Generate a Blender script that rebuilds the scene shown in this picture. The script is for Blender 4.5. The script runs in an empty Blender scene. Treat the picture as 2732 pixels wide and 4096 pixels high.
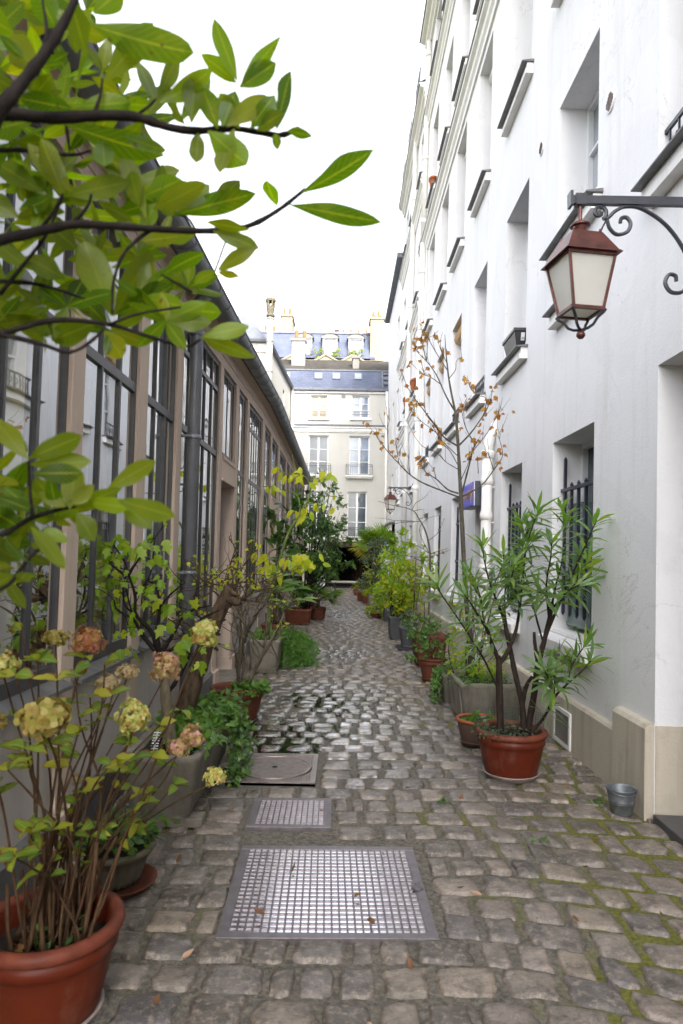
import bpy, math, random
import numpy as np
from mathutils import Vector, Matrix

R = math.radians
scene = bpy.context.scene
COL = scene.collection

# ------------------------------------------------------------------ camera
FPX = 2732.0
PITCH = math.atan(172 / FPX)
ROLL = R(1.0)
CAMP = np.array([0.0, 0.0, 1.6])
_fw = np.array([0, math.cos(PITCH), math.sin(PITCH)])
_up0 = np.array([0, -math.sin(PITCH), math.cos(PITCH)])
_rt0 = np.array([1.0, 0, 0])
_rt = _rt0 * math.cos(ROLL) + _up0 * math.sin(ROLL)
_up = _up0 * math.cos(ROLL) - _rt0 * math.sin(ROLL)
cd = bpy.data.cameras.new('camera')
cam = bpy.data.objects.new('camera', cd)
COL.objects.link(cam)
cam.matrix_world = Matrix(((_rt[0], _up[0], -_fw[0], 0), (_rt[1], _up[1], -_fw[1], 0), (_rt[2], _up[2], -_fw[2], 1.6), (0, 0, 0, 1)))
cd.sensor_fit = 'VERTICAL'
cd.sensor_height = 36.0
cd.lens = FPX / 4096 * 36.0
cd.clip_start = 0.05
cd.clip_end = 2000
cd.dof.use_dof = True
cd.dof.focus_distance = 6.5
cd.dof.aperture_fstop = 3.2
scene.camera = cam

# ------------------------------------------------------------------ world, sun, exposure
SUN_EL, SUN_AZ = R(34), R(160)        # azimuth clockwise from +Y: behind the camera, to the right
w = bpy.data.worlds.new('World')
scene.world = w
w.use_nodes = True
nt = w.node_tree
sky = nt.nodes.new('ShaderNodeTexSky')
sky.sky_type = 'NISHITA'
sky.sun_disc = False
sky.sun_elevation = SUN_EL
sky.sun_rotation = SUN_AZ
sky.air_density = 1.0
sky.dust_density = 5.0
sky.ozone_density = 1.0
hs = nt.nodes.new('ShaderNodeHueSaturation')
hs.inputs['Saturation'].default_value = 0.23
nt.links.new(sky.outputs[0], hs.inputs['Color'])
bg = nt.nodes['Background']
bg.inputs[1].default_value = 0.15
nt.links.new(hs.outputs[0], bg.inputs[0])
sl = bpy.data.lights.new('sun', 'SUN')
sl.energy = 0.55
sl.angle = R(10)
sl.color = (1.0, 0.9, 0.74)
so = bpy.data.objects.new('sun', sl)
COL.objects.link(so)
_sd = Vector((math.sin(SUN_AZ) * math.cos(SUN_EL), math.cos(SUN_AZ) * math.cos(SUN_EL), math.sin(SUN_EL)))
so.rotation_euler = _sd.to_track_quat('Z', 'Y').to_euler()
so.location = (5, -10, 30)
scene.view_settings.view_transform = 'Standard'
scene.view_settings.look = 'None'
scene.view_settings.gamma = 1.0
scene.view_settings.exposure = 2.52
scene.render.engine = 'CYCLES'
cy = scene.cycles
cy.use_denoising = True
cy.max_bounces = 10
cy.diffuse_bounces = 5
cy.glossy_bounces = 5
cy.transmission_bounces = 6
cy.transparent_max_bounces = 12
cy.caustics_reflective = False
cy.caustics_refractive = False
cy.sample_clamp_indirect = 8.0

# ------------------------------------------------------------------ helpers
WL = {}


def tag(o, label=None, cat=None, group=None, kind=None):
    if label: o['label'] = label
    if cat: o['category'] = cat
    if group: o['group'] = group
    if kind: o['kind'] = kind
    return o


def thing(name, label, cat, loc=(0, 0, 0), group=None, rot=None):
    o = bpy.data.objects.new(name, None)
    o.empty_display_size = 0.1
    COL.objects.link(o)
    o.location = loc
    if rot: o.rotation_euler = rot
    WL[o.name] = np.array(loc, float)
    return tag(o, label, cat, group)


def mesh_obj(name, V, F, mats, parent=None, smooth=False, uv=None, mi=None, local=False):
    """F: array (n,k) or list of tuples."""
    V = np.asarray(V, float)
    if parent is not None and not local:
        V = V - WL[parent.name]
    me = bpy.data.meshes.new(name)
    if isinstance(F, np.ndarray):
        n, k = F.shape
        me.vertices.add(len(V))
        me.vertices.foreach_set('co', V.astype(np.float32).ravel())
        me.loops.add(n * k)
        me.loops.foreach_set('vertex_index', F.astype(np.int32).ravel())
        me.polygons.add(n)
        me.polygons.foreach_set('loop_start', np.arange(0, n * k, k, dtype=np.int32))
        me.polygons.foreach_set('loop_total', np.full(n, k, dtype=np.int32))
    else:
        me.from_pydata([tuple(v) for v in V], [], F)
    if not isinstance(mats, (list, tuple)): mats = [mats]
    for m in mats: me.materials.append(m)
    if mi is not None:
        me.polygons.foreach_set('material_index', np.asarray(mi, dtype=np.int32))
    me.polygons.foreach_set('use_smooth', np.full(len(me.polygons), bool(smooth)))
    if uv is not None:
        l = me.uv_layers.new(name='UVMap')
        li = np.empty(len(me.loops), dtype=np.int32)
        me.loops.foreach_get('vertex_index', li)
        l.data.foreach_set('uv', np.asarray(uv, np.float32)[li].ravel())
    me.update(calc_edges=True)
    me.validate()
    o = bpy.data.objects.new(name, me)
    COL.objects.link(o)
    if parent is not None:
        o.parent = parent
        WL[o.name] = WL[parent.name]
    else:
        WL[o.name] = np.zeros(3)
    return o


class MB:
    """collects shapes and links them as one mesh object"""

    def __init__(s):
        s.v = []; s.f = []; s.m = []; s.c = 0

    def add(s, verts, faces, m=0):
        b = len(s.v)
        s.v.extend([tuple(map(float, p)) for p in verts])
        for f in faces:
            s.f.append(tuple(i + b for i in f)); s.m.append(m)
        return s

    def box(s, x0, x1, y0, y1, z0, z1, m=0):
        v = [(x0, y0, z0), (x1, y0, z0), (x1, y1, z0), (x0, y1, z0), (x0, y0, z1), (x1, y0, z1), (x1, y1, z1), (x0, y1, z1)]
        return s.add(v, [(0, 3, 2, 1), (4, 5, 6, 7), (0, 1, 5, 4), (1, 2, 6, 5), (2, 3, 7, 6), (3, 0, 4, 7)], m)

    def hexa(s, v, m=0):
        return s.add(v, [(0, 3, 2, 1), (4, 5, 6, 7), (0, 1, 5, 4), (1, 2, 6, 5), (2, 3, 7, 6), (3, 0, 4, 7)], m)

    def bar(s, a, b, wd, hg, m=0, up=(0, 0, 1)):
        a = np.array(a, float); b = np.array(b, float)
        d = b - a; d /= np.linalg.norm(d)
        u = np.array(up, float)
        if abs(d @ u) > 0.95: u = np.array([1.0, 0, 0])
        sd = np.cross(d, u); sd /= np.linalg.norm(sd)
        u = np.cross(sd, d)
        sd = sd * wd / 2; u = u * hg / 2
        return s.hexa([a - sd - u, a + sd - u, b + sd - u, b - sd - u, a - sd + u, a + sd + u, b + sd + u, b - sd + u], m)

    def tube(s, pts, rad, n=6, m=0, cap=True):
        P = np.array(pts, float)
        if np.isscalar(rad): rad = [rad] * len(P)
        T = np.gradient(P, axis=0)
        T /= np.linalg.norm(T, axis=1)[:, None] + 1e-9
        u = np.array([0.13, 0.21, 1.0])
        if abs(T[0] @ u) / np.linalg.norm(u) > 0.9: u = np.array([1.0, 0.17, 0.1])
        vs = []
        ang = np.arange(n) * 2 * math.pi / n
        for i in range(len(P)):
            u = u - T[i] * (u @ T[i]); u /= np.linalg.norm(u) + 1e-9
            b = np.cross(T[i], u)
            vs.append(P[i] + rad[i] * (np.cos(ang)[:, None] * u + np.sin(ang)[:, None] * b))
        vs = np.concatenate(vs)
        fs = []
        for i in range(len(P) - 1):
            for k in range(n):
                k2 = (k + 1) % n
                fs.append((i * n + k, i * n + k2, (i + 1) * n + k2, (i + 1) * n + k))
        if cap:
            fs.append(tuple(range(n - 1, -1, -1)))
            fs.append(tuple((len(P) - 1) * n + k for k in range(n)))
        return s.add(vs, fs, m)

    def lathe(s, prof, c=(0, 0, 0), n=32, m=0, sx=1, sy=1, flute=0, fn=0):
        vs = []
        for (r, z) in prof:
            for k in range(n):
                a = 2 * math.pi * k / n
                rr = r * (1 + flute * math.cos(a * fn))
                vs.append((c[0] + rr * math.cos(a) * sx, c[1] + rr * math.sin(a) * sy, c[2] + z))
        fs = []
        for i in range(len(prof) - 1):
            for k in range(n):
                k2 = (k + 1) % n
                fs.append((i * n + k, i * n + k2, (i + 1) * n + k2, (i + 1) * n + k))
        return s.add(vs, fs, m)

    def disc(s, c, r, n=24, m=0, sx=1, sy=1):
        vs = [(c[0] + r * math.cos(2 * math.pi * k / n) * sx, c[1] + r * math.sin(2 * math.pi * k / n) * sy, c[2]) for k in range(n)]
        return s.add(vs, [tuple(range(n))], m)

    def extrude(s, prof, mapf, t0, t1, m=0, cap=True, mm=None):
        """profile points mapped by mapf(p, q, t)"""
        n = len(prof)
        vs = [mapf(p, q, t0) for p, q in prof] + [mapf(p, q, t1) for p, q in prof]
        for i in range(n):
            j = (i + 1) % n
            s.add([vs[i], vs[j], vs[n + j], vs[n + i]], [(0, 1, 2, 3)], m if mm is None else mm[i])
        if cap:
            s.add(vs[:n], [tuple(range(n))], m); s.add(vs[n:], [tuple(range(n))], m)
        return s

    def grid_holes(s, mapf, u0, u1, v0, v1, holes, m=0, mr=0, step=None):
        us = sorted({u0, u1} | {h[0] for h in holes} | {h[1] for h in holes})
        vs_ = sorted({v0, v1} | {h[2] for h in holes} | {h[3] for h in holes})
        us = [u for u in us if u0 <= u <= u1]; vs_ = [v for v in vs_ if v0 <= v <= v1]
        for a, b in zip(us, us[1:]):
            run = None
            for c, d in zip(vs_, vs_[1:]):
                cu, cv = (a + b) / 2, (c + d) / 2
                if any(h[0] < cu < h[1] and h[2] < cv < h[3] for h in holes):
                    continue
                s.add([mapf(a, c, 0), mapf(b, c, 0), mapf(b, d, 0), mapf(a, d, 0)], [(0, 1, 2, 3)], m)
        for h in holes:
            a, b, c, d, dp = h[:5]
            q = [(a, c), (b, c), (b, d), (a, d)]
            for (p, r_) in zip(q, q[1:] + q[:1]):
                s.add([mapf(p[0], p[1], 0), mapf(r_[0], r_[1], 0), mapf(r_[0], r_[1], dp), mapf(p[0], p[1], dp)], [(0, 1, 2, 3)], mr)
        return s

    def build(s, name, mats, parent=None, smooth=False, local=False, bevel=0):
        o = mesh_obj(name, s.v, s.f, mats, parent, smooth, None, s.m, local)
        if bevel:
            b = o.modifiers.new('bevel', 'BEVEL'); b.width = bevel; b.segments = 2; b.limit_method = 'ANGLE'
        return o


def pix(x, y, Y):
    """the world point at distance Y along the alley seen at photo position x, y"""
    d = _fw + _rt * (x - 1366) / FPX + _up * (2048 - y) / FPX
    return CAMP + d * (Y / d[1])


def catmull(pts, n=4):
    P = [np.array(p, float) for p in pts]
    P = [2 * P[0] - P[1]] + P + [2 * P[-1] - P[-2]]
    out = []
    for i in range(1, len(P) - 2):
        for k in range(n):
            t = k / n
            a, b, c, d = P[i - 1], P[i], P[i + 1], P[i + 2]
            out.append(0.5 * (2 * b + (c - a) * t + (2 * a - 5 * b + 4 * c - d) * t * t + (3 * b - a - 3 * c + d) * t ** 3))
    out.append(P[-2])
    return np.array(out)


def text_part(name, s, mat, parent, loc, rot, size, extrude=0.002, align='CENTER'):
    c = bpy.data.curves.new(name, 'FONT')
    c.body = s; c.size = size; c.extrude = extrude
    c.align_x = align; c.align_y = 'CENTER'
    tmp = bpy.data.objects.new('lettering_curve', c)
    COL.objects.link(tmp)
    bpy.context.view_layer.update()
    me = bpy.data.meshes.new_from_object(tmp.evaluated_get(bpy.context.evaluated_depsgraph_get()))
    bpy.data.objects.remove(tmp)
    me.materials.clear(); me.materials.append(mat)
    o = bpy.data.objects.new(name, me)
    COL.objects.link(o)
    o.parent = parent
    o.location = Vector(loc) - Vector(WL[parent.name])
    o.rotation_euler = rot
    return o


# ------------------------------------------------------------------ materials
def lin(r, g, b):
    f = lambda c: c / 12.92 if c <= 0.04045 else ((c + 0.055) / 1.055) ** 2.4
    return (f(r / 255), f(g / 255), f(b / 255), 1)


class NT:
    def __init__(s, name):
        s.mat = bpy.data.materials.new(name)
        s.mat.use_nodes = True
        s.t = s.mat.node_tree
        s.p = s.t.nodes['Principled BSDF']
        s.out = s.t.nodes['Material Output']
        s._co = None

    def n(s, typ, **kw):
        x = s.t.nodes.new('ShaderNode' + typ)
        for k, v in kw.items(): setattr(x, k, v)
        return x

    def l(s, a, b): s.t.links.new(a, b)

    def co(s):
        if s._co is None: s._co = s.n('NewGeometry').outputs['Position']
        return s._co

    def noise(s, scale, detail=4, rough=0.55, stretch=None, dist=0):
        x = s.n('TexNoise')
        x.inputs['Scale'].default_value = scale
        x.inputs['Detail'].default_value = detail
        x.inputs['Roughness'].default_value = rough
        x.inputs['Distortion'].default_value = dist
        if stretch:
            mp = s.n('Mapping'); mp.inputs['Scale'].default_value = stretch
            s.l(s.co(), mp.inputs['Vector']); s.l(mp.outputs[0], x.inputs['Vector'])
        else:
            s.l(s.co(), x.inputs['Vector'])
        return x.outputs['Fac']

    def ramp(s, fac, stops, interp='LINEAR'):
        x = s.n('ValToRGB')
        x.color_ramp.interpolation = interp
        e = x.color_ramp.elements
        while len(e) < len(stops): e.new(0.5)
        for k, (p, c) in enumerate(stops):
            e[k].position = p
            e[k].color = c if len(c) == 4 else (*c, 1)
        s.l(fac, x.inputs[0])
        return x.outputs[0]

    def mix(s, fac, a, b, typ='MIX'):
        x = s.n('MixRGB', blend_type=typ)
        for sock, val in ((x.inputs[0], fac), (x.inputs[1], a), (x.inputs[2], b)):
            if hasattr(val, 'is_linked') or isinstance(val, bpy.types.NodeSocket): s.l(val, sock)
            elif isinstance(val, (int, float)): sock.default_value = val
            else: sock.default_value = val if len(val) == 4 else (*val, 1)
        return x.outputs[0]

    def math(s, op, a, b=None, clamp=False):
        x = s.n('Math', operation=op, use_clamp=clamp)
        for i, val in enumerate((a, b)):
            if val is None: continue
            if isinstance(val, bpy.types.NodeSocket): s.l(val, x.inputs[i])
            else: x.inputs[i].default_value = val
        return x.outputs[0]

    def bump(s, h, strength=0.3, dist=0.01):
        x = s.n('Bump')
        x.inputs['Strength'].default_value = strength
        x.inputs['Distance'].default_value = dist
        s.l(h, x.inputs['Height'])
        s.l(x.outputs[0], s.p.inputs['Normal'])
        return x

    def base(s, c):
        if isinstance(c, bpy.types.NodeSocket): s.l(c, s.p.inputs['Base Color'])
        else: s.p.inputs['Base Color'].default_value = c if len(c) == 4 else (*c, 1)

    def rough(s, v):
        if isinstance(v, bpy.types.NodeSocket): s.l(v, s.p.inputs['Roughness'])
        else: s.p.inputs['Roughness'].default_value = v


def m_plain(name, c, rough=0.5, metal=0, var=0.15, scale=8, bump=0.0):
    t = NT(name)
    c = np.array(c[:3])
    n = t.noise(scale, 5)
    t.base(t.ramp(n, [(0.25, tuple(c * (1 - var))), (0.75, tuple(np.minimum(c * (1 + var), 1)))]))
    t.rough(rough)
    t.p.inputs['Metallic'].default_value = metal
    if bump: t.bump(t.noise(scale * 6, 4), bump, 0.01)
    return t.mat


def m_plaster(name, c, c2, stain, bump=0.25, stain_amt=0.35, cracks=False):
    t = NT(name)
    big = t.noise(0.7, 6, 0.6)
    streak = t.noise(1.0, 5, 0.6, stretch=(6, 6, 0.5))
    fine = t.noise(60, 3)
    a = t.ramp(big, [(0.3, c), (0.7, c2)])
    k = t.ramp(streak, [(0.52, (0, 0, 0)), (0.78, (stain_amt,) * 3)])
    col = t.mix(k, a, stain)
    k2 = t.ramp(t.noise(5, 7, 0.7), [(0.55, (0, 0, 0)), (0.75, (stain_amt * 0.5,) * 3)])
    col = t.mix(k2, col, stain)
    if cracks:
        nc = t.noise(1.1, 9, .62, dist=.6)
        mk = t.math('MULTIPLY', t.ramp(nc, [(.4955, (0, 0, 0)), (.5, (1, 1, 1)), (.5045, (0, 0, 0))]), t.ramp(t.noise(.45, 3), [(.48, (0, 0, 0)), (.56, (.6,) * 3)]))
        col = t.mix(mk, col, (.40, .38, .36))
        pt = t.ramp(t.noise(.55, 2, .3, dist=1.5), [(.55, (0, 0, 0)), (.57, (.35,) * 3)])
        col = t.mix(pt, col, tuple(np.array(c) * .93))
    t.base(col)
    t.rough(0.85)
    h = t.mix(0.5, fine, t.noise(9, 4))
    t.bump(h, bump, 0.012)
    return t.mat


M = {}
M['white_plaster'] = m_plaster('white_plaster', (.73, .723, .735), (.765, .757, .77), (.53, .50, .45), .4, .42, True)
M['plinth'] = m_plaster('plinth_plaster', (.60, .52, .41), (.50, .45, .37), (.27, .22, .16), .4, .7)
M['cream_plaster'] = m_plaster('cream_plaster', (.50, .49, .46), (.45, .44, .41), (.40, .37, .31), .2, .45)
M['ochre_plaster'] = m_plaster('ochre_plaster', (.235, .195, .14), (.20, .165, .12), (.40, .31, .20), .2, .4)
M['beige_paint'] = m_plaster('beige_paint', (.53, .42, .345), (.57, .455, .375), (.27, .21, .17), .08, .3)
M['low_wall'] = m_plaster('low_wall_paint', (.44, .40, .37), (.50, .455, .42), (.27, .23, .19), .3, .6)
M['trim'] = m_plain('white_trim', (.74, .73, .71), .6, 0, .06, 5, .1)
M['moulding'] = m_plaster('moulding', (.73, .715, .70), (.77, .755, .74), (.47, .43, .38), .2, .45)
M['winwhite'] = m_plain('window_white', (.72, .73, .74), .4, 0, .05, 4)
M['zinc'] = m_plain('zinc', (.12, .13, .155), .7, .0, .25, 6, .1)
M['darkzinc'] = m_plain('dark_zinc', (.135, .135, .14), .5, .2, .35, 9, .15)
M['gutter'] = m_plain('gutter_zinc', (.19, .20, .225), .42, .35, .2, 3, .06)
M['frame'] = m_plain('steel_frame', (.055, .055, .062), .4, 0, .3, 9, .05)
M['iron'] = m_plain('wrought_iron', (.030, .032, .042), .42, 0, .35, 12, .15)
M['ironblue'] = m_plain('blue_black_iron', (.018, .022, .036), .38, 0, .3, 12, .1)
M['blue'] = m_plain('blue_paint', (.010, .025, .16), .35, 0, .2, 6)
M['pipe'] = m_plain('cream_pipe', (.73, .715, .685), .5, 0, .10, 5, .1)
M['copper'] = m_plain('oxblood_copper', (.105, .036, .028), .38, .45, .5, 14, .12)
def dull(m, v=.2):
    m.node_tree.nodes['Principled BSDF'].inputs['Specular IOR Level'].default_value = v
    return m


M['redrim'] = m_plain('sunbleached_rim', (.145, .038, .022), .5, 0, .35, 16, .1)
M['palesaucer'] = m_plain('chalky_saucer', (.26, .21, .19), .7, 0, .3, 14, .1)
M['terracotta'] = m_plain('terracotta', (.135, .046, .027), .7, 0, .3, 7, .2)
M['brownpot'] = m_plain('brown_pot', (.085, .050, .038), .6, 0, .3, 9, .15)
M['soil'] = m_plain('soil', (.022, .016, .012), .95, 0, .6, 30, .9)
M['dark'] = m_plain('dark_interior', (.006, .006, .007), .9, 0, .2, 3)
M['wood_tan'] = m_plain('tan_slat', (.52, .33, .14), .6, 0, .15, 20)
M['blackplastic'] = m_plain('black_plastic', (.022, .023, .028), .42, 0, .2, 9)
M['greyplastic'] = m_plain('grey_plastic', (.075, .08, .09), .55, 0, .25, 8, .1)
M['paper'] = m_plain('white_label', (.75, .75, .75), .6, 0, .03, 5)
M['clay'] = m_plain('clay_pot', (.34, .105, .04), .7, 0, .2, 8)
M['galv'] = m_plain('galvanised', (.17, .185, .20), .45, .5, .45, 22, .1)
M['rust'] = m_plain('rusty_steel', (.06, .026, .018), .7, 0, .5, 6, .3)
M['slab'] = m_plain('stone_slab', (.05, .05, .055), .3, 0, .3, 5, .15)
M['wallwhite'] = m_plain('interior_white', (.72, .69, .62), .8, 0, .06, 2)


def m_redpot():
    t = NT('red_plastic')
    n = t.noise(3, 5); s = t.noise(14, 6, .65)
    a = t.ramp(n, [(.3, (.088, .012, .004)), (.7, (.13, .022, .007))])
    k = t.ramp(s, [(.62, (0, 0, 0)), (.76, (.4,) * 3)])
    a = t.mix(t.ramp(t.noise(5, 7, .7, stretch=(1, 1, .5)), [(.52, (0, 0, 0)), (.74, (.45,) * 3)]), a, (.20, .12, .09))
    t.base(t.mix(k, a, (.10, .06, .05)))
    t.rough(t.ramp(s, [(.3, (.38,) * 3), (.7, (.6,) * 3)]))
    t.p.inputs['Specular IOR Level'].default_value = .28
    t.bump(s, .1, .004)
    return t.mat


M['redpot'] = m_redpot()


def m_concrete():
    t = NT('weathered_concrete')
    a = t.ramp(t.noise(3, 7, .65), [(.3, (.15, .132, .105)), (.7, (.28, .255, .215))])
    k = t.ramp(t.noise(1.2, 6, .6, stretch=(7, 7, 1.2)), [(.48, (0, 0, 0)), (.72, (.75,) * 3)])
    c = t.mix(k, a, (.085, .072, .05))
    k2 = t.ramp(t.noise(2.3, 6, .7), [(.58, (0, 0, 0)), (.75, (.5,) * 3)])
    c = t.mix(k2, c, (.07, .085, .03))
    k3 = t.ramp(t.noise(14, 6, .7), [(.62, (0, 0, 0)), (.72, (.35,) * 3)])
    c = t.mix(k3, c, (.42, .41, .39))
    t.base(c); t.rough(.9)
    t.bump(t.mix(.5, t.noise(70, 4), t.noise(12, 5)), .5, .012)
    return t.mat


M['concrete'] = m_concrete()
M['mossy'] = m_plaster('mossy_stone', (.115, .10, .07), (.16, .14, .10), (.06, .075, .02), .6, .8)


def m_slate(name, c1, c2, sc=1.0):
    t = NT(name)
    tc = t.n('TexCoord')
    br = t.n('TexBrick')
    br.inputs['Scale'].default_value = 1.0
    br.inputs['Color1'].default_value = (*c1, 1)
    br.inputs['Color2'].default_value = (*c2, 1)
    br.inputs['Mortar'].default_value = (.03, .03, .035, 1)
    br.inputs['Mortar Size'].default_value = .006
    br.inputs['Brick Width'].default_value = .22 * sc
    br.inputs['Row Height'].default_value = .12 * sc
    mp = t.n('Mapping')
    mp.inputs['Rotation'].default_value = (R(90), 0, 0)
    t.l(t.co(), mp.inputs['Vector']); t.l(mp.outputs[0], br.inputs['Vector'])
    n = t.noise(1.1, 6)
    t.base(t.mix(.45, br.outputs['Color'], t.ramp(n, [(.3, tuple(np.array(c1) * .7)), (.7, tuple(np.array(c2) * 1.25))])))
    t.rough(.85); t.p.inputs['Specular IOR Level'].default_value = 0.0
    t.bump(br.outputs['Fac'], .4, .01)
    return t.mat


M['far_trim'] = m_plain('dimmed_far_trim', (.16, .16, .165), .8, 0, .08, 4)  # white trim with its colour darkened to offset strong light on the far dormers
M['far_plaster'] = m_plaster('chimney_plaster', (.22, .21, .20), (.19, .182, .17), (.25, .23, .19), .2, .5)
M['stack'] = m_plain('dimmed_white_pipe', (.33, .325, .315), .8, 0, .15, 3, .1)  # pipe white darkened in the colour so the brightly lit stack doesn't burn out
M['slate'] = m_slate('blue_slate', (.085, .098, .14), (.11, .125, .175))
M['oldtile'] = m_slate('old_tile', (.05, .048, .045), (.075, .07, .062))


def m_glass_dark(name='window_glass', c=(.035, .045, .055)):
    t = NT(name)
    t.base(t.ramp(t.noise(.9, 2), [(.35, c), (.65, tuple(np.array(c) * 2.2))]))
    t.rough(.04)
    t.p.inputs['Specular IOR Level'].default_value = .5
    t.bump(t.noise(1.7, 2), .06, .05)
    return t.mat


M['glass'] = m_glass_dark()
M['curtain_glass'] = m_glass_dark('curtained_glass', (.16, .17, .18))
M['skyglass'] = m_glass_dark('roof_glass', (.14, .17, .22))
M['ochreglass'] = m_glass_dark('warm_curtain_glass', (.22, .16, .09))


def m_clear():
    t = NT('clear_pane')
    tr = t.n('BsdfTransparent'); tr.inputs[0].default_value = (.62, .66, .62, 1)
    gl = t.n('BsdfGlossy'); gl.inputs['Roughness'].default_value = .015
    gl.inputs[0].default_value = (.95, .97, 1, 1)
    fr = t.n('Fresnel'); fr.inputs[0].default_value = 1.75
    bp = t.n('Bump'); bp.inputs['Strength'].default_value = .05; bp.inputs['Distance'].default_value = .05
    t.l(t.noise(1.4, 2), bp.inputs['Height'])
    t.l(bp.outputs[0], gl.inputs['Normal'])
    mx = t.n('MixShader')
    t.l(t.math('ADD', fr.outputs[0], .33, True), mx.inputs[0])
    t.l(tr.outputs[0], mx.inputs[1]); t.l(gl.outputs[0], mx.inputs[2])
    t.l(mx.outputs[0], t.out.inputs[0])
    return t.mat


M['clear'] = m_clear()


def m_frost():
    t = NT('frosted_lamp_glass')
    t.base(t.ramp(t.noise(6, 3), [(.3, (.70, .68, .63)), (.7, (.78, .77, .73))]))
    t.rough(.35)
    tl = t.n('BsdfTranslucent'); tl.inputs[0].default_value = (.85, .83, .76, 1)
    mx = t.n('MixShader'); mx.inputs[0].default_value = .45
    t.l(t.p.outputs[0], mx.inputs[1]); t.l(tl.outputs[0], mx.inputs[2])
    t.l(mx.outputs[0], t.out.inputs[0])
    return t.mat


M['frost'] = m_frost()


def m_emit(name, c, s):
    t = NT(name)
    t.base((.8, .8, .8))
    t.p.inputs['Emission Color'].default_value = (*c, 1)
    t.p.inputs['Emission Strength'].default_value = s
    return t.mat


M['tube'] = m_emit('lamp_tube', (1, .86, .45), 3.0)


def m_leaf(name, cols, rib=None, rough=.38, trans=.4, back=None, edge=None, tcol=None, veins=False, spec=.36):
    """cols: list of colours chosen per leaf; rib: midrib colour; edge: brown margin"""
    t = NT(name)
    g = t.n('NewGeometry')
    r = g.outputs['Random Per Island']
    k = len(cols)
    col = t.ramp(r, [((i + .5) / k, c) for i, c in enumerate(cols)])
    n = t.noise(22, 4, .6)
    col = t.mix(t.ramp(n, [(.4, (0, 0, 0)), (.75, (.35,) * 3)]), col, tuple(np.array(cols[0]) * 1.5))
    uv = t.n('UVMap'); sp = t.n('SeparateXYZ'); t.l(uv.outputs[0], sp.inputs[0])
    av = t.math('ABSOLUTE', sp.outputs[1])
    if rib is not None:
        col = t.mix(t.ramp(av, [(.03, (.8,) * 3), (.11, (0, 0, 0))]), col, rib)
    if veins:
        q = t.math('SINE', t.math('SUBTRACT', t.math('MULTIPLY', sp.outputs[0], 62), t.math('MULTIPLY', av, 13)))
        col = t.mix(t.ramp(q, [(.80, (0, 0, 0)), (.97, (.32,) * 3)]), col, rib)
        nb = t.noise(55, 3, .6)
        col = t.mix(t.ramp(nb, [(.66, (0, 0, 0)), (.70, (.85,) * 3)]), col, (.07, .045, .012))
        nw = t.noise(11, 4, .6)
        col = t.mix(t.ramp(nw, [(.55, (0, 0, 0)), (.72, (.35,) * 3)]), col, (.26, .24, .02))
    if edge is not None:
        e = t.math('ADD', t.math('MAXIMUM', av, t.math('MULTIPLY', sp.outputs[0], .8)), t.math('MULTIPLY', t.math('SUBTRACT', n, .5), 1.6))
        col = t.mix(t.ramp(e, [(.72, (0, 0, 0)), (.9, (.9,) * 3)]), col, edge)
    if back is not None:
        col = t.mix(g.outputs['Backfacing'], col, t.mix(.55, col, back))
    t.base(col)
    t.rough(rough); t.p.inputs['Specular IOR Level'].default_value = spec
    t.bump(n, .15, .004)
    tl = t.n('BsdfTranslucent')
    tc = t.mix(1.0, col, tcol or (1.9, 2.0, .7), 'MULTIPLY')
    t.l(tc, tl.inputs[0])
    mx = t.n('MixShader'); mx.inputs[0].default_value = trans
    t.l(t.p.outputs[0], mx.inputs[1]); t.l(tl.outputs[0], mx.inputs[2])
    t.l(mx.outputs[0], t.out.inputs[0])
    return t.mat


G = lambda *c: tuple(c)
M['lf_magnolia'] = m_leaf('magnolia_leaf', [(.055, .12, .005), (.10, .185, .007), (.16, .23, .008), (.04, .09, .008), (.07, .14, .006), (.23, .24, .010), (.030, .07, .010), (.12, .20, .008)], (.26, .30, .035), .36, .6, (.14, .17, .02), None, (2.5, 2.4, .4), True)
M['lf_oleander'] = m_leaf('oleander_leaf', [(.10, .21, .04), (.15, .29, .05), (.09, .19, .065), (.19, .33, .055), (.27, .33, .04)], (.22, .3, .12), .33, .35, (.10, .15, .08))
M['lf_hydrangea'] = m_leaf('hydrangea_leaf', [(.16, .24, .025), (.10, .20, .03), (.26, .30, .03), (.36, .33, .03)], (.3, .36, .08), .5, .4, None, (.16, .055, .015))
M['lf_hibiscus'] = m_leaf('hibiscus_leaf', [(.16, .28, .02), (.25, .36, .025), (.12, .23, .02), (.36, .40, .03)], (.25, .33, .06), .45, .45)
M['lf_ivy'] = m_leaf('ivy_leaf', [(.05, .12, .03), (.075, .165, .04), (.11, .20, .04), (.15, .24, .045), (.045, .10, .035)], (.15, .25, .09), .35, .3)
M['lf_straw'] = m_leaf('strawberry_leaf', [(.07, .16, .03), (.11, .22, .04), (.15, .26, .05)], (.12, .2, .06), .4, .35)
M['lf_dark'] = m_leaf('dark_shrub_leaf', [(.018, .05, .015), (.03, .08, .02), (.045, .10, .02), (.06, .13, .025), (.10, .17, .03)], (.07, .13, .04), .3, .3)
M['lf_yellow'] = m_leaf('yellow_leaf', [(.42, .42, .025), (.32, .40, .03), (.50, .44, .03), (.24, .34, .03)], (.4, .45, .08), .45, .5)
M['lf_yshrub'] = m_leaf('yellow_green_leaf', [(.12, .22, .02), (.2, .29, .02), (.34, .34, .02), (.09, .18, .02), (.42, .36, .02)], None, .45, .45)
M['lf_fern'] = m_leaf('fern_leaf', [(.045, .13, .014), (.07, .18, .018), (.10, .22, .02)], None, .5, .4)
M['lf_grey'] = m_leaf('grey_green_leaf', [(.06, .095, .05), (.09, .12, .07), (.05, .085, .045)], None, .5, .25)
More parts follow.
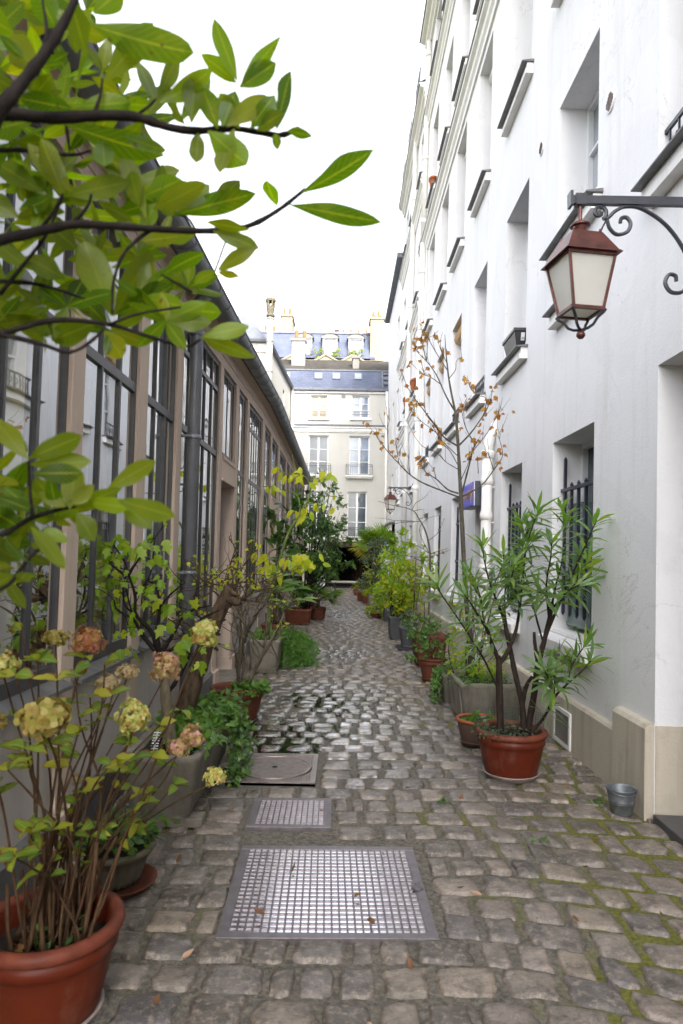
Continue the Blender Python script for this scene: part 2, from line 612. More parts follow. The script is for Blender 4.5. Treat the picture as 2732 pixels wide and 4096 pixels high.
M['lf_palm'] = m_leaf('palm_leaf', [(.08, .17, .02), (.12, .22, .025), (.17, .24, .025)], None, .4, .35)
M['lf_palmy'] = m_leaf('yellow_palm_leaf', [(.28, .26, .03), (.35, .3, .03), (.2, .22, .03)], None, .45, .35)
M['lf_maple'] = m_leaf('maple_leaf', [(.29, .12, .022), (.34, .17, .025), (.21, .08, .022), (.38, .25, .035), (.19, .07, .03)], (.5, .25, .05), .5, .45, None, None, (1.7, 1.5, .6))
M['lf_brown'] = m_leaf('dry_leaf', [(.20, .09, .04), (.28, .13, .05), (.14, .07, .035), (.34, .2, .04)], None, .7, .15)
M['lf_pinkdry'] = m_leaf('pale_dry_leaf', [(.4, .24, .17), (.46, .3, .2)], None, .7, .15)
M['pt_green'] = m_leaf('green_petal', [(.46, .50, .12), (.58, .56, .2), (.66, .6, .3), (.38, .44, .09), (.55, .27, .08)], None, .6, .35, None, None, (1.2, 1.2, .8))
M['pt_olive'] = m_leaf('olive_petal', [(.28, .26, .05), (.38, .33, .08), (.42, .28, .08), (.26, .18, .04), (.48, .40, .14)], None, .6, .3, None, None, (1.2, 1.2, .8))
M['pt_pink'] = m_leaf('pink_petal', [(.55, .24, .30), (.58, .40, .20), (.50, .46, .14), (.48, .40, .16), (.42, .17, .07), (.46, .46, .14), (.56, .50, .22)], None, .6, .35, None, None, (1.2, 1.1, .9))
M['pt_red'] = m_leaf('rust_petal', [(.34, .10, .04), (.34, .19, .05), (.40, .15, .09), (.30, .24, .06), (.44, .17, .18), (.28, .09, .025), (.40, .30, .09)], None, .6, .3, None, None, (1.2, 1.1, .9))
M['pt_tan'] = m_leaf('dried_petal', [(.5, .42, .26), (.42, .24, .08), (.55, .47, .32), (.38, .30, .14)], None, .7, .3, None, None, (1.1, 1.1, .9))


def m_bark(name, c1, c2, scale=30, bump=.6):
    t = NT(name)
    n = t.noise(scale, 6, .65, stretch=(1, 1, .35))
    t.base(t.ramp(n, [(.3, c1), (.7, c2)]))
    t.rough(.85)
    t.bump(n, bump, .012)
    return t.mat


M['bark_dark'] = m_bark('dark_bark', (.007, .005, .0045), (.022, .016, .014))
M['bark_brown'] = m_bark('brown_bark', (.035, .022, .014), (.12, .08, .05), 26, .9)
M['bark_thick'] = m_bark('fissured_bark', (.022, .014, .010), (.15, .10, .065), 22, 1.0)
M['twig'] = m_bark('hydrangea_stem', (.032, .016, .009), (.10, .056, .028), 24, .4)
M['twig_grey'] = m_bark('grey_stem', (.06, .05, .035), (.17, .14, .10), 24, .5)
M['bark_oleander'] = m_bark('oleander_bark', (.012, .008, .007), (.045, .030, .024), 40, .4)
M['pale_bark'] = m_bark('pale_lichened_bark', (.07, .055, .032), (.21, .175, .11), 40, .7)
M['maple_bark'] = m_bark('maple_bark', (.04, .034, .024), (.11, .095, .07), 60, .4)
M['greenstem'] = m_bark('green_stem', (.06, .10, .02), (.14, .19, .04), 20, .2)


for k_ in ('redrim', 'terracotta', 'bark_dark', 'bark_brown', 'twig', 'twig_grey', 'bark_oleander', 'bark_thick', 'beige_paint', 'clay'): dull(M[k_])


def wet_mask(t):
    """real damp patches down the middle of the alley"""
    sp = t.n('SeparateXYZ'); t.l(t.co(), sp.inputs[0])
    def bell(sock, c, wd):
        d = t.math('DIVIDE', t.math('SUBTRACT', sock, c), wd)
        return t.math('EXPONENT', t.math('MULTIPLY', t.math('MULTIPLY', d, d), -1))
    a = t.math('MULTIPLY', bell(sp.outputs[0], -.1, 1.0), bell(sp.outputs[1], 7.0, 2.0))
    b = t.math('MULTIPLY', bell(sp.outputs[0], .0, .7), bell(sp.outputs[1], 11.3, 1.1))
    c = t.math('MULTIPLY', bell(sp.outputs[0], .1, .9), bell(sp.outputs[1], 18, 5.5))
    m = t.math('MAXIMUM', t.math('MAXIMUM', a, b), t.math('MULTIPLY', c, .75))
    n = t.noise(1.6, 4)
    return t.ramp(t.math('ADD', m, t.math('MULTIPLY', t.math('SUBTRACT', n, .5), .9)), [(.22, (0, 0, 0)), (.85, (1, 1, 1))]), sp


def m_sett():
    t = NT('sandstone_sett')
    g = t.n('NewGeometry')
    r = g.outputs['Random Per Island']
    col = t.ramp(r, [(0, (.095, .080, .066)), (.15, (.165, .135, .112)), (.3, (.245, .203, .172)), (.45, (.120, .105, .098)), (.58, (.220, .182, .155)), (.7, (.295, .235, .18)), (.84, (.105, .098, .102)), (1, (.280, .225, .185))])
    n1 = t.noise(9, 7, .65)
    col = t.mix(t.ramp(n1, [(.42, (0, 0, 0)), (.64, (.8,) * 3)]), col, (.055, .046, .038))
    n2 = t.noise(30, 7, .75)
    col = t.mix(t.ramp(n2, [(.50, (0, 0, 0)), (.62, (.7,) * 3)]), col, (.36, .29, .23))
    n4 = t.noise(75, 4, .7)
    col = t.mix(t.ramp(n4, [(.58, (0, 0, 0)), (.68, (.7,) * 3)]), col, (.05, .042, .035))
    n3 = t.noise(4, 8, .7, stretch=(1, 3.2, 1), dist=1.2)
    col = t.mix(t.ramp(n3, [(.48, (0, 0, 0)), (.5, (.55,) * 3), (.52, (0, 0, 0))]), col, (.03, .025, .02))
    wet, sp = wet_mask(t)
    lich = t.ramp(t.noise(2.2, 5, .6), [(.6, (0, 0, 0)), (.75, (.45,) * 3)])
    col = t.mix(lich, col, (.075, .075, .03))
    col = t.mix(t.math('MULTIPLY', wet, .35), col, (.05, .045, .042))
    t.base(col)
    t.rough(t.mix(wet, t.ramp(n1, [(.3, (.27,) * 3), (.75, (.55,) * 3)]), t.ramp(n2, [(.4, (.14,) * 3), (.7, (.28,) * 3)])))
    t.p.inputs['Specular IOR Level'].default_value = .62
    t.l(wet, t.p.inputs['Coat Weight']); t.p.inputs['Coat Roughness'].default_value = .13; t.p.inputs['Coat IOR'].default_value = 1.85
    b_ = t.bump(t.mix(.5, t.mix(.5, n2, n4), n1), .8, .014)
    t.l(t.ramp(wet, [(0, (.8,) * 3), (1, (.15,) * 3)]), b_.inputs['Strength'])
    return t.mat


def m_joint():
    t = NT('sand_joint')
    col = t.ramp(t.noise(45, 6, .7), [(.34, (.05, .045, .036)), (.66, (.21, .185, .15))])
    sp0 = t.n('SeparateXYZ'); t.l(t.co(), sp0.inputs[0])
    side = t.math('MULTIPLY', t.math('ABSOLUTE', sp0.outputs[0]), .16)
    ms = t.math('ADD', t.noise(1.3, 6, .65), side)
    k = t.ramp(ms, [(.64, (0, 0, 0)), (.76, (.95,) * 3)])
    moss = t.ramp(t.noise(60, 4), [(.3, (.055, .062, .008)), (.7, (.19, .185, .02))])
    col = t.mix(k, col, moss)
    wet, sp = wet_mask(t)
    col = t.mix(t.math('MULTIPLY', wet, .6), col, (.02, .02, .018))
    t.base(col)
    t.rough(t.mix(wet, (.9,) * 3, (.18,) * 3))
    t.bump(t.mix(.5, t.noise(90, 4), t.noise(18, 5)), .8, .02)
    return t.mat


M['sett'] = m_sett()
M['joint'] = m_joint()


def m_water():
    t = NT('puddle_water')
    t.base((.012, .013, .010)); t.rough(.02)
    t.p.inputs['Specular IOR Level'].default_value = .6
    t.bump(t.noise(6, 2), .02, .02)
    return t.mat


M['water'] = m_water()


def m_steel(name, c, rough, metal=.9):
    t = NT(name)
    n = t.noise(20, 6, .65)
    c = np.array(c)
    t.base(t.ramp(n, [(.35, tuple(c * .6)), (.65, tuple(c))]))
    t.rough(t.ramp(n, [(.3, (rough,) * 3), (.75, (rough + .2,) * 3)]))
    t.p.inputs['Metallic'].default_value = metal
    t.bump(n, .08, .004)
    return t.mat


M['plate'] = m_steel('wet_plate', (.80, .78, .82), .05, .95)
M['castiron'] = m_steel('cast_iron', (.21, .185, .195), .32, .5)
M['castrib'] = m_steel('worn_iron_rib', (.20, .18, .19), .32, .7)
M['cover_iron'] = m_steel('worn_cover_iron', (.34, .29, .27), .32, .6)
M['signblue'] = m_plain('sign_blue', (.12, .13, .82), .35, 0, .05, 3)
M['signgold'] = m_plain('sign_gold', (.42, .27, .10), .4, 0, .1, 8)
M['signgrey'] = m_plain('sign_box_grey', (.045, .05, .07), .4, 0, .1, 4)

# ------------------------------------------------------------------ leaf and branch builders
rng = np.random.default_rng(11)
random.seed(4)


def unit(a):
    a = np.asarray(a, float)
    return a / (np.linalg.norm(a, axis=-1, keepdims=True) + 1e-9)


PROF = {
    'ovate': lambda t: np.sin(np.pi * t ** .8) ** .8 * (1 - .25 * t),
    'obovate': lambda t: np.sin(np.pi * np.clip(t, 0, 1) ** 1.25) ** .75,
    'lance': lambda t: np.sin(np.pi * t ** .9) ** .9,
    'strap': lambda t: (1 - t ** 3) * np.minimum(1, .35 + t * 4),
    'round': lambda t: np.sqrt(np.clip(1 - (2 * t - 1) ** 2, 0, 1)),
}


class Leaves:
    def __init__(s):
        s.V = []; s.Q = []; s.UV = []; s.c = 0

    def strip(s, B, D, N, L, W, bend=.3, fold=.15, nseg=4, prof='ovate', wave=0.0):
        B = np.atleast_2d(B).astype(float); n = len(B)
        D = unit(np.broadcast_to(D, (n, 3))); N = np.broadcast_to(N, (n, 3)).astype(float)
        N = unit(N - D * np.sum(N * D, 1)[:, None])
        S = np.cross(D, N)
        L = np.broadcast_to(L, (n,)).astype(float)[:, None]; W = np.broadcast_to(W, (n,)).astype(float)[:, None]
        b = np.broadcast_to(bend, (n,)).astype(float)[:, None]
        b = np.where(np.abs(b) < 1e-3, 1e-3, b)
        t = np.linspace(0, 1, nseg + 1)
        wv = PROF[prof](t); wv[0] = max(wv[0], .06); wv[-1] = .02
        vs, uvs = [], []
        for i, tt in enumerate(t):
            c = B + D * L * np.sin(b * tt) / b - N * L * (1 - np.cos(b * tt)) / b
            nn = N * np.cos(b * tt) + D * np.sin(b * tt)
            wd = W * wv[i] * .5
            wl, wr_ = wave * math.sin(tt * 9 + wave * 99), wave * math.sin(tt * 8 + 2 + wave * 57)
            vs.append(np.stack([c + S * wd * (1 + wl * .6) + nn * (fold + wl) * wd, c, c - S * wd * (1 + wr_ * .6) + nn * (fold + wr_) * wd], 1))
            uvs.append(np.broadcast_to(np.array([[tt, 1], [tt, 0], [tt, -1]]), (n, 3, 2)))
        V = np.stack(vs, 1).reshape(n, -1, 3)
        U = np.stack(uvs, 1).reshape(n, -1, 2)
        q = []
        for i in range(nseg):
            for k in range(2):
                a = i * 3 + k
                q.append((a, a + 1, a + 4, a + 3))
        q = np.array(q)
        K = V.shape[1]
        s.Q.append((q[None] + (s.c + np.arange(n) * K)[:, None, None]).reshape(-1, 4))
        s.V.append(V.reshape(-1, 3)); s.UV.append(U.reshape(-1, 2))
        s.c += n * K
        return s

    def fan(s, B, D, N, L, outline, bend=.25):
        B = np.atleast_2d(B).astype(float); n = len(B)
        D = unit(np.broadcast_to(D, (n, 3))); N = np.broadcast_to(N, (n, 3)).astype(float)
        N = unit(N - D * np.sum(N * D, 1)[:, None]); S = np.cross(D, N)
        L = np.broadcast_to(L, (n,)).astype(float)[:, None]
        b = np.broadcast_to(bend, (n,)).astype(float)[:, None]
        o = [(.35, 0)] + list(outline)
        if len(o) % 2 == 0: o.append(o[-1])
        vs = []; uv = []
        for (u, v) in o:
            vs.append(B + D * L * u + S * L * v - N * L * b * ((u - .35) ** 2 + v * v) * 2)
            uv.append((u, v * 1.6))
        V = np.stack(vs, 1)
        K = len(o)
        q = []
        ring = list(range(1, K))
        i = 0
        while i < len(ring):
            a, c, d = ring[i], ring[(i + 1) % len(ring)], ring[(i + 2) % len(ring)]
            q.append((0, a, c, d)); i += 2
        q = np.array(q)
        s.Q.append((q[None] + (s.c + np.arange(n) * K)[:, None, None]).reshape(-1, 4))
        s.V.append(V.reshape(-1, 3)); s.UV.append(np.tile(np.array(uv), (n, 1)))
        s.c += n * K
        return s

    def build(s, name, mat, parent=None, smooth=True):
        return mesh_obj(name, np.concatenate(s.V), np.concatenate(s.Q), mat, parent, smooth, np.concatenate(s.UV))


def lobed(nl, depth, rot=0.0, base=.5, K=None):
    """outline of a lobed leaf, u along the leaf, v across"""
    K = K or nl * 4
    out = []
    for i in range(K):
        a = -math.pi + (i + .5) * 2 * math.pi / K
        r = .5 * (1 - depth * (.5 - .5 * math.cos(a * nl)))
        r *= .75 + .25 * math.cos(a)
        out.append((.42 + r * math.cos(a), r * math.sin(a) * 1.15))
    return out


MAPLE = [(0, .02), (.12, .30), (.2, .2), (.42, .52), (.46, .3), (.62, .34), (.66, .16), (1, 0), (.66, -.16), (.62, -.34), (.46, -.3), (.42, -.52), (.2, -.2), (.12, -.30), (0, -.02), (.02, 0)]
IVY = [(0, .03), (.08, .36), (.3, .26), (.5, .42), (.62, .2), (1, 0), (.62, -.2), (.5, -.42), (.3, -.26), (.08, -.36), (0, -.03), (.02, 0)]
HIB = [(0, .03), (.05, .22), (.22, .36), (.36, .22), (.6, .38), (.66, .18), (1.0, .02), (.7, -.16), (.62, -.36), (.38, -.2), (.24, -.34), (.05, -.22), (0, -.03), (.02, 0)]


def rdir(n, up=0.0, flat=1.0):
    d = rng.normal(size=(n, 3)); d[:, 2] = d[:, 2] * flat + up
    return unit(d)


def grow(p, d, L, n, wander, trop=0.0, g=None):
    pts = [np.array(p, float)]
    d = unit(np.array(d, float))
    for i in range(n):
        d = unit(d + rng.normal(size=3) * wander + np.array([0, 0, trop]))
        pts.append(pts[-1] + d * L / n)
    return np.array(pts)


def skeleton(base, stems, h, spread, r, levels=2, kids=4, wander=.12, trop=.05, lean=(0, 0), base_r=.06, kidlen=.5, rtip=.0025, sides=5):
    """returns tube builder and anchors (pos, dir) at twig ends and along twigs"""
    mb = MB(); anc = []
    base = np.array(base, float)

    def rec(p, d, L, rr, lv):
        pts = grow(p, d, L, 6, wander, trop)
        rad = np.linspace(rr, max(rr * .45, rtip), len(pts))
        mb.tube(pts, rad, sides if lv == 0 else 4)
        if lv >= levels:
            for i in range(2, len(pts)): anc.append((pts[i], unit(pts[i] - pts[i - 1])))
        else:
            anc.append((pts[-1], unit(pts[-1] - pts[-2])))
        if lv < levels:
            for k in range(kids):
                i = int(rng.integers(2, len(pts)))
                a = unit(unit(pts[i] - pts[i - 1]) + rng.normal(size=3) * .65)
                rec(pts[i], a, L * kidlen * rng.uniform(.6, 1.1), max(rad[i] * .6, rtip), lv + 1)

    for k in range(stems):
        a = rng.uniform(0, 2 * math.pi)
        tilt = rng.uniform(.1, 1) * spread
        d = np.array([math.cos(a) * tilt + lean[0], math.sin(a) * tilt + lean[1], 1.0])
        rec(base + np.array([math.cos(a), math.sin(a), 0]) * base_r * rng.uniform(0, 1), d, h * rng.uniform(.75, 1.05), r * rng.uniform(.7, 1.1), 0)
    return mb, anc


def blob(ells, Lr, wr, prof='ovate', nseg=3, up=.3, bend=.4, clumps=None, outline=None, lv=None):
    """leaf clumps spread through ellipsoids [(centre, radii, n leaves)]"""
    lv = lv or Leaves()
    for (c, rd, n) in ells:
        c = np.array(c, float); rd = np.array(rd, float)
        nc = max(4, n // 14)
        cd_ = unit(rng.normal(size=(nc, 3)))
        cc = c + cd_ * rd * (rng.uniform(.35, 1.0, size=(nc, 1)) ** .6)
        idx = rng.integers(0, nc, n)
        P = cc[idx] + rng.normal(size=(n, 3)) * rd * .13
        D = unit(cd_[idx] * .8 + rng.normal(size=(n, 3)) * .7 + np.array([0, 0, -.1]))
        N = unit(rng.normal(size=(n, 3)) * .5 + np.array([0, 0, 1.0]) * up + cd_[idx] * .5)
        L = rng.uniform(*Lr, n)
        if outline is not None:
            lv.fan(P, D, N, L, outline, rng.uniform(.1, .4, n))
        else:
            lv.strip(P, D, N, L, L * wr, rng.uniform(.1, 1, n) * bend * 2, .2, nseg, prof)
    return lv


# ================================================================== GROUND
XL, XR = -1.43, 1.97
gm = MB()
gm.add([(-60, -40, -.014), (60, -40, -.014), (60, 120, -.014), (-60, 120, -.014)], [(0, 1, 2, 3)])
tag(gm.build('ground', M['joint']), kind='structure')

COVERS = [(-.50, .44, 2.93, 3.86), (-.54, -.02, 4.07, 4.58), (-.80, -.13, 4.86, 5.58)]


def build_setts():
    Vs, Fs, off = [], [], 0
    pitch = .205
    j = 0
    y = 1.55
    while y < 34.2:
        near = y < 7.5
        res = 13 if y < 5.5 else (9 if y < 10 else (5 if y < 18 else 4))
        yw = pitch * rng.uniform(.95, 1.05)
        ivs = [(-1.46, 2.02)]
        for (a, b, c, d) in COVERS:
            if y + yw * .3 < d and y + yw * .7 > c:
                nv = []
                for (p, q) in ivs:
                    if b <= p or a >= q: nv.append((p, q)); continue
                    if a - p > .08: nv.append((p, a - .012))
                    if q - b > .08: nv.append((b + .012, q))
                ivs = nv
        for (p, q) in ivs:
            x = p - (rng.uniform(0, .15) if p == -1.46 else 0)
            while x < q - .05:
                wd = rng.uniform(.15, .27) if rng.random() > .1 else rng.uniform(.1, .15)
                wd = min(wd, q - x) if q - x - wd > .09 else q - x
                gap = rng.uniform(.012, .028) * (1.0 if near else .9)
                cx, cy = x + wd / 2, y + yw / 2
                hx, hy = (wd - gap) / 2, (yw - rng.uniform(.014, .034)) / 2
                u = np.linspace(-1, 1, res)
                U, W_ = np.meshgrid(u, u, indexing='ij')
                U = np.sign(U) * np.abs(U) ** .72; W2 = np.sign(W_) * np.abs(W_) ** .72
                # squircle corners
                k = rng.uniform(.05, .15)
                fx = 1 - k * np.abs(W2) ** 4; fy = 1 - k * np.abs(U) ** 4
                ph = rng.uniform(0, 6.28, 6)
                ex = 1 + .05 * np.sin(3.1 * W2 + ph[0]) + .04 * np.sin(6.3 * W2 + ph[1])
                ey = 1 + .04 * np.sin(2.7 * U + ph[2]) + .035 * np.sin(5.9 * U + ph[3])
                X = cx + hx * U * fx * ex; Yv = cy + hy * W2 * fy * ey
                rr = np.maximum(np.abs(U), np.abs(W2))
                Z = .0085 * (1 - rr ** 3.4) + .002 * np.sin(4 * U + ph[4]) * np.cos(3.5 * W2 + ph[5])
                Z += (.0016 * np.sin(11 * U + 9 * W2 + ph[0]) * np.sin(13 * W2 - 5 * U + ph[1]) + .0012 * np.sin(19 * U + ph[2]) * np.sin(17 * W2 + ph[3])) * (res > 6)
                Z += U * rng.normal() * .0035 + W2 * rng.normal() * .0035 + rng.normal() * .0022 - .003
                edge = rr > .97
                Z = np.where(edge, -.045, Z)
                Z = np.where((rr > .8) & ~edge, Z - .003, Z)
                # rows wander and swing round towards the doorway on the near right
                bend = np.clip((5.6 - Yv) / 2.2, 0, 1) * np.maximum(0, X - .75) ** 1.25 * .26
                Yv = Yv + .03 * np.sin(X * 1.5 + j * .37) + .02 * np.sin(X * 3.7 + j) - bend
                X = X + .02 * np.sin(Yv * 2.3)
                V = np.stack([X, Yv, Z], -1).reshape(-1, 3)
                a = np.arange(res * res).reshape(res, res)
                F = np.stack([a[:-1, :-1], a[1:, :-1], a[1:, 1:], a[:-1, 1:]], -1).reshape(-1, 4)
                Vs.append(V); Fs.append(F + off); off += len(V)
                x += wd
        y += yw; j += 1
    return np.concatenate(Vs), np.concatenate(Fs)


V, F = build_setts()
tag(mesh_obj('cobblestone_paving', V, F, M['sett'], None, True), kind='structure')

# puddle lying in the joints
for (cx, cy, rx, ry) in ((-.42, 6.15, .42, .62), (-.1, 7.6, .45, .5)):
    mb = MB()
    pts = []
    for k in range(40):
        a = 2 * math.pi * k / 40
        r_ = 1 + .22 * math.sin(3 * a + cx) + .14 * math.sin(5 * a + cy) + .08 * math.sin(9 * a)
        pts.append((cx + rx * r_ * math.cos(a), cy + ry * r_ * math.sin(a), -.007))
    mb.add(pts, [tuple(range(40))])
    tag(mb.build('puddle_water', M['water']), kind='structure')


# ------------------------------------------------------------------ manhole covers
def grate(label, x0, x1, y0, y1, nx, ny, border, rot=0, logo=False, fine=False, group=None):
    cx, cy = (x0 + x1) / 2, (y0 + y1) / 2
    t = thing('drain_cover', label, 'drain cover', (cx, cy, 0), group)
    hx, hy = (x1 - x0) / 2, (y1 - y0) / 2
    p = MB().box(-hx + .004, hx - .004, -hy + .004, hy - .004, -.03, .0045)
    p.build('tray', M['plate'], t, local=True)
    f = MB()
    b = border
    f.box(-hx, hx, -hy, -hy + b, -.03, .012); f.box(-hx, hx, hy - b, hy, -.03, .012)
    f.box(-hx, -hx + b, -hy + b, hy - b, -.03, .011); f.box(hx - b, hx, -hy + b, hy - b, -.03, .011)
    # raised lines running round the rim
    for q in ((.012, .02), (.03, .036)):
        if b > .05:
            f.box(-hx + q[0], hx - q[0], -hy + q[0], -hy + q[1], .012, .0155); f.box(-hx + q[0], hx - q[0], hy - q[1], hy - q[0], .012, .0155)
    if b > .05:
        for k in (-1, 1):
            for q in (.016, .032, .048):
                xx = k * (hx - q)
                f.box(xx - .003, xx + .003, -hy + b + .01, -.09 if logo else hy - b - .01, .011, .0145)
                if logo: f.box(xx - .003, xx + .003, .09, hy - b - .01, .011, .0145)
    if fine:
        for k in range(26):
            yy = -hy + .012 + k * (2 * hy - .02) / 26
            for s_ in (-1, 1):
                for q in (0, 1, 2):
                    xx = s_ * (hx - .010 - q * .012) + (.004 if k % 2 else 0)
                    f.box(xx - .0028, xx + .0028, yy, yy + .009, .011, .0145)
    f.build('frame', M['castiron'], t, local=True, bevel=.0015)
    g = MB()
    ix, iy = hx - b, hy - b
    for k in range(nx + 1):
        xx = -ix + 2 * ix * k / nx
        g.box(xx - .0040, xx + .0040, -iy, iy, .004, .0105)
    for k in range(ny + 1):
        yy = -iy + 2 * iy * k / ny
        g.box(-ix, ix, yy - .0036, yy + .0036, .004, .0092)
    g.build('rib_grid', M['castrib'], t, local=True)
    if logo:
        h = MB()
        pts = [(hx - .034 + .03 * math.cos(R(60 * k + 30)), .05 * math.sin(R(60 * k + 30)), z) for z in (.008, .016) for k in range(6)]
        h.add(pts, [tuple(range(6, 12))] + [(k, (k + 1) % 6, 6 + (k + 1) % 6, 6 + k) for k in range(6)])
        h.build('maker_plate', M['castiron'], t, local=True)
        for k, s_ in ((1, 'SE'), (-1, 'CO')):
            text_part('lettering', s_, M['castrib'], t, (cx + hx - .034, cy + k * .016, .0165), (0, 0, 0), .034, .001)
    t.rotation_euler = (0, 0, rot)
    return t


grate('large square steel drain cover with a shiny gridded tray and hexagon plate', -.50, .43, 2.94, 3.84, 25, 21, .044, R(1.2), True)
grate('small square gridded drain cover between the large cover and the round-lidded one', -.53, -.03, 4.09, 4.57, 12, 11, .045, R(.6), False, True)
grate('gridded drain cover set in the far cobbles beside the terracotta planters', -.42, .30, 16.75, 17.35, 14, 8, .05)
grate('small gridded drain cover far up the alley beside the fan palm', -.72, -.22, 17.9, 18.4, 8, 6, .05)
grate('farthest gridded drain cover, set before the dark passage', -.45, .3, 24.7, 25.6, 14, 8, .05)

t = thing('manhole_cover', 'square iron manhole cover with a round chequered lid beside the long trough', 'manhole cover', (-.465, 5.215, 0))
f = MB()
hx, hy = .315, .345
f.box(-hx, hx, -hy, hy, -.03, .004)
for (a, b, c, d) in ((-hx, hx, -hy, -hy + .02), (-hx, hx, hy - .02, hy), (-hx, -hx + .02, -hy + .02, hy - .02), (hx - .03, hx, -hy + .02, hy - .02)):
    f.box(a, b, c, d, -.03, .0125)
# chequer on the square part
for i in range(30):
    for k in range(32):
        x = -hx + .035 + i * (2 * hx - .08) / 29; y = -hy + .035 + k * (2 * hy - .07) / 31
        if x * x + y * y > .285 ** 2:
            f.add([(x - .008, y, .0095), (x, y - .008, .0095), (x + .008, y, .0095), (x, y + .008, .0095), (x, y, .012)], [(0, 1, 4), (1, 2, 4), (2, 3, 4), (3, 0, 4)])
f.build('frame', M['cover_iron'], t, local=True)
l = MB()
l.lathe([(.0, .010), (.258, .010), (.262, .0155), (.272, .0155), (.274, .004), (.280, .004)], n=48)
for i in range(34):
    for k in range(34):
        x = -.26 + i * .52 / 33 + (.0078 if k % 2 else 0); y = -.26 + k * .52 / 33
        if .035 ** 2 < x * x + y * y < .25 ** 2:
            l.add([(x - .006, y, .010), (x, y - .006, .010), (x + .006, y, .010), (x, y + .006, .010), (x, y, .0145)], [(0, 1, 4), (1, 2, 4), (2, 3, 4), (3, 0, 4)])
l.build('lid', M['cover_iron'], t, local=True)
l = MB(); l.disc((0, 0, .0118), .022, 20); l.build('key_hole', M['dark'], t, local=True)

# ================================================================== WHITE BUILDING ON THE RIGHT
rb = thing('white_apartment_building', 'tall white plastered apartment building with deep window reveals and barred ground floor', 'building', (XR, 0, 0), rot=(0, R(1.2), 0))
rmap = lambda u, v, d: (d, u, v)
COLS = [(1.15, 2.2), (3.3, 4.37), (5.46, 6.51), (7.60, 8.66), (9.85, 10.83), (12.0, 13.03), (14.05, 15.10), (16.22, 17.27)]
FLO = [(3.98, 5.98), (7.32, 9.57), (10.72, 12.85), (14.35, 15.85)]
holes = []
wins = []
GF = [(5.45, 6.52, .93, 2.71, .34, 'bar'), (7.64, 8.64, .92, 2.68, .32, 'bar'), (9.38, 10.28, -.02, 2.36, .34, 'door'), (11.65, 12.5, .98, 2.66, .3, 'bar'), (13.83, 14.8, .95, 2.64, .3, 'bar'), (15.93, 16.95, .95, 2.63, .3, 'plain')]
for (a, b, c, d, dp, k) in GF: holes.append((a, b, c, d, dp))
holes.append((2.1, 4.345, -.02, 2.86, 1.3))
for ci, (a, b) in enumerate(COLS):
    for fi, (c, d) in enumerate(FLO):
        cc = c
        if ci == 2 and fi == 0: cc, dd = 4.58, 6.06
        else: dd = d
        if ci == 1 and fi == 0: cc, dd = 4.1, 6.2
        holes.append((a, b, cc, dd, .34)); wins.append((a, b, cc, dd, .34, ci, fi))
mb = MB()
mb.grid_holes(rmap, -16, 18.7, -.05, 16.35, holes)
mb.add([(0, 18.7, -.05), (4, 18.7, -.05), (4, 18.7, 16.35), (0, 18.7, 16.35)], [(0, 1, 2, 3)])
mb.add([(9, -16, -.05), (9, 18.7, -.05), (9, 18.7, 16.35), (9, -16, 16.35)], [(0, 1, 2, 3)])
mb.build('wall', M['white_plaster'], rb, local=True)
mb = MB().add([(-.3, -16, 16.42), (3.5, -16, 18.6), (3.5, 18.9, 18.6), (-.3, 18.9, 16.42)], [(0, 1, 2, 3)])
mb.add([(3.5, -16, 18.6), (9, -16, 16.4), (9, 18.9, 16.4), (3.5, 18.9, 18.6)], [(0, 1, 2, 3)])
mb.build('roof', M['zinc'], rb, local=True)
# plinth: stepped plaster base, higher at the corner
mb = MB()
PLP = lambda h: [(-.045, -.05), (-.045, h - .02), (-.03, h), (0.01, h + .012), (0.01, -.05)]
rex = lambda p, q, t: (p, t, q)
mb.extrude(PLP(.42), rex, 4.86, 9.30); mb.extrude(PLP(.44), rex, 10.36, 18.7)
mb.extrude([(-.06, -.05), (-.06, .545), (-.04, .57), (.01, .582), (.01, -.05)], rex, 4.348, 4.858)
mb.extrude(PLP(.42), rex, -6, 2.09)
mb.build('plinth', M['plinth'], rb, local=True)
mb = MB().box(.004, 1.2, 4.335, 4.347, -.04, .57)
mb.build('passage_plinth', M['plinth'], rb, local=True)
mb = MB().box(-.03, 1.4, 2.0, 4.30, -.05, .045)
mb.build('threshold', M['slab'], rb, local=True, bevel=.008)
mb = MB().box(1.22, 1.28, 2.1, 4.34, .05, 2.84)
for k in range(4): mb.box(1.195, 1.22, 2.2 + k * .54, 2.64 + k * .54, .3, 1.2); mb.box(1.195, 1.22, 2.2 + k * .54, 2.64 + k * .54, 1.4, 2.6)
mb.build('passage_door', M['greyplastic'], rb, local=True)


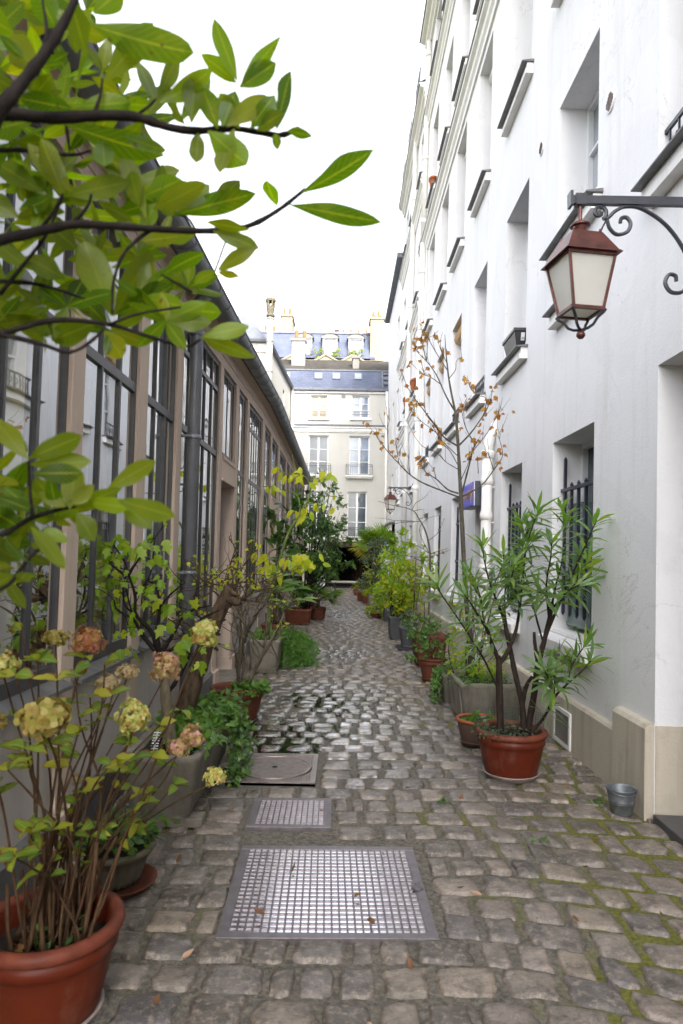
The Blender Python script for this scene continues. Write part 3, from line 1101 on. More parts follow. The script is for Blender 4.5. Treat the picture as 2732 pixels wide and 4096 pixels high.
def sash(parent, mapf, a, b, c, d, dp, mat, glass, bars=2, local=True, fw=.055, mull=True, arch=0):
    """a casement window: frame mesh with its pane as a sub-part"""
    f = MB()

    def bx(u0, u1, v0, v1, d0, d1, m=0):
        f.hexa([mapf(u0, v0, d0), mapf(u1, v0, d0), mapf(u1, v0, d1), mapf(u0, v0, d1), mapf(u0, v1, d0), mapf(u1, v1, d0), mapf(u1, v1, d1), mapf(u0, v1, d1)], m)
    bx(a, a + fw, c, d, dp - .07, dp); bx(b - fw, b, c, d, dp - .07, dp)
    bx(a + fw, b - fw, c, c + fw * 1.3, dp - .07, dp); bx(a + fw, b - fw, d - fw, d, dp - .07, dp)
    mid = (a + b) / 2
    if mull: bx(mid - fw * .75, mid + fw * .75, c + fw * 1.3, d - fw, dp - .075, dp - .005)
    for k in range(bars):
        v = c + fw + (d - c - 2 * fw) * (k + 1) / (bars + 1)
        for (u0, u1) in (((a + fw, mid - fw * .75), (mid + fw * .75, b - fw)) if mull else ((a + fw, b - fw),)):
            bx(u0, u1, v - .014, v + .014, dp - .06, dp - .012)
    o = f.build('window', mat, parent, local=local)
    p = MB()
    p.add([mapf(a + .02, c + .02, dp - .02), mapf(b - .02, c + .02, dp - .02), mapf(b - .02, d - .02, dp - .02), mapf(a + .02, d - .02, dp - .02)], [(0, 1, 2, 3)])
    p.build('pane', glass, o, local=local)
    return o


def stone_sill(parent, a, b, z, dp, over=.09, body=.145, out=.12, mats=None, local=True):
    s = MB()
    s.extrude([(-out + .03, z - body), (-out + .03, z - body + .05), (-out + .045, z - body + .055), (-out + .045, z - .02), (.005, z - .02), (.005, z - body)], rex, a - over + .02, b + over - .02, 0)
    s.extrude([(-out - .02, z - .018), (-out - .02, z - .008), (-.0, z + .016), (dp - .07, z + .02), (dp - .07, z + .002), (.0, z - .018)], rex, a + .003, b - .003, 1)
    s.extrude([(-out - .02, z - .018), (-out - .02, z - .008), (.006, z + .015), (.006, z - .018)], rex, a - over, a + .003, 1)
    s.extrude([(-out - .02, z - .018), (-out - .02, z - .008), (.006, z + .015), (.006, z - .018)], rex, b - .003, b + over, 1)
    return s.build('sill', mats or [M['moulding'], M['darkzinc']], parent, local=local)


for (a, b, c, d, dp, ci, fi) in wins:
    sash(rb, rmap, a, b, c + .02, d, dp, M['winwhite'], M['curtain_glass'] if (ci + fi) % 3 else M['glass'], 2 if fi < 3 else 1)
    stone_sill(rb, a, b, c, dp, .10 if fi != 0 or ci != 2 else .13)
    if (fi == 1 and ci >= 4):
        s = MB(); s.tube([(dp - .14, a + .03, d - .12), (dp - .14, b - .03, d - .12)], .07, 12)
        s.tube([(dp - .09, a + .04, d - .22), (dp - .09, b - .04, d - .22)], .022, 8)
        s.build('roller_blind', M['trim'], rb, True, True)
    if fi == 0 and ci >= 5:
        s = MB(); s.tube([(dp - .2, a + .02, d - .17), (dp - .2, b - .02, d - .17)], .105, 14)
        for k in range(8): s.tube([(dp - .2 + .106 * math.cos(k * .8), a + .02, d - .17 + .106 * math.sin(k * .8)), (dp - .2 + .106 * math.cos(k * .8), b - .02, d - .17 + .106 * math.sin(k * .8))], .006, 4)
        s.build('roller_blind', M['wood_tan'], rb, True, True)
    if fi == 0 and ci in (4, 5, 6, 7) or (fi == 0 and ci == 1):
        s = MB()
        z0 = c + .04
        s.bar((.05, a, z0 + .30), (.05, b, z0 + .30), .02, .03); s.bar((.05, a, z0 + .05), (.05, b, z0 + .05), .015, .015)
        for k in range(9):
            y = a + (b - a) * (k + .5) / 9
            s.bar((.05, y, z0 + .05), (.05, y, z0 + .29), .012, .012)
            if k < 8: s.tube([(.05, y + .025 + .03 * math.cos(q * .7), z0 + .17 + .05 * math.sin(q * .7)) for q in range(10)], .005, 4)
        s.build('window_railing', M['ironblue'], rb, local=True)
# the plain ledge below the first window column
stone_sill(rb, 5.42, 6.42, 3.95, .05, .08)
# tiled sills and grilles of the ground floor windows
for (a, b, c, d, dp, k) in GF:
    if k == 'door':
        s = MB().box(dp, dp + .05, a, b, 0, 2.36)
        s.box(dp - .03, dp, a + .04, a + .16, 0, 2.2); s.box(dp - .03, dp, b - .1, b, 0, 2.2); s.box(dp - .03, dp, a + .16, b - .1, .05, .9)
        o = s.build('door', M['ironblue'], rb, local=True)
        h = MB().tube([(dp - .06, a + .14, 1.0), (dp - .06, a + .14, 1.15)], .012, 8); h.build('handle', M['galv'], o, local=True)
        continue
    sash(rb, rmap, a, b, c + .02, d, dp, M['winwhite'], M['glass'], 2)
    s = MB()
    s.hexa([(-.10, a - .05, c - .15), (.02, a - .05, c - .15), (.02, b + .05, c - .15), (-.10, b + .05, c - .15), (-.10, a - .05, c - .055), (.02, a - .05, c - .01), (.02, b + .05, c - .01), (-.10, b + .05, c - .055)])
    s.box(.02, dp, a + .002, b - .002, c - .02, c + .012)
    s.build('sill', M['moulding'], rb, local=True, bevel=.006)
    if k == 'bar':
        s = MB()
        xx = .10
        n = 6
        for q in range(n):
            y = a + .07 + (b - a - .14) * q / (n - 1)
            top = d - .16 if q in (0, n - 1) else d - .42
            s.bar((xx, y, c + .17), (xx, y, top), .026, .026)
            s.tube([(xx, y, c + .17), (xx, y, c + .145)], [.017, .003], 6); s.tube([(xx, y, top), (xx, y, top + .02)], [.016, .004], 6)
        for z in (d - .46, c + .55, (c + d) / 2):
            s.bar((xx - .002, a - .0, z), (xx - .002, b + .0, z), .035, .03) if z != (c + d) / 2 else None
        s.build('window_grille', M['ironblue'], rb, local=True)
        s = MB()
        s.box(xx + .06, xx + .075, a + .06, b - .02, c + .09, d - .62); s.box(xx + .05, xx + .085, a + .05, b - .01, c + .06, c + .09)
        s.box(xx + .05, xx + .085, a + .05, b - .01, d - .62, d - .59)
        s.build('screen', M.setdefault('screen', m_plain('green_glass_screen', (.13, .20, .19), .2, 0, .15, 3)), rb, local=True)


def cornice(parent, y0, y1, z, out, local=True, h=.42, mats=None):
    pr = [(0.004, z - h), (-out * .22, z - h), (-out * .22, z - h * .72), (-out * .45, z - h * .6), (-out * .5, z - h * .36), (-out * .85, z - h * .26), (-out * .9, z - .05), (-out, z - .045), (-out, z - .012), (0.004, z + .05)]
    mm = [0] * len(pr)
    for k in (6, 7, 8): mm[k] = 1
    s = MB().extrude(pr, rex, y0, y1, 0, True, mm)
    return s.build('cornice', mats or [M['moulding'], M['darkzinc']], parent, local=local)


cornice(rb, -16, 18.72, 10.13, .16)
cornice(rb, -16, 18.72, 13.92, .16)
cornice(rb, -16, 18.74, 16.40, .30)


def pipe_run(parent, y, x, z0, z1, r, collars, name='downpipe', mat=None, top=None, local=True, n=14):
    s = MB()
    s.tube([(x, y, z0), (x, y, z1)], r, n)
    for z in collars:
        s.lathe([(r * 1.0, -.06), (r * 1.22, -.05), (r * 1.28, -.02), (r * 1.28, .02), (r * 1.15, .035), (r * 1.18, .05), (r * 1.0, .055)], (x, y, z), n)
        s.box(x, x + .14, y - .012, y + .012, z - .10, z - .075)
    if top: s.tube(top, r, n)
    return s.build(name, mat or M['pipe'], parent, True, local)


pipe_run(rb, 9.02, -.10, .0, 2.92, .068, (.5, 1.45, 2.15, 2.62), top=[(-.10, 9.02, 2.90), (-.10, 9.02, 3.06), (-.07, 9.02, 3.2), (0.0, 9.02, 3.36), (.06, 9.02, 3.42)])
s = MB(); s.lathe([(.05, .0), (.085, .02), (.09, .10), (.075, .12), (.07, .12)], (-.10, 9.02, 2.9), 16); s.build('pipe_cup', M['pipe'], rb, True, True)
pipe_run(rb, 17.85, -.10, .0, 10.0, .085, (.6, 1.9, 3.4, 5.2, 7.2, 9.2), )
pipe_run(rb, 18.25, -.07, 10.1, 16.0, .075, (10.8, 12.6, 14.4, 15.6))
s = MB()
for yy in (8.2, 8.3): pass
s.tube([(-.03, 17.62, 0), (-.03, 17.62, 10)], .02, 8); s.build('conduit', M['pipe'], rb, True, True)
# little round and square air vents
for (y, z, rr) in ((5.19, 5.22, .085), (7.11, 6.02, .075)):
    s = MB(); n = 20
    s.lathe([(rr, 0), (rr, .012), (rr * .85, .014), (0, .014)], (0, 0, 0), n)
    s.v = [(-q[2], y + q[0], z + q[1]) for q in s.v]
    o = s.build('air_vent', M['moulding'], rb, local=True)
    s = MB()
    for i in range(-4, 5):
        for k in range(-4, 5):
            py, pz = i * rr * .19, k * rr * .19
            if py * py + pz * pz < (rr * .8) ** 2:
                s.box(-.0165, -.0145, y + py - rr * .06, y + py + rr * .06, z + pz - rr * .06, z + pz + rr * .06)
    s.build('vent_hole', M['rust'], o, local=True)
s = MB()
y0, y1, z0, z1 = 5.74, 6.17, .015, .315
s.box(-.062, -.045, y0, y1, z0, z0 + .03); s.box(-.062, -.045, y0, y1, z1 - .03, z1); s.box(-.062, -.045, y0, y0 + .035, z0 + .03, z1 - .03); s.box(-.062, -.045, y1 - .035, y1, z0 + .03, z1 - .03)
for k in range(15):
    z = z0 + .035 + k * (z1 - z0 - .07) / 15
    s.hexa([(-.058, y0 + .035, z), (-.046, y0 + .035, z + .008), (-.046, y1 - .035, z + .008), (-.058, y1 - .035, z), (-.058, y0 + .035, z + .002), (-.046, y0 + .035, z + .010), (-.046, y1 - .035, z + .010), (-.058, y1 - .035, z + .002)], 1)
o = s.build('vent_grille', [M['moulding'], M['concrete']], rb, local=True)
MB().add([(-.0465, y0 + .03, z0 + .03), (-.0465, y1 - .03, z0 + .03), (-.0465, y1 - .03, z1 - .03), (-.0465, y0 + .03, z1 - .03)], [(0, 1, 2, 3)]).build('backing', M['rust'], o, local=True)

# second white building further along
rc = thing('white_cornice_building', 'white building of stacked cornices and roof railings beyond the pair of downpipes', 'building', (XR, 0, 0), rot=(0, R(1.2), 0))
holes = []; wins = []
C2 = [(19.5, 20.3), (21.9, 22.7), (24.2, 25.0)]
F2 = [(3.6, 5.4), (6.4, 8.1), (9.3, 11.0), (12.9, 14.3)]
for a, b in C2:
    for c, d in F2: holes.append((a, b, c, d, .28)); wins.append((a, b, c, d, .28))
    holes.append((a, b, 1.0, 2.5, .28)); wins.append((a, b, 1.0, 2.5, .28))
mb = MB(); mb.grid_holes(rmap, 18.72, 25.8, -.05, 15.1, holes)
mb.add([(0, 25.8, -.05), (4, 25.8, -.05), (4, 25.8, 15.1), (0, 25.8, 15.1)], [(0, 1, 2, 3)])
mb.build('wall', M['white_plaster'], rc, local=True)
MB().extrude(PLP(.44), rex, 18.72, 25.8).build('plinth', M['plinth'], rc, local=True)
for q in wins:
    sash(rc, rmap, *q, M['winwhite'], M['curtain_glass'], 2)
    if q[2] > 3: stone_sill(rc, q[0], q[1], q[2], .28, .08, .16, .1)
for z, o_ in ((5.85, .12), (8.75, .14), (12.3, .16), (15.15, .28)): cornice(rc, 18.74, 25.83, z, o_)
pipe_run(rc, 21.2, -.09, 0, 15.0, .075, (1.5, 3.6, 5.7, 9.5, 13.0))
mb = MB().add([(-.25, 18.75, 15.17), (3, 18.75, 17.2), (3, 25.85, 17.2), (-.25, 25.85, 15.17)], [(0, 1, 2, 3)])
mb.build('roof', M['zinc'], rc, local=True)
s = MB()
for a in (19.3, 21.7, 24.0):
    s.bar((-.2, a, 16.0), (-.2, a + 1.2, 16.0), .03, .03); s.bar((-.2, a, 15.6), (-.2, a + 1.2, 15.6), .02, .02)
    for k in range(7): s.bar((-.2, a + .2 * k, 15.18), (-.2, a + .2 * k, 16.0), .015, .015)
s.build('roof_railing', M['zinc'], rc, local=True)
# curved low annex and last white house
rd_ = thing('white_corner_house', 'white house with a low curved zinc-capped annex at the alley end', 'building', (2.22, 26, 0))
mb = MB(); mp = lambda u, v, d: (2.22 + d, u, v)
mb.grid_holes(mp, 25.85, 33.45, -.05, 13.2, [(27.2, 28.0, 3.4, 5.2, .25), (27.2, 28.0, 6.6, 8.4, .25), (29.6, 30.4, 3.4, 5.2, .25), (29.6, 30.4, 6.6, 8.4, .25), (27.2, 28.0, 9.8, 11.4, .25)])
mb.build('wall', M['white_plaster'], rd_)
for (a, b) in ((27.2, 28.0), (29.6, 30.4)):
    for (c, d) in ((3.4, 5.2), (6.6, 8.4)): sash(rd_, mp, a, b, c, d, .25, M['winwhite'], M['glass'], 2, False)
sash(rd_, mp, 27.2, 28, 9.8, 11.4, .25, M['winwhite'], M['glass'], 2, False)
mb = MB(); mc = MB()
pts = [(1.93, 26.0), (1.92, 27.5), (1.93, 29.0), (1.98, 30.4), (2.08, 31.6), (2.2, 32.4)]
pts = catmull([(x, y, 0) for x, y in pts], 4)
for p, q in zip(pts, pts[1:]):
    mb.add([(p[0], p[1], 0), (q[0], q[1], 0), (q[0], q[1], 2.85), (p[0], p[1], 2.85)], [(0, 1, 2, 3)])
    mb.hexa([(p[0] - .05, p[1], 2.55), (p[0], p[1], 2.55), (q[0], q[1], 2.55), (q[0] - .05, q[1], 2.55), (p[0] - .06, p[1], 2.62), (p[0], p[1], 2.62), (q[0], q[1], 2.62), (q[0] - .06, q[1], 2.62)])
    mc.hexa([(p[0] - .1, p[1], 2.851), (2.4, p[1], 2.851), (2.4, q[1], 2.851), (q[0] - .1, q[1], 2.851), (p[0] - .1, p[1], 2.89), (2.4, p[1], 2.98), (2.4, q[1], 2.98), (q[0] - .1, q[1], 2.89)])
mb.build('annex_wall', M['white_plaster'], rd_, True)
mc.build('annex_capping', M['zinc'], rd_)
pipe_run(rd_, 32.9, 2.12, 0, 9.6, .06, (3, 6), local=False)
MB().box(2.0, 6, 25.9, 33.5, 13.2, 13.4).build('roof', M['zinc'], rd_)

# ------------------------------------------------------------------ shop sign
sg = thing('shop_sign', 'blue box sign with gold letters RAAMP over the dark doorway', 'sign', (1.96, 9.7, 2.45))
MB().box(1.80, 1.96, 9.24, 10.16, 2.30, 2.64).build('sign_box', M['signgrey'], sg, bevel=.004)
MB().box(1.788, 1.80, 9.25, 10.15, 2.31, 2.63).build('sign_face', M['signblue'], sg, bevel=.002)
MB().box(1.795, 1.803, 9.225, 9.245, 2.30, 2.64).build('edge_strip', M['trim'], sg)
text_part('lettering', 'RAAMP', M['signgold'], sg, (1.785, 9.80, 2.47), (R(90), 0, R(-90)), .20, .002)
s = MB()
c = [(1.785, 9.36 + .055 * math.cos(a), 2.475 + .125 * math.sin(a)) for a in np.linspace(0, 2 * math.pi, 29)]
s.tube(c, .006, 4, cap=False)
s.tube([(1.785, 9.36 + .035 * math.cos(a), 2.43 + .06 * math.sin(a)) for a in np.linspace(0, 2 * math.pi, 19)], .009, 4, cap=False)
s.build('round_emblem', M['signgold'], sg)
MB().box(1.784, 1.788, 9.5, 10.08, 2.345, 2.353).build('underline', M['signgold'], sg)

# black plastic window box on a sill
wb = thing('window_box', 'black plastic flower box with a white sticker standing on a sill', 'flower box', (2.0, 7.9, 4.0))
s = MB()
ys, ye, zz = 7.66, 8.22, 4.03
bx0, bx1 = 1.945, 2.10
s.hexa([(bx0 + .03, ys + .05, zz), (bx1 - .03, ys + .05, zz), (bx1 - .03, ye - .05, zz), (bx0 + .03, ye - .05, zz), (bx0, ys, zz + .16), (bx1, ys, zz + .16), (bx1, ye, zz + .16), (bx0, ye, zz + .16)])
s.build('box', M['blackplastic'], wb, bevel=.005)
MB().box(bx0 - .012, bx1 + .012, ys - .012, ye + .012, zz + .161, zz + .20).build('rim', M['blackplastic'], wb, bevel=.005)
MB().hexa([(2.02, ys + .022, zz + .06), (2.06, ys + .022, zz + .06), (2.06, ys + .03, zz + .06), (2.02, ys + .03, zz + .06), (2.02, ys - .004, zz + .145), (2.06, ys - .004, zz + .145), (2.06, ys + .02, zz + .145), (2.02, ys + .02, zz + .145)]).build('sticker', M['paper'], wb)
s = MB()
for k in range(5): s.bar((2.025 + k * .007, ys + .015, zz + .072), (2.025 + k * .007, ys + .0075, zz + .096), .003, .002)
s.build('sticker_print', M['blackplastic'], wb)
for (y, z, nm) in ((20.0, 6.52, 'orange clay pot tilted on a white sill beyond the downpipes, the upper of two'), (22.3, 6.52, 'orange clay pot on a white sill beyond the downpipes, the lower of two'), (16.7, 10.86, 'small orange clay pot on a high sill of the tall white building')):
    xx = XR + math.tan(R(1.2)) * z - .03
    p = MB().lathe([(.0, 0), (.09, 0), (.14, .22), (.16, .22), (.16, .27), (.135, .27), (.12, .2), (0, .2)], (xx, y, z), 16, 0, .7, 2.4 if z < 8 else 1)
    tag(p.build('clay_pot', M['clay'], smooth=False), nm, 'flower pot')


# ------------------------------------------------------------------ wall lanterns
def spiral(c, r0, r1, a0, a1, n=22):
    out = []
    for i in range(n):
        t_ = i / (n - 1)
        a = a0 + (a1 - a0) * t_; r_ = r0 + (r1 - r0) * t_
        out.append((c[0] + r_ * math.cos(a), 0, c[1] + r_ * math.sin(a)))
    return out


def lantern(label, loc, wallx, rot):
    """loc: the point of the arm from which the lamp hangs"""
    t = thing('wall_lantern', label, 'street lamp', loc, 'lanterns on the white walls')
    L_ = wallx - loc[0]
    a = MB()
    a.box(-.05, L_, -.016, .016, -.02, .025)
    a.box(-.06, -.045, -.03, .03, -.035, .045); a.box(-.028, .028, -.024, .024, -.028, .034)
    a.box(L_ - .02, L_, -.03, .03, -.75, .12)
    flat = lambda P, r_=.011: a.tube(P, r_, 6)
    flat(spiral((.105, -.062), .042, .012, R(-60), R(-60) + R(430)))
    flat(catmull([(.125, 0, -.10), (.155, 0, -.09), (.19, 0, -.055), (.25, 0, -.028), (.34, 0, -.04), (.46, 0, -.12), (.55, 0, -.24), (.6, 0, -.37), (.585, 0, -.45)], 5))
    flat(catmull([(.145, 0, -.095), (.16, 0, -.15), (.2, 0, -.185), (.255, 0, -.17), (.275, 0, -.125), (.255, 0, -.09), (.225, 0, -.095), (.218, 0, -.12)], 5))
    flat(catmull([(.585, 0, -.45), (.55, 0, -.50), (.49, 0, -.50), (.46, 0, -.45), (.48, 0, -.405), (.515, 0, -.41), (.52, 0, -.44)], 5))
    flat(catmull([(.145, 0, -.10), (.12, 0, -.15), (.10, 0, -.2)], 4), .005)
    o = a.build('bracket', M['iron'], t, local=True)
    # lamp body, square, turned about its rod
    c, s_ = math.cos(rot), math.sin(rot)

    def P(x, y, z): return (x * c - y * s_, x * s_ + y * c, z)

    def frus(mb, h0, z0, h1, z1, m=0):
        v = [P(*q) for q in ((-h0, -h0, z0), (h0, -h0, z0), (h0, h0, z0), (-h0, h0, z0), (-h1, -h1, z1), (h1, -h1, z1), (h1, h1, z1), (-h1, h1, z1))]
        mb.hexa(v, m)
    r_ = MB()
    r_.tube([(0, 0, -.02), (0, 0, -.13)], .011, 8)
    r_.lathe([(.0, -.118), (.035, -.122), (.052, -.135), (.054, -.145), (.04, -.15), (.034, -.165), (.045, -.185), (.06, -.2), (.06, -.21)], n=20)
    frus(r_, .145, -.325, .083, -.205); frus(r_, .158, -.337, .149, -.325)
    for (x, y) in ((-1, -1), (1, -1), (1, 1), (-1, 1)): r_.lathe([(.0, .02), (.007, .016), (.008, .004), (.005, 0)], P(x * .075, y * .075, -.205), 8)
    r_.build('roof', M['copper'], t, local=True)
    g = MB(); frus(g, .080, -.62, .126, -.342)
    g.f = [f for f in g.f if True]; g.build('lamp_glass', M['frost'], t, local=True)
    f = MB()
    for (x, y) in ((-1, -1), (1, -1), (1, 1), (-1, 1)):
        f.bar(P(x * .084, y * .084, -.625), P(x * .130, y * .130, -.338), .014, .014)
    for h, z, th in ((.131, -.344, .016), (.087, -.625, .018)):
        for k in range(4):
            p, q = [((-1, -1), (1, -1)), ((1, -1), (1, 1)), ((1, 1), (-1, 1)), ((-1, 1), (-1, -1))][k]
            f.bar(P(p[0] * h, p[1] * h, z + k * .0015), P(q[0] * h, q[1] * h, z + k * .0015), th, th)
    f.bar(P(.105, -.02, -.48), P(.130, -.02, -.48), .01, .01)
    f.build('frame', M['copper'], t, local=True)
    q = MB()
    for (x, y) in ((-1, -1), (1, -1), (1, 1), (-1, 1)):
        q.tube([P(x * k1, y * k1, z) for k1, z in ((.094, -.628), (.084, -.645), (.064, -.665), (.047, -.70), (.027, -.715), (.0, -.72))], .008, 6)
    q.build('cradle', M['iron'], t, local=True)
    b = MB().lathe([(.0, -.722), (.014, -.726), (.024, -.74), (.024, -.752), (.014, -.766), (0, -.77)], n=14)
    b.build('finial', M['copper'], t, True, local=True)
    return t


lantern('large oxblood copper lantern on a black scroll bracket, hanging nearest the camera', (1.275, 3.62, 3.555), 2.05, R(9))
lantern('small far lantern with reddish roof hanging beside the cream downpipe', (1.40, 19.6, 3.56), 2.04, R(20))
br = thing('iron_bracket', 'empty black iron wall bracket above the fan palm at the alley end', 'bracket', (1.93, 29, 2.1))
s = MB()
s.bar((1.2, 29, 2.33), (1.92, 29, 2.33), .03, .03); s.bar((1.9, 29, 1.9), (1.9, 29, 2.42), .03, .03)
s.tube([(1.25, 29, 2.32), (1.4, 29, 2.29), (1.6, 29, 2.2), (1.75, 29, 2.05), (1.88, 29, 1.92)], .012, 6)
s.build('arm', M['iron'], br)

# ================================================================== ATELIER ON THE LEFT
at = thing('glazed_workshop', 'long low workshop of beige pilasters and dark steel windows under a zinc gutter', 'building', (XL, 10, 0))
BAYS = [(-2.6, -1.4, 'w', 3), (-1.2, -.2, 'w', 3), (.0, 1.05, 'w', 3), (1.25, 2.35, 'w', 3), (2.55, 3.53, 'w', 3), (3.70, 4.70, 'w', 3), (4.90, 5.78, 'w', 3), (5.96, 7.79, 'k', 5), (7.99, 8.96, 'd', 2), (9.21, 10.05, 'w', 3), (10.26, 12.0, 'k', 6),
        (12.37, 13.46, 'w', 3), (13.69, 15.0, 'd', 2), (15.4, 17.1, 'k', 6), (17.4, 18.4, 'w', 3), (18.65, 20.3, 'k', 6), (20.55, 21.6, 'w', 3), (21.85, 22.85, 'd', 2), (23.1, 24.3, 'w', 3), (24.55, 25.6, 'w', 3)]
lmap = lambda u, v, d: (XL - d, u, v)
SIL, TRA, TOP = .95, 2.73, 3.97
for (a, b, k, n) in BAYS:
    if k == 'd': continue
    MB().box(XL - .2, XL - .012, a - .05, b + .05, -.05, SIL - .03).build('low_wall', M['low_wall'], at)
    mb = MB().extrude([(.0, -.05), (.03, -.05), (.03, .24), (.0, .27)], lambda p, q, t_: (XL - .012 + p, t_, q), a - .04, b + .04)
    mb.build('skirting', M['darkzinc'], at)
ends = [-2.8] + [x for bay in BAYS for x in bay[:2]] + [25.8]
for i in range(0, len(ends), 2):
    a, b = ends[i], ends[i + 1]
    p = MB().box(XL - .16, XL + .012, a, b, .26, TOP + .02)
    p.box(XL - .16, XL + .045, a - .02, b + .02, -.05, .26)
    p.build('pilaster', M['beige_paint'], at, bevel=.006)
EV = 4.24                      # eave height; the near end of the old eave sags a little
mb = MB(); so_ = MB(); s = MB(); rf_ = MB()
gx, gz, gr = XL + .235, EV + .05, .098
pr = [(gx + gr * math.cos(a), gz + gr * math.sin(a)) for a in np.linspace(-math.pi, 0, 12)]
for (ya, yb) in ((-2.8, 12.0), (12.0, 25.85)):
    mb.box(XL - .16, XL + .01, ya, yb, TOP + .001, EV); mb.box(XL + .01, XL + .022, ya, yb, EV - .14, EV - .10)
    so_.box(XL - .1, XL + .13, ya, yb, EV - .001, EV + .024)
    for (p, q) in zip(pr, pr[1:]): s.add([(p[0], ya, p[1]), (q[0], ya, q[1]), (q[0], yb, q[1]), (p[0], yb, p[1])], [(0, 1, 2, 3)])
    s.tube([(gx + gr, ya, gz), (gx + gr, yb, gz)], .012, 6)
    rf_.add([(XL + .15, ya, EV + .1), (XL + .15, yb, EV + .1), (-4.2, yb, EV + 1.5), (-4.2, ya, EV + 1.5)], [(0, 1, 2, 3)])
    rf_.add([(-4.2, ya, EV + 1.5), (-4.2, yb, EV + 1.5), (-7.0, yb, EV), (-7.0, ya, EV)], [(0, 1, 2, 3)])
mb.build('fascia', M['beige_paint'], at); so_.build('soffit', M['beige_paint'], at); rf_.build('roof', M['zinc'], at)
s.add([(x, 25.85, z) for x, z in pr], [tuple(range(len(pr)))])
for k in range(58):
    y = -2.6 + k * .5
    s.tube([(gx + (gr + .002) * math.cos(a), y, gz + (gr + .002) * math.sin(a)) for a in np.linspace(-math.pi, 0, 10)], .008, 5)
s.build('gutter', M['gutter'], at, True)
mb = MB()
mb.box(-5.2, XL - .18, -2.9, 25.8, .0, .02); mb.box(-5.2, -5.1, -2.9, 25.8, .02, 4.2); mb.box(-5.2, XL - .18, -2.9, -2.85, .02, 4.35); mb.box(-5.2, XL - .2, 25.75, 25.8, .02, 4.35)
for y in (5.9, 9.1, 12.2, 18.5): mb.box(-5.1, -2.6, y, y + .08, .02, 3.9)
mb.box(-5.2, XL - .17, -2.9, 12, 4.12, 4.18); mb.box(-5.2, XL - .17, 12, 25.8, 4.12, 4.18)
mb.build('interior', M['wallwhite'], at)
for k, y in enumerate((2.6, 3.9, 5.2, 7.0, 10.8)):
    s = MB().box(-2.45, -2.33, y - .65, y + .65, 3.42, 3.48)
    o = s.build('ceiling_lamp', M['trim'])
    tag(o, 'lit fluorescent strip hanging inside the workshop behind its glass', 'ceiling lamp', 'strip lamps inside the workshop')
    MB().box(-2.42, -2.36, y - .62, y + .62, 3.39, 3.42).build('lamp_tube', M['tube'], o)
    s = MB(); s.bar((-2.39, y, 3.48), (-2.39, y, 4.0), .012, .012); s.build('rod', M['trim'], o)

for (a, b, k, n) in BAYS:
    f = MB()

    def bx(u0, u1, v0, v1, d0, d1):
        f.box(XL - d1, XL - d0, u0, u1, v0, v1)
    z0 = SIL if k != 'd' else TRA + .02
    fd = .014 if a < 7.9 else .023          # the far windows sit almost flush with their glass
    bx(a, a + .035, z0, TOP, fd, .10); bx(b - .035, b, z0, TOP, fd, .10)
    bx(a + .035, b - .035, z0, z0 + .07, fd, .10); bx(a + .035, b - .035, TOP - .05, TOP, fd, .10)
    cross = [TRA] if k != 'd' else []
    if k == 'k': cross.append(3.58)
    for z in cross: bx(a + .035, b - .035, z - .03, z + .03, fd - .002, .08)
    zs = [z0 + .07] + [q for z in cross for q in (z - .03, z + .03)] + [TOP - .05]
    for q in range(0, len(zs), 2):
        for i in range(1, n):
            y = a + (b - a) * i / n
            wd = .011 if i % 2 else .017
            bx(y - wd, y + wd, zs[q], zs[q + 1], fd, .075)
            # slim glazing beads beside the mullion
            bx(y - wd - .006, y - wd, zs[q], zs[q + 1], fd + .004, .05); bx(y + wd, y + wd + .006, zs[q], zs[q + 1], fd + .004, .05)
    o = f.build('window', M['frame'], at)
    MB().add([(XL - .030, a + .02, z0 + .03), (XL - .030, b - .02, z0 + .03), (XL - .030, b - .02, TOP - .02), (XL - .030, a + .02, TOP - .02)], [(0, 1, 2, 3)]).build('pane', M['clear'], o)
    if k != 'd':
        s = MB().extrude([(-.02, SIL - .03), (.07, SIL - .055), (.07, SIL - .035), (-.02, SIL), (-.1, SIL)], lambda p, q, t_: (XL + p, t_, q), a - .03, b + .03)
        s.build('sill', M['darkzinc'], at)
    else:
        s = MB().box(XL - .3, XL + .014, a + .001, b - .001, TRA - .28, TRA + .018)
        s.box(XL + .014, XL + .03, a + .02, b - .02, TRA - .02, TRA + .016); s.box(XL + .014, XL + .035, a + .01, b - .01, TRA - .279, TRA - .24)
        s.build('lintel', M['beige_paint'], at)
        s = MB().box(XL - .34, XL - .165, b - .001, b + .02, 0, TRA - .28); s.box(XL - .34, XL - .165, a - .02, a + .001, 0, TRA - .28)
        s.build('door_reveal', M['beige_paint'], at)
        s = MB().box(XL - .36, XL - .30, a, b, .1, TRA - .28)
        for (y0, y1) in ((a + .1, (a + b) / 2 - .05), ((a + b) / 2 + .05, b - .1)):
            for (z0_, z1_) in ((.25, .95), (1.1, 2.0)): s.box(XL - .30, XL - .28, y0, y1, z0_, z1_)
        s.box(XL - .30, XL - .25, a, b, 2.06, 2.14)
        o = s.build('door', M['blue'] if a < 10 else M['beige_paint'], at, bevel=.004)
        h = MB().tube([(XL - .24, a + .08, 1.02), (XL - .24, a + .08, 1.16)], .011, 8); h.build('handle', M['galv'], o)
        MB().box(XL - .4, XL + .2, a - .08, b + .08, -.04, .10).build('doorstep', M['concrete'], at, bevel=.01)
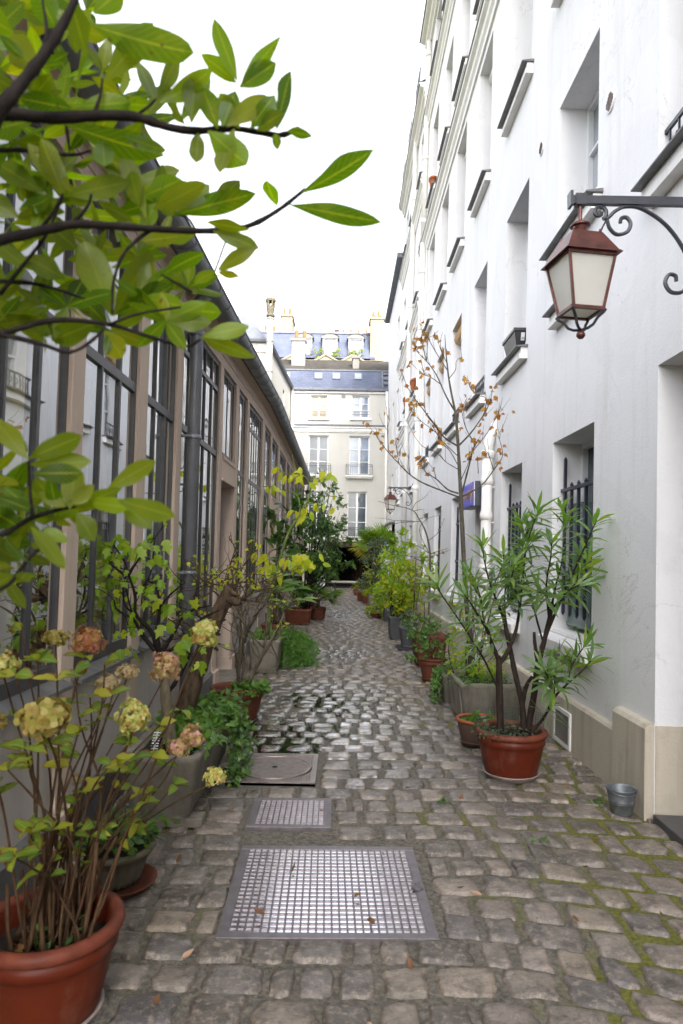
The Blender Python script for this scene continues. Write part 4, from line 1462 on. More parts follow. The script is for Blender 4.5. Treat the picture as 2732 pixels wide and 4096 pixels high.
# grey downpipe on the front
s = MB()
px_, py_ = XL + .105, 6.02
s.tube([(px_, py_, .0), (px_, py_, EV - .1), (px_ + .03, py_, EV - .04), (gx - .04, py_, EV)], .057, 16)
for z in (1.42, 2.62, 3.75): s.lathe([(.062, -.02), (.07, -.018), (.07, .018), (.062, .02)], (px_, py_, z), 16); s.box(px_ - .12, px_, py_ - .09, py_ - .07, z - .012, z + .012)
s.build('downpipe', M['gutter'], at, True)
# cream pipe with a rusty hopper at the far end of the workshop
s = MB(); s.tube([(XL + .16, 25.2, 0), (XL + .16, 25.2, 3.85)], .07, 12); s.tube([(XL + .16, 25.2, 3.9), (XL + .2, 25.2, 4.1), (gx, 25.2, EV)], .05, 10)
s.build('far_downpipe', M['pipe'], at, True)
MB().lathe([(.06, 0), (.10, .14), (.10, .17), (.09, .17), (.06, .03)], (XL + .16, 25.2, 3.8), 14).build('hopper', M['rust'], at)
s = MB().box(XL + .014, XL + .022, 7.83, 7.93, 1.30, 1.42); o = s.build('name_plate', M['paper'], at)
s = MB()
for k, (y0, y1) in enumerate(((7.845, 7.852), (7.86, 7.867), (7.868, 7.88), (7.886, 7.893), (7.9, 7.912))): s.box(XL + .022, XL + .0235, y0, y1, 1.335, 1.385 - (k % 2) * .012)
s.build('plate_print', M['blackplastic'], o)

for o in at.children_recursive:
    n = len(o.data.vertices)
    co = np.empty(n * 3, np.float32); o.data.vertices.foreach_get('co', co); co = co.reshape(-1, 3)
    yw_ = co[:, 1] + WL[at.name][1]
    co[:, 2] -= np.maximum(0, co[:, 2] - 2.95) / 1.1 * .046 * np.clip(12 - yw_, 0, None)
    o.data.vertices.foreach_set('co', co.ravel()); o.data.update()

# ================================================================== PALE BUILDING BEHIND THE WORKSHOP
lb = thing('cream_mansard_house', 'narrow cream house with zinc mansard rising behind the workshop gutter', 'building', (-2.96, 25.9, 0))
A, B_ = np.array([-2.98, 25.95]), np.array([-2.62, 33.48])
def lbm(u, v, d):
    q = A + (B_ - A) * u
    return (q[0] - d, q[1], v)
mb = MB()
mb.grid_holes(lbm, 0, 1, 4, 9.75, [(.45, .55, 6.0, 7.6, .2), (.75, .85, 6.0, 7.6, .2), (.62, .70, 8.2, 9.1, .2)])
mb.add([(-2.98, 25.95, 4), (-9, 25.95, 4), (-9, 25.95, 9.75), (-2.98, 25.95, 9.75)], [(0, 1, 2, 3)])
mb.box(-9, -3.02, 25.90, 25.948, 9.35, 9.42)
mb.build('wall', M['cream_plaster'], lb)
for q in ((.45, .55, 6.0, 7.6), (.75, .85, 6.0, 7.6), (.62, .70, 8.2, 9.1)):
    f = MB(); f.add([lbm(q[0], q[2], .15), lbm(q[1], q[2], .15), lbm(q[1], q[3], .15), lbm(q[0], q[3], .15)], [(0, 1, 2, 3)]); f.build('window', M['glass'], lb)
s = MB()
for (z0_, z1_, o_) in ((9.75, 9.84, .12),):
    s.hexa([(-2.98 + o_, 25.8, z0_), (B_[0] + o_, 33.45, z0_), (-9, 33.45, z0_), (-9, 25.8, z0_), (-2.98 + o_ + .04, 25.76, z1_), (B_[0] + o_ + .04, 33.45, z1_), (-9, 33.45, z1_), (-9, 25.76, z1_)])
s.build('gutter', M['zinc'], lb)
s = MB().hexa([(-3.0, 25.9, 9.85), (-2.7, 33.4, 9.85), (-9, 33.4, 9.85), (-9, 25.9, 9.85), (-3.8, 26.8, 11.1), (-3.6, 33.4, 11.1), (-9, 33.4, 11.1), (-9, 26.8, 11.1)])
s.build('roof', M['zinc'], lb)
pipe_run(lb, 33.2, -2.5, 4, 9.6, .06, (6, 8), local=False)
# tall vent stack
vs = thing('vent_stack', 'slender white vent pipe with a mossy stone cap above the workshop roof', 'chimney', (-2.78, 25.0, 4.5))
s = MB(); s.tube([(-2.78, 25.0, 4.6), (-2.78, 25.0, 10.4)], .115, 16)
for z in (7.2, 8.35, 9.5, 10.35): s.lathe([(.115, -.03), (.14, -.02), (.14, .02), (.115, .03)], (-2.78, 25.0, z), 16)
s.build('pipe', M['stack'], vs, True)
s = MB(); s.lathe([(.12, 0), (.17, .04), (.17, .1), (.12, .14), (.15, .3), (.16, .42)], (-2.78, 25, 10.4), 14)
for k in range(6):
    a = k * math.pi / 3; s.bar((-2.78 + .14 * math.cos(a), 25 + .14 * math.sin(a), 10.8), (-2.78 + .15 * math.cos(a), 25 + .15 * math.sin(a), 11.02), .07, .05)
s.lathe([(.19, 11.0 - 10.4), (.2, 11.06 - 10.4), (.17, 11.13 - 10.4), (0, 11.15 - 10.4)], (-2.78, 25, 10.4), 14)
s.build('cap', M['mossy'], vs)

# ================================================================== END BUILDING
YE = 33.5
eb = thing('cream_end_house', 'cream house closing the alley with blue slate roof and dark carriage passage', 'building', (-.2, YE, 0))
emap = lambda u, v, d: (u, YE + d, v)
GATE = (-.75, 1.95, -.05, 2.02, .3)
EW = [(-1.62, -.80, 8.36, 9.50, 2), (.45, 1.28, 8.38, 9.52, 2), (-1.70, -.70, 5.55, 7.49, 2), (.32, 1.34, 5.55, 7.49, 2), (-1.74, -.74, 2.45, 4.72, 2), (.27, 1.24, 2.45, 4.72, 2)]
mb = MB()
mb.grid_holes(emap, -6, 2.35, -.05, 9.75, [q[:4] + (.22,) for q in EW] + [GATE])
mb.build('wall', M['cream_plaster'], eb)
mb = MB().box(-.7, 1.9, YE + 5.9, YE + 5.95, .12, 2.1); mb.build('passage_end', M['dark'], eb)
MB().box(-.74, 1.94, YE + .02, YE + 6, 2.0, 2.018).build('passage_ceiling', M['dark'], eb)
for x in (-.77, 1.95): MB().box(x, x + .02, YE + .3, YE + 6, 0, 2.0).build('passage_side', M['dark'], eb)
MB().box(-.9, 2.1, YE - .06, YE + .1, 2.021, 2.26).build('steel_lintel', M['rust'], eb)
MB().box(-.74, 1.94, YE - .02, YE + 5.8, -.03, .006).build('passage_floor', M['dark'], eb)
for i, q in enumerate(EW):
    a, b, c, d, n = q
    gl = [M['ochreglass'], M['skyglass'], M['glass'], M['skyglass'], M['glass'], M['glass']][i]
    sash(eb, emap, a, b, c, d, .2, M['winwhite'], gl, 2 if i > 1 else 2, False, .06)
    s = MB()
    ov = .12 if i < 2 else .16
    s.box(a - ov, b + ov, YE - (.1 if i < 2 else .28), YE + .004, c - .10, c - .03); 
    if i >= 2: s.box(a - ov + .04, b + ov - .04, YE - .2, YE + .004, c - .18, c - .101)
    s.build('sill', M['moulding'], eb)
    s = MB()
    if i < 2:
        for z in (c + .2, c + .34): s.bar((a, YE + .03, z), (b, YE + .03, z), .025, .025)
    else:
        yy = YE - .22
        z0_, z1_ = c, c + .5
        aa, bb = a - .13, b + .13
        for z in (z0_, z1_ - .08, z1_): s.bar((aa, yy, z), (bb, yy, z), .022, .022)
        for x in (aa, bb): s.bar((x, yy, z0_ - .05), (x, yy, z1_), .025, .025); s.bar((x, yy, z1_), (x, YE, z1_), .022, .022); s.bar((x, yy, z0_), (x, YE, z0_), .022, .022)
        for k in range(1, 12):
            x = aa + (bb - aa) * k / 12
            s.bar((x, yy, z0_), (x, yy, z1_ - .08), .013, .013)
    s.build('railing', M['iron'], eb)
s = MB()
for (z0_, z1_, o_) in ((7.66, 7.72, .05), (7.72, 7.86, .09), (7.86, 7.93, .16)): s.box(-3.2, 2.3, YE - o_, YE + .003, z0_, z1_)
s.build('cornice', M['moulding'], eb)
MB().box(-3.2, 2.3, YE - .19, YE + .003, 7.931, 8.02).build('flashing', M['zinc'], eb)
s = MB(); s.box(-3.2, 2.35, YE - .09, YE + .003, 9.60, 9.70); s.build('eave_moulding', M['moulding'], eb)
s = MB(); s.box(-3.0, 2.4, YE - .22, YE + .003, 9.72, 9.84); s.build('gutter', M['zinc'], eb)
MB().box(-.1, .1, YE - .012, YE + .003, 9.36, 9.54).build('air_vent', M['darkzinc'], eb)
s = MB().add([(-5, YE - .1, 9.85), (2.4, YE - .1, 9.85), (2.4, YE + .75, 10.95), (-5, YE + .75, 10.95)], [(0, 1, 2, 3)]); s.build('mansard', M['slate'], eb)
s = MB().add([(-5, YE + .75, 10.98), (2.4, YE + .75, 10.98), (2.4, YE + 3.0, 12.15), (-5, YE + 3.0, 12.15)], [(0, 1, 2, 3)])
s.build('roof', M['oldtile'], eb)
MB().box(-5, 2.42, YE + .68, YE + .82, 10.93, 11.0).build('ridge_flashing', M['zinc'], eb)
mb = MB().box(1.75, 1.83, YE - .12, YE + .8, 9.9, 9.95)
for k in range(3):
    z = 10.1 + k * .3
    s_ = YE - .1 + (z - 9.85) * .77
    MB().box(2.0, 2.25, s_ - .12, s_ + .2, z, z + .12).build('snow_step', M['zinc'], eb)
s = MB(); s.hexa([(1.9, YE - .12, 9.86), (1.98, YE - .12, 9.86), (1.98, YE + .72, 10.96), (1.9, YE + .72, 10.96), (1.9, YE - .16, 9.9), (1.98, YE - .16, 9.9), (1.98, YE + .7, 11.0), (1.9, YE + .7, 11.0)]); s.build('verge', M['zinc'], eb)
for x in (-1.28, -.38, .72, -2.9):
    def sp_(u, t_, o_):  # on the mansard slope
        return (u, YE - .1 + t_ * .85 - o_ * .79, 9.85 + t_ * 1.1 + o_ * .61)
    s = MB()
    a, b = x - .2, x + .2
    s.hexa([sp_(a, .48, 0), sp_(b, .48, 0), sp_(b, .84, 0), sp_(a, .84, 0), sp_(a, .48, .05), sp_(b, .48, .05), sp_(b, .84, .05), sp_(a, .84, .05)])
    o = s.build('skylight', M['zinc'], eb)
    MB().add([sp_(a + .05, .52, .055), sp_(b - .05, .52, .055), sp_(b - .05, .80, .055), sp_(a + .05, .80, .055)], [(0, 1, 2, 3)]).build('pane', M['skyglass'], o)
for (x0, x1, y, z0_, z1_, pots) in ((-2.75, -2.05, YE + 1.6, 11.3, 12.75, 2), (.45, .78, YE + 1.2, 11.1, 11.75, 0)):
    s = MB().box(x0, x1, y, y + .5, z0_, z1_); s.box(x0 - .05, x1 + .05, y - .05, y + .55, z1_, z1_ + .12)
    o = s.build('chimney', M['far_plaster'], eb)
    for k in range(pots):
        MB().lathe([(.10, 0), (.085, .5), (.09, .5), (.07, .5)], (x0 + .22 + k * .42, y + .25, z1_ + .12), 12).build('chimney_pot', M['clay'], o)
s = MB(); s.tube([(-2.5, YE - .2, 9.78), (-2.55, YE - .2, 9.55), (-2.65, YE - .1, 9.35), (-2.66, YE - .08, 9.1), (-2.66, YE - .08, 4)], .05, 10); s.build('downpipe', M['zinc'], eb, True)
s = MB(); s.bar((-.42, YE - .03, 4.3), (-.42, YE - .03, 5.35), .03, .03); s.build('lightning_rod', M['iron'], eb)
wb2 = thing('window_box', 'grey green flower box hooked on the lowest balcony railing of the end house', 'flower box', (1.1, YE - .27, 2.85))
MB().hexa([(.86, YE - .36, 2.70), (1.24, YE - .36, 2.70), (1.24, YE - .26, 2.70), (.86, YE - .26, 2.70), (.83, YE - .40, 2.84), (1.27, YE - .40, 2.84), (1.27, YE - .25, 2.84), (.83, YE - .25, 2.84)]).build('trough', m_plain('grey_green_box', (.16, .24, .24), .5), wb2)

# taller house behind
YB = 48
tb = thing('slate_dormer_house', 'tall slate mansard house with white dormers and tall chimneys above the end house', 'building', (-1.5, YB, 0))
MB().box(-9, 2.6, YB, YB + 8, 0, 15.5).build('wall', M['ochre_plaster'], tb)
s = MB().hexa([(-9, YB - .1, 15.6), (2.2, YB - .1, 15.6), (2.2, YB + 8, 15.6), (-9, YB + 8, 15.6), (-9, YB + .9, 17.7), (2.2, YB + .9, 17.7), (2.2, YB + 7, 17.7), (-9, YB + 7, 17.7)])
s.build('roof', M['slate'], tb)
MB().box(-9, 2.25, YB + .8, YB + 1.1, 17.66, 17.8).build('ridge_flashing', M['zinc'], tb)
for x in (-2.85, -1.03, .82):
    s = MB()
    a, b = x - .55, x + .55
    s.box(a, a + .14, YB - .05, YB + 1.3, 15.85, 17.05); s.box(b - .14, b, YB - .05, YB + 1.3, 15.85, 17.05)
    n = 9
    arc = [(x + .66 * math.cos(t_), 17.05 + .34 * math.sin(t_)) for t_ in np.linspace(math.pi, 0, n)]
    for (p, q) in zip(arc, arc[1:]): s.add([(p[0], YB - .15, p[1]), (q[0], YB - .15, q[1]), (q[0], YB + 1.4, q[1]), (p[0], YB + 1.4, p[1])], [(0, 1, 2, 3)])
    s.add([(p[0], YB - .08, p[1]) for p in arc], [tuple(range(n))])
    s.box(a + .14, b - .14, YB - .04, YB + .1, 16.95, 17.05)
    s.box(x - .03, x + .03, YB - .03, YB + .05, 15.9, 16.95)
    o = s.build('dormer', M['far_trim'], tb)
    MB().box(a + .14, b - .14, YB + .02, YB + .04, 15.85, 16.95).build('pane', M['skyglass'], o)
    s = MB()
    for z in (16.0, 16.25): s.bar((a, YB - .2, z), (b, YB - .2, z), .03, .03)
    for k in range(9): s.bar((a + k * .137, YB - .2, 15.8), (a + k * .137, YB - .2, 16.25), .02, .02)
    s.build('dormer_railing', M['iron'], tb)
for x in (-3.6, -1.3, .62):
    s = MB().add([(x - 1.0, YB - .25, 15.2), (x + 1.0, YB - .25, 15.2), (x, YB - .25, 15.75), (x - 1.0, YB + .2, 15.2), (x + 1.0, YB + .2, 15.2), (x, YB + .2, 15.75)], [(0, 1, 2), (0, 2, 5, 3), (1, 4, 5, 2)])
    s.bar((x - 1.05, YB - .3, 15.22), (x, YB - .3, 15.8), .1, .12); s.bar((x + 1.05, YB - .3, 15.22), (x, YB - .3, 15.8), .1, .12)
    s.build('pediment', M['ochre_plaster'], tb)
for (x0, x1, y, z0_, z1_, pots, d_) in ((-4.65, -3.85, YB + 1, 17, 18.95, 3, 2.2), (1.85, 2.8, YB, 13, 18.5, 4, 1.5), (-.9, 1.9, YB + 4, 17, 18.45, 5, .8), (-8.2, -5.2, YB + 3, 16, 18.3, 5, .8)):
    s = MB().box(x0, x1, y, y + d_, z0_, z1_); s.box(x0 - .08, x1 + .08, y - .08, y + d_ + .08, z1_, z1_ + .15)
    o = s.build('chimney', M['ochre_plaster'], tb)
    for k in range(pots):
        MB().lathe([(.11, 0), (.085, .55), (.095, .55), (.07, .55)], (x0 + .2 + k * (x1 - x0 - .4) / max(1, pots - 1), y + .3 + (k % 2) * (d_ - .6) * (x1 - x0 < 1.2), z1_ + .15), 10).build('chimney_pot', M['clay'], o)
s = MB(); s.tube([(-.55, YB + 4.2, 18.5), (-.55, YB + 4.2, 19.0)], .14, 10); s.lathe([(.22, 0), (0, .15)], (-.55, YB + 4.2, 19.0), 10); s.build('flue', M['zinc'], tb)
lv = blob([((-1.9, YB - .25, 15.95), (.35, .2, .25), 90), ((-.5, YB - .25, 15.9), (.4, .2, .2), 90), ((.85, YB - .25, 16.0), (.5, .2, .22), 110)], (.1, .2), .5)
tag(lv.build('balcony_plant', M['lf_yshrub']), 'low green plants along the dormer ledge of the slate house', 'plant')
# PLANTS

# ================================================================== PLANTS AND POTS
def pot_round(parent, c, R0, R1, h, mat, rim=.035, soil=.05, saucer=None, rimmat=None, bands=True, thick=.02, soilpart=True):
    """round pot: base radius R1, rim radius R0, height h above c"""
    z0 = .012 if saucer else 0
    rb_ = R0 - rim * .55
    prof = [(0, z0), (R1, z0), (R1 + .006, z0 + .012)]
    hh = h - z0
    for k in range(1, 7):
        t_ = k / 7
        prof.append((R1 + (rb_ - R1) * (t_ ** .75), z0 + hh * .78 * t_))
    if bands:
        prof += [(rb_ - .001, z0 + hh * .70), (rb_ + .006, z0 + hh * .715), (rb_ + .005, z0 + hh * .86)]
    else:
        prof += [(rb_, z0 + hh * .84)]
    rr = rim * .5
    for a in np.linspace(-math.pi * .6, math.pi * .75, 9):
        prof.append((R0 - rr + rr * math.cos(a), h - rr + rr * math.sin(a)))
    prof += [(R0 - rim - .004, h - rim), (R0 - rim - .012, h - soil - .03)]
    o = MB().lathe(prof, c, 48).build('pot', mat, parent, True)
    if rimmat is not None:
        s = MB().lathe([(R0 - rr + (rr + .0015) * math.cos(a), h - rr + (rr + .0015) * math.sin(a)) for a in np.linspace(-math.pi * .7, math.pi * .95, 12)], c, 48)
        s.build('pot_rim', rimmat, parent, True)
    if soilpart:
        s = MB(); n = 24
        vs = [(c[0], c[1], c[2] + h - soil + .01)]
        for rr_ in (.35, .7, 1.0):
            for k in range(n):
                a = 2 * math.pi * k / n
                vs.append((c[0] + (R0 - rim - .005) * rr_ * math.cos(a), c[1] + (R0 - rim - .005) * rr_ * math.sin(a), c[2] + h - soil + rng.normal() * .008))
        fs = [(0, 1 + k, 1 + (k + 1) % n) for k in range(n)]
        for q in range(2):
            for k in range(n): fs.append((1 + q * n + k, 1 + q * n + (k + 1) % n, 1 + (q + 1) * n + (k + 1) % n, 1 + (q + 1) * n + k))
        s.add(vs, fs); s.build('soil', M['soil'], parent, True)
    if saucer:
        m, rs = saucer
        MB().lathe([(0, .0), (rs - .02, .0), (rs, .03), (rs + .006, .036), (rs + .002, .042), (rs - .012, .036), (rs - .026, .010), (0, .010)], c, 40).build('saucer', m, parent, True)
    return o


def trough(parent, x0, x1, y0, y1, z0, h, mat, taper=.03, wall=.035, feet=None, name='trough'):
    """rectangular cast planter with rounded corners, a lip and its soil"""
    def ring(g, z, rad=.05):
        out = []
        a0, a1, b0, b1 = x0 - g, x1 + g, y0 - g, y1 + g
        for (cx, cy, st) in ((a1 - rad, b1 - rad, 0), (a0 + rad, b1 - rad, 90), (a0 + rad, b0 + rad, 180), (a1 - rad, b0 + rad, 270)):
            for k in range(5):
                a = R(st + k * 22.5)
                out.append((cx + rad * math.cos(a), cy + rad * math.sin(a), z))
        return out
    s = MB()
    rings = [ring(-taper - .02, z0, .04), ring(-taper, z0 + .03), ring(-.004, z0 + h * .86), ring(.004, z0 + h * .9), ring(.006, z0 + h - .012), ring(-.004, z0 + h), ring(-wall, z0 + h - .004, .03), ring(-wall - .008, z0 + h - .14, .03)]
    n = len(rings[0])
    for r_ in rings: s.v.extend(r_)
    for i in range(len(rings) - 1):
        for k in range(n):
            s.f.append((i * n + k, i * n + (k + 1) % n, (i + 1) * n + (k + 1) % n, (i + 1) * n + k)); s.m.append(0)
    s.f.append(tuple(range(n))); s.m.append(0)
    s.build(name, mat, parent, True)
    so_ = MB()
    nx, ny = 8, 12
    vs = [(x0 + wall + (x1 - x0 - 2 * wall) * i / nx, y0 + wall + (y1 - y0 - 2 * wall) * j / ny, z0 + h - .05 + rng.normal() * .008) for i in range(nx + 1) for j in range(ny + 1)]
    so_.add(vs, [(i * (ny + 1) + j, (i + 1) * (ny + 1) + j, (i + 1) * (ny + 1) + j + 1, i * (ny + 1) + j + 1) for i in range(nx) for j in range(ny)])
    so_.build('soil', M['soil'], parent, True)
    if feet:
        for y in (y0 + .08, y1 - .2):
            s = MB().box(x0 + .03, x1 + feet, y, y + .12, 0, z0 - .002); s.build('foot_block', mat, parent, bevel=.006)


def ground_leaves(c, rx, ry, n, L, z, h=.08, outline=None, prof='ovate', wr=.7, lv=None, trefoil=False):
    lv = lv or Leaves()
    a = rng.uniform(0, 2 * math.pi, n); q = np.sqrt(rng.uniform(0, 1, n))
    P = np.stack([c[0] + rx * q * np.cos(a), c[1] + ry * q * np.sin(a), z + h * (1 - q * .6) * rng.uniform(.2, 1, n)], 1)
    out = np.stack([np.cos(a), np.sin(a), np.zeros(n)], 1)
    D = unit(out * .7 + rng.normal(size=(n, 3)) * .6 + np.array([0, 0, .1]))
    N = unit(rng.normal(size=(n, 3)) * .35 + np.array([0, 0, 1.0]))
    Ls = rng.uniform(L * .6, L * 1.1, n)
    if trefoil:
        S = np.cross(D, N)
        for k in (-1, 0, 1):
            lv.strip(P, unit(D * (1 if k == 0 else .45) + S * k), N, Ls, Ls * .75, rng.uniform(.1, .5, n), .18, 3, 'obovate')
    elif outline is not None: lv.fan(P, D, N, Ls, outline, rng.uniform(.05, .35, n))
    else: lv.strip(P, D, N, Ls, Ls * wr, rng.uniform(.1, .7, n), .2, 3, prof)
    return lv


def trail(lv, start, d, length, L, outline, drop=.12, n=14):
    p = np.array(start, float); d = unit(np.array(d, float))
    pts = [p.copy()]
    for i in range(n):
        d = unit(d + np.array([0, 0, -drop]) + rng.normal(size=3) * .15)
        p = p + d * length / n
        p[2] = max(p[2], .02)
        pts.append(p.copy())
    P = np.array(pts[1:])
    for k in range(2):
        D = unit(rng.normal(size=(n, 3)) * .7 + np.array([.2, -.4, 0]))
        N = unit(rng.normal(size=(n, 3)) * .5 + np.array([.1, -.4, .8]))
        lv.fan(P + rng.normal(size=P.shape) * .012, D, N, rng.uniform(L * .6, L, n), outline, .2)
    return pts


# ------------------------------------------------------------------ red pot of hydrangeas nearest the camera
hc = np.array([-.985, 2.45, 0])
hy = thing('potted_hydrangea', 'red pot of leggy fading hydrangeas with many dried flower heads, nearest the camera', 'potted plant', hc)
pot_round(hy, hc, .25, .16, .335, M['redpot'], .045, .10, (M['palesaucer'], .185), M['redrim'])
HEADS = [(356, 2566, 2.75, .118, 'pt_red', 1.05), (225, 2552, 2.95, .105, 'pt_olive', .8), (12, 2660, 2.35, .098, 'pt_green', .95), (184, 2872, 2.0, .15, 'pt_olive', .72), (537, 2872, 2.5, .118, 'pt_green', 1.25),
         (436, 2735, 2.85, .105, 'pt_tan', .8), (511, 2690, 3.0, .10, 'pt_tan', .75), (664, 2668, 3.1, .125, 'pt_pink', 1.1), (818, 2537, 3.2, .135, 'pt_green', .9), (769, 2950, 3.05, .115, 'pt_pink', .85), (710, 2990, 2.9, .10, 'pt_pink', .75), (864, 3106, 3.1, .095, 'pt_green', 1.1), (311, 3119, 2.8, .05, 'pt_tan', .9), (-10, 2890, 2.2, .07, 'pt_olive', .9)]
stems = MB(); lv = Leaves()
SPOT = []


def hleaves(p, d, n, L):
    for k in range(n):
        a = rng.uniform(0, 6.28)
        dd = unit(np.array([math.cos(a), math.sin(a), rng.uniform(-.15, .5)]) + d * .35)
        lv.strip(p, dd, np.array([rng.normal() * .4, -.45 + rng.normal() * .3, .9]), L * rng.uniform(.7, 1.2), L * rng.uniform(.42, .66), rng.uniform(.2, 1.3), .22, 5, 'ovate', .25)


def stem_to(p1, r0=.006, leafy=2, L=.075, bow=.3):
    a = rng.uniform(0, 6.28); q = rng.uniform(.02, .13)
    b = hc + np.array([q * math.cos(a) + .03, q * math.sin(a), .24])
    p1 = np.array(p1, float)
    m = (b + p1) / 2 + rng.normal(size=3) * .035; m[2] += bow * .3 * np.linalg.norm((p1 - b)[:2])
    m[:2] += (b - p1)[:2] * .18
    pts = catmull([b, b * .6 + m * .4 + rng.normal(size=3) * .012, m, m * .4 + p1 * .6 + rng.normal(size=3) * .012, p1], 5)
    rad = np.linspace(r0, .0028, len(pts)) * (1 + .22 * (np.arange(len(pts)) % 4 == 0))
    stems.tube(pts, rad, 6)
    d = unit(pts[-1] - pts[-3])
    for k in range(leafy):
        i = int(rng.integers(len(pts) // 2, len(pts)))
        hleaves(pts[i], unit(pts[i] - pts[i - 1]), 2, L)
    return pts, d


for (x, y, Y, dm, mt, asp) in HEADS:
    c = pix(x, y, Y)
    stem_to(c - np.array([0, 0, dm * .25]), leafy=2)
    n = int(170 * (dm / .12) ** 1.2)
    dirs = unit(rng.normal(size=(n, 3)))
    dirs = dirs[dirs[:, 2] > -.75]; n = len(dirs)
    sc = np.array([1, 1, asp]) * dm * .5
    lump = 1 + .16 * np.sin(dirs[:, :1] * 3.1 + x) + .14 * np.sin(dirs[:, 2:] * 4.3 + y)
    P = c + dirs * sc * .92 * lump * rng.uniform(.6, 1.08, (n, 1))
    fl = Leaves()
    T1 = unit(np.cross(dirs, rng.normal(size=(n, 3)))); T2 = np.cross(dirs, T1)
    s_ = dm * rng.uniform(.10, .165, n)
    for k in range(4):
        a = k * math.pi / 2
        D = T1 * math.cos(a) + T2 * math.sin(a) + dirs * rng.uniform(-.1, .55, (n, 1))
        fl.strip(P, D, dirs + rng.normal(size=(n, 3)) * .25, s_, s_ * .95, rng.uniform(-.6, 1.2, n), .2, 3, 'round')
    fl.build('flower_head', M[mt], hy)
# leafy shoots without flowers
for (x, y, Y, k) in [(85, 2520, 2.5, 3), (150, 2640, 2.4, 4), (300, 2700, 2.5, 4), (230, 2720, 2.3, 4), (420, 2650, 2.7, 2), (310, 2940, 2.4, 5), (440, 3060, 2.4, 5), (610, 3020, 2.7, 4), (600, 3170, 2.7, 4), (700, 3140, 2.9, 5), (590, 3210, 2.6, 4), (120, 3330, 2.2, 5), (60, 3430, 2.0, 5), (100, 2990, 2.3, 4),
                     (210, 3320, 2.3, 4), (160, 3400, 2.2, 4), (330, 3170, 2.5, 3), (450, 2780, 2.6, 2), (520, 3090, 2.6, 3), (370, 3290, 2.5, 2), (60, 2700, 2.3, 3), (30, 3080, 2.2, 2), (280, 3060, 2.45, 2), (400, 2880, 2.6, 2), (460, 2960, 2.8, 2), (360, 2790, 2.7, 2), (640, 2900, 3.0, 2), (720, 2840, 3.1, 2)]:
    p = pix(x, y, Y)
    pts, d = stem_to(p, .0052, 1, .07, .2)
    hleaves(p, d, k, .085)
for k in range(9):
    a = rng.uniform(0, 6.28)
    b = hc + np.array([.12 * math.cos(a), .12 * math.sin(a), .23])
    stems.tube(grow(b, (rng.normal() * .2, rng.normal() * .2, 1), rng.uniform(.2, .45), 5, .1), np.linspace(.009, .007, 6), 6)
stems.build('stem', M['twig'], hy, True)
lv.build('foliage', M['lf_hydrangea'], hy)
lv = ground_leaves(hc + np.array([.02, .0, 0]), .12, .12, 90, .05, .235, .035, None, 'ovate', .6)
lv.build('leaf_litter', M['lf_brown'], hy)
lv = ground_leaves(hc + np.array([.04, -.02, 0]), .08, .08, 22, .045, .25, .12, None, 'ovate', .45)
lv.build('undergrowth', M['lf_ivy'], hy)

# ------------------------------------------------------------------ small fluted urn
uc = np.array([-1.075, 3.40, 0])
ur = thing('potted_groundcover', 'mossy fluted stone urn of small round-leaved plants on a terracotta saucer', 'potted plant', uc)
MB().lathe([(0, .02), (.125, .02), (.13, .04), (.15, .1), (.165, .15), (.168, .152)], uc, 96, 0, 1, 1, .05, 24).build('pot', M['mossy'], ur, True)
MB().lathe([(.165, .148), (.19, .158), (.198, .172), (.196, .188), (.182, .192), (.17, .186), (.16, .15)], uc, 48).build('pot_rim', M['mossy'], ur, True)
MB().lathe([(0, .0), (.15, .0), (.185, .035), (.19, .04), (.18, .042), (.15, .014), (0, .014)], uc + np.array([.03, -.03, 0]), 40).build('saucer', M['terracotta'], ur, True)
MB().disc(uc + np.array([0, 0, .165]), .172).build('soil', M['soil'], ur)
lv = ground_leaves(uc, .19, .18, 170, .055, .17, .14, None, 'round', .9)
ground_leaves(uc + np.array([.08, .05, 0]), .2, .15, 60, .05, .24, .12, None, 'obovate', .6, lv)
lv.build('foliage', M['lf_ivy'], ur)
s, anc = skeleton(uc + np.array([0, 0, .15]), 8, .22, .8, .004, 1, 2, .2)
s.build('stem', M['twig'], ur)

# ------------------------------------------------------------------ long concrete trough with its plants
t1 = thing('planter_trough', 'long weathered concrete trough overflowing with ivy beside the round-lidded cover', 'planter', (-1.02, 4.6, 0))
trough(t1, -1.25, -.80, 4.0, 5.38, .055, .375, M['concrete'], .05, .04, .02)
lv = ground_leaves((-.98, 4.95), .26, .42, 300, .075, .40, .16, None, 'obovate', .7, None, True)
ground_leaves((-.95, 4.55), .2, .3, 110, .085, .40, .17, HIB, lv=lv)
ground_leaves((-.85, 4.35), .12, .2, 60, .085, .40, .12, HIB, lv=lv)
lv.build('groundcover', M['lf_straw'], t1)
iv = Leaves()
for k in range(14):
    trail(iv, (-.82 + rng.uniform(-.06, .04), rng.uniform(4.9, 5.4), .45), (.6, -.25, .1), rng.uniform(.25, .6), .055, IVY, .35)
for k in range(6): trail(iv, (-.8, rng.uniform(5.0, 5.4), .2), (.5, -.5, -.4), .5, .05, IVY, .3)
ground_leaves((-.92, 5.1), .25, .35, 260, .055, .44, .14, IVY, lv=iv)
iv.build('ivy', M['lf_ivy'], t1)
st = thing('leaning_stump', 'thick leaning pruned trunk with fissured bark and bare gnarled shoots in the long trough', 'tree', (-1.07, 4.9, .4))
s = MB()
P = catmull([(-1.10, 4.85, .38), (-1.06, 4.88, .55), (-1.0, 4.92, .78), (-.93, 4.95, 1.02), (-.86, 4.96, 1.2), (-.80, 4.96, 1.31), (-.77, 4.96, 1.345)], 5)
s.tube(P, np.interp(np.linspace(0, 1, len(P)), [0, .1, .5, .85, .93, 1], [.085, .068, .058, .055, .068, .05]) * (1 + .05 * rng.normal(size=len(P))), 14)
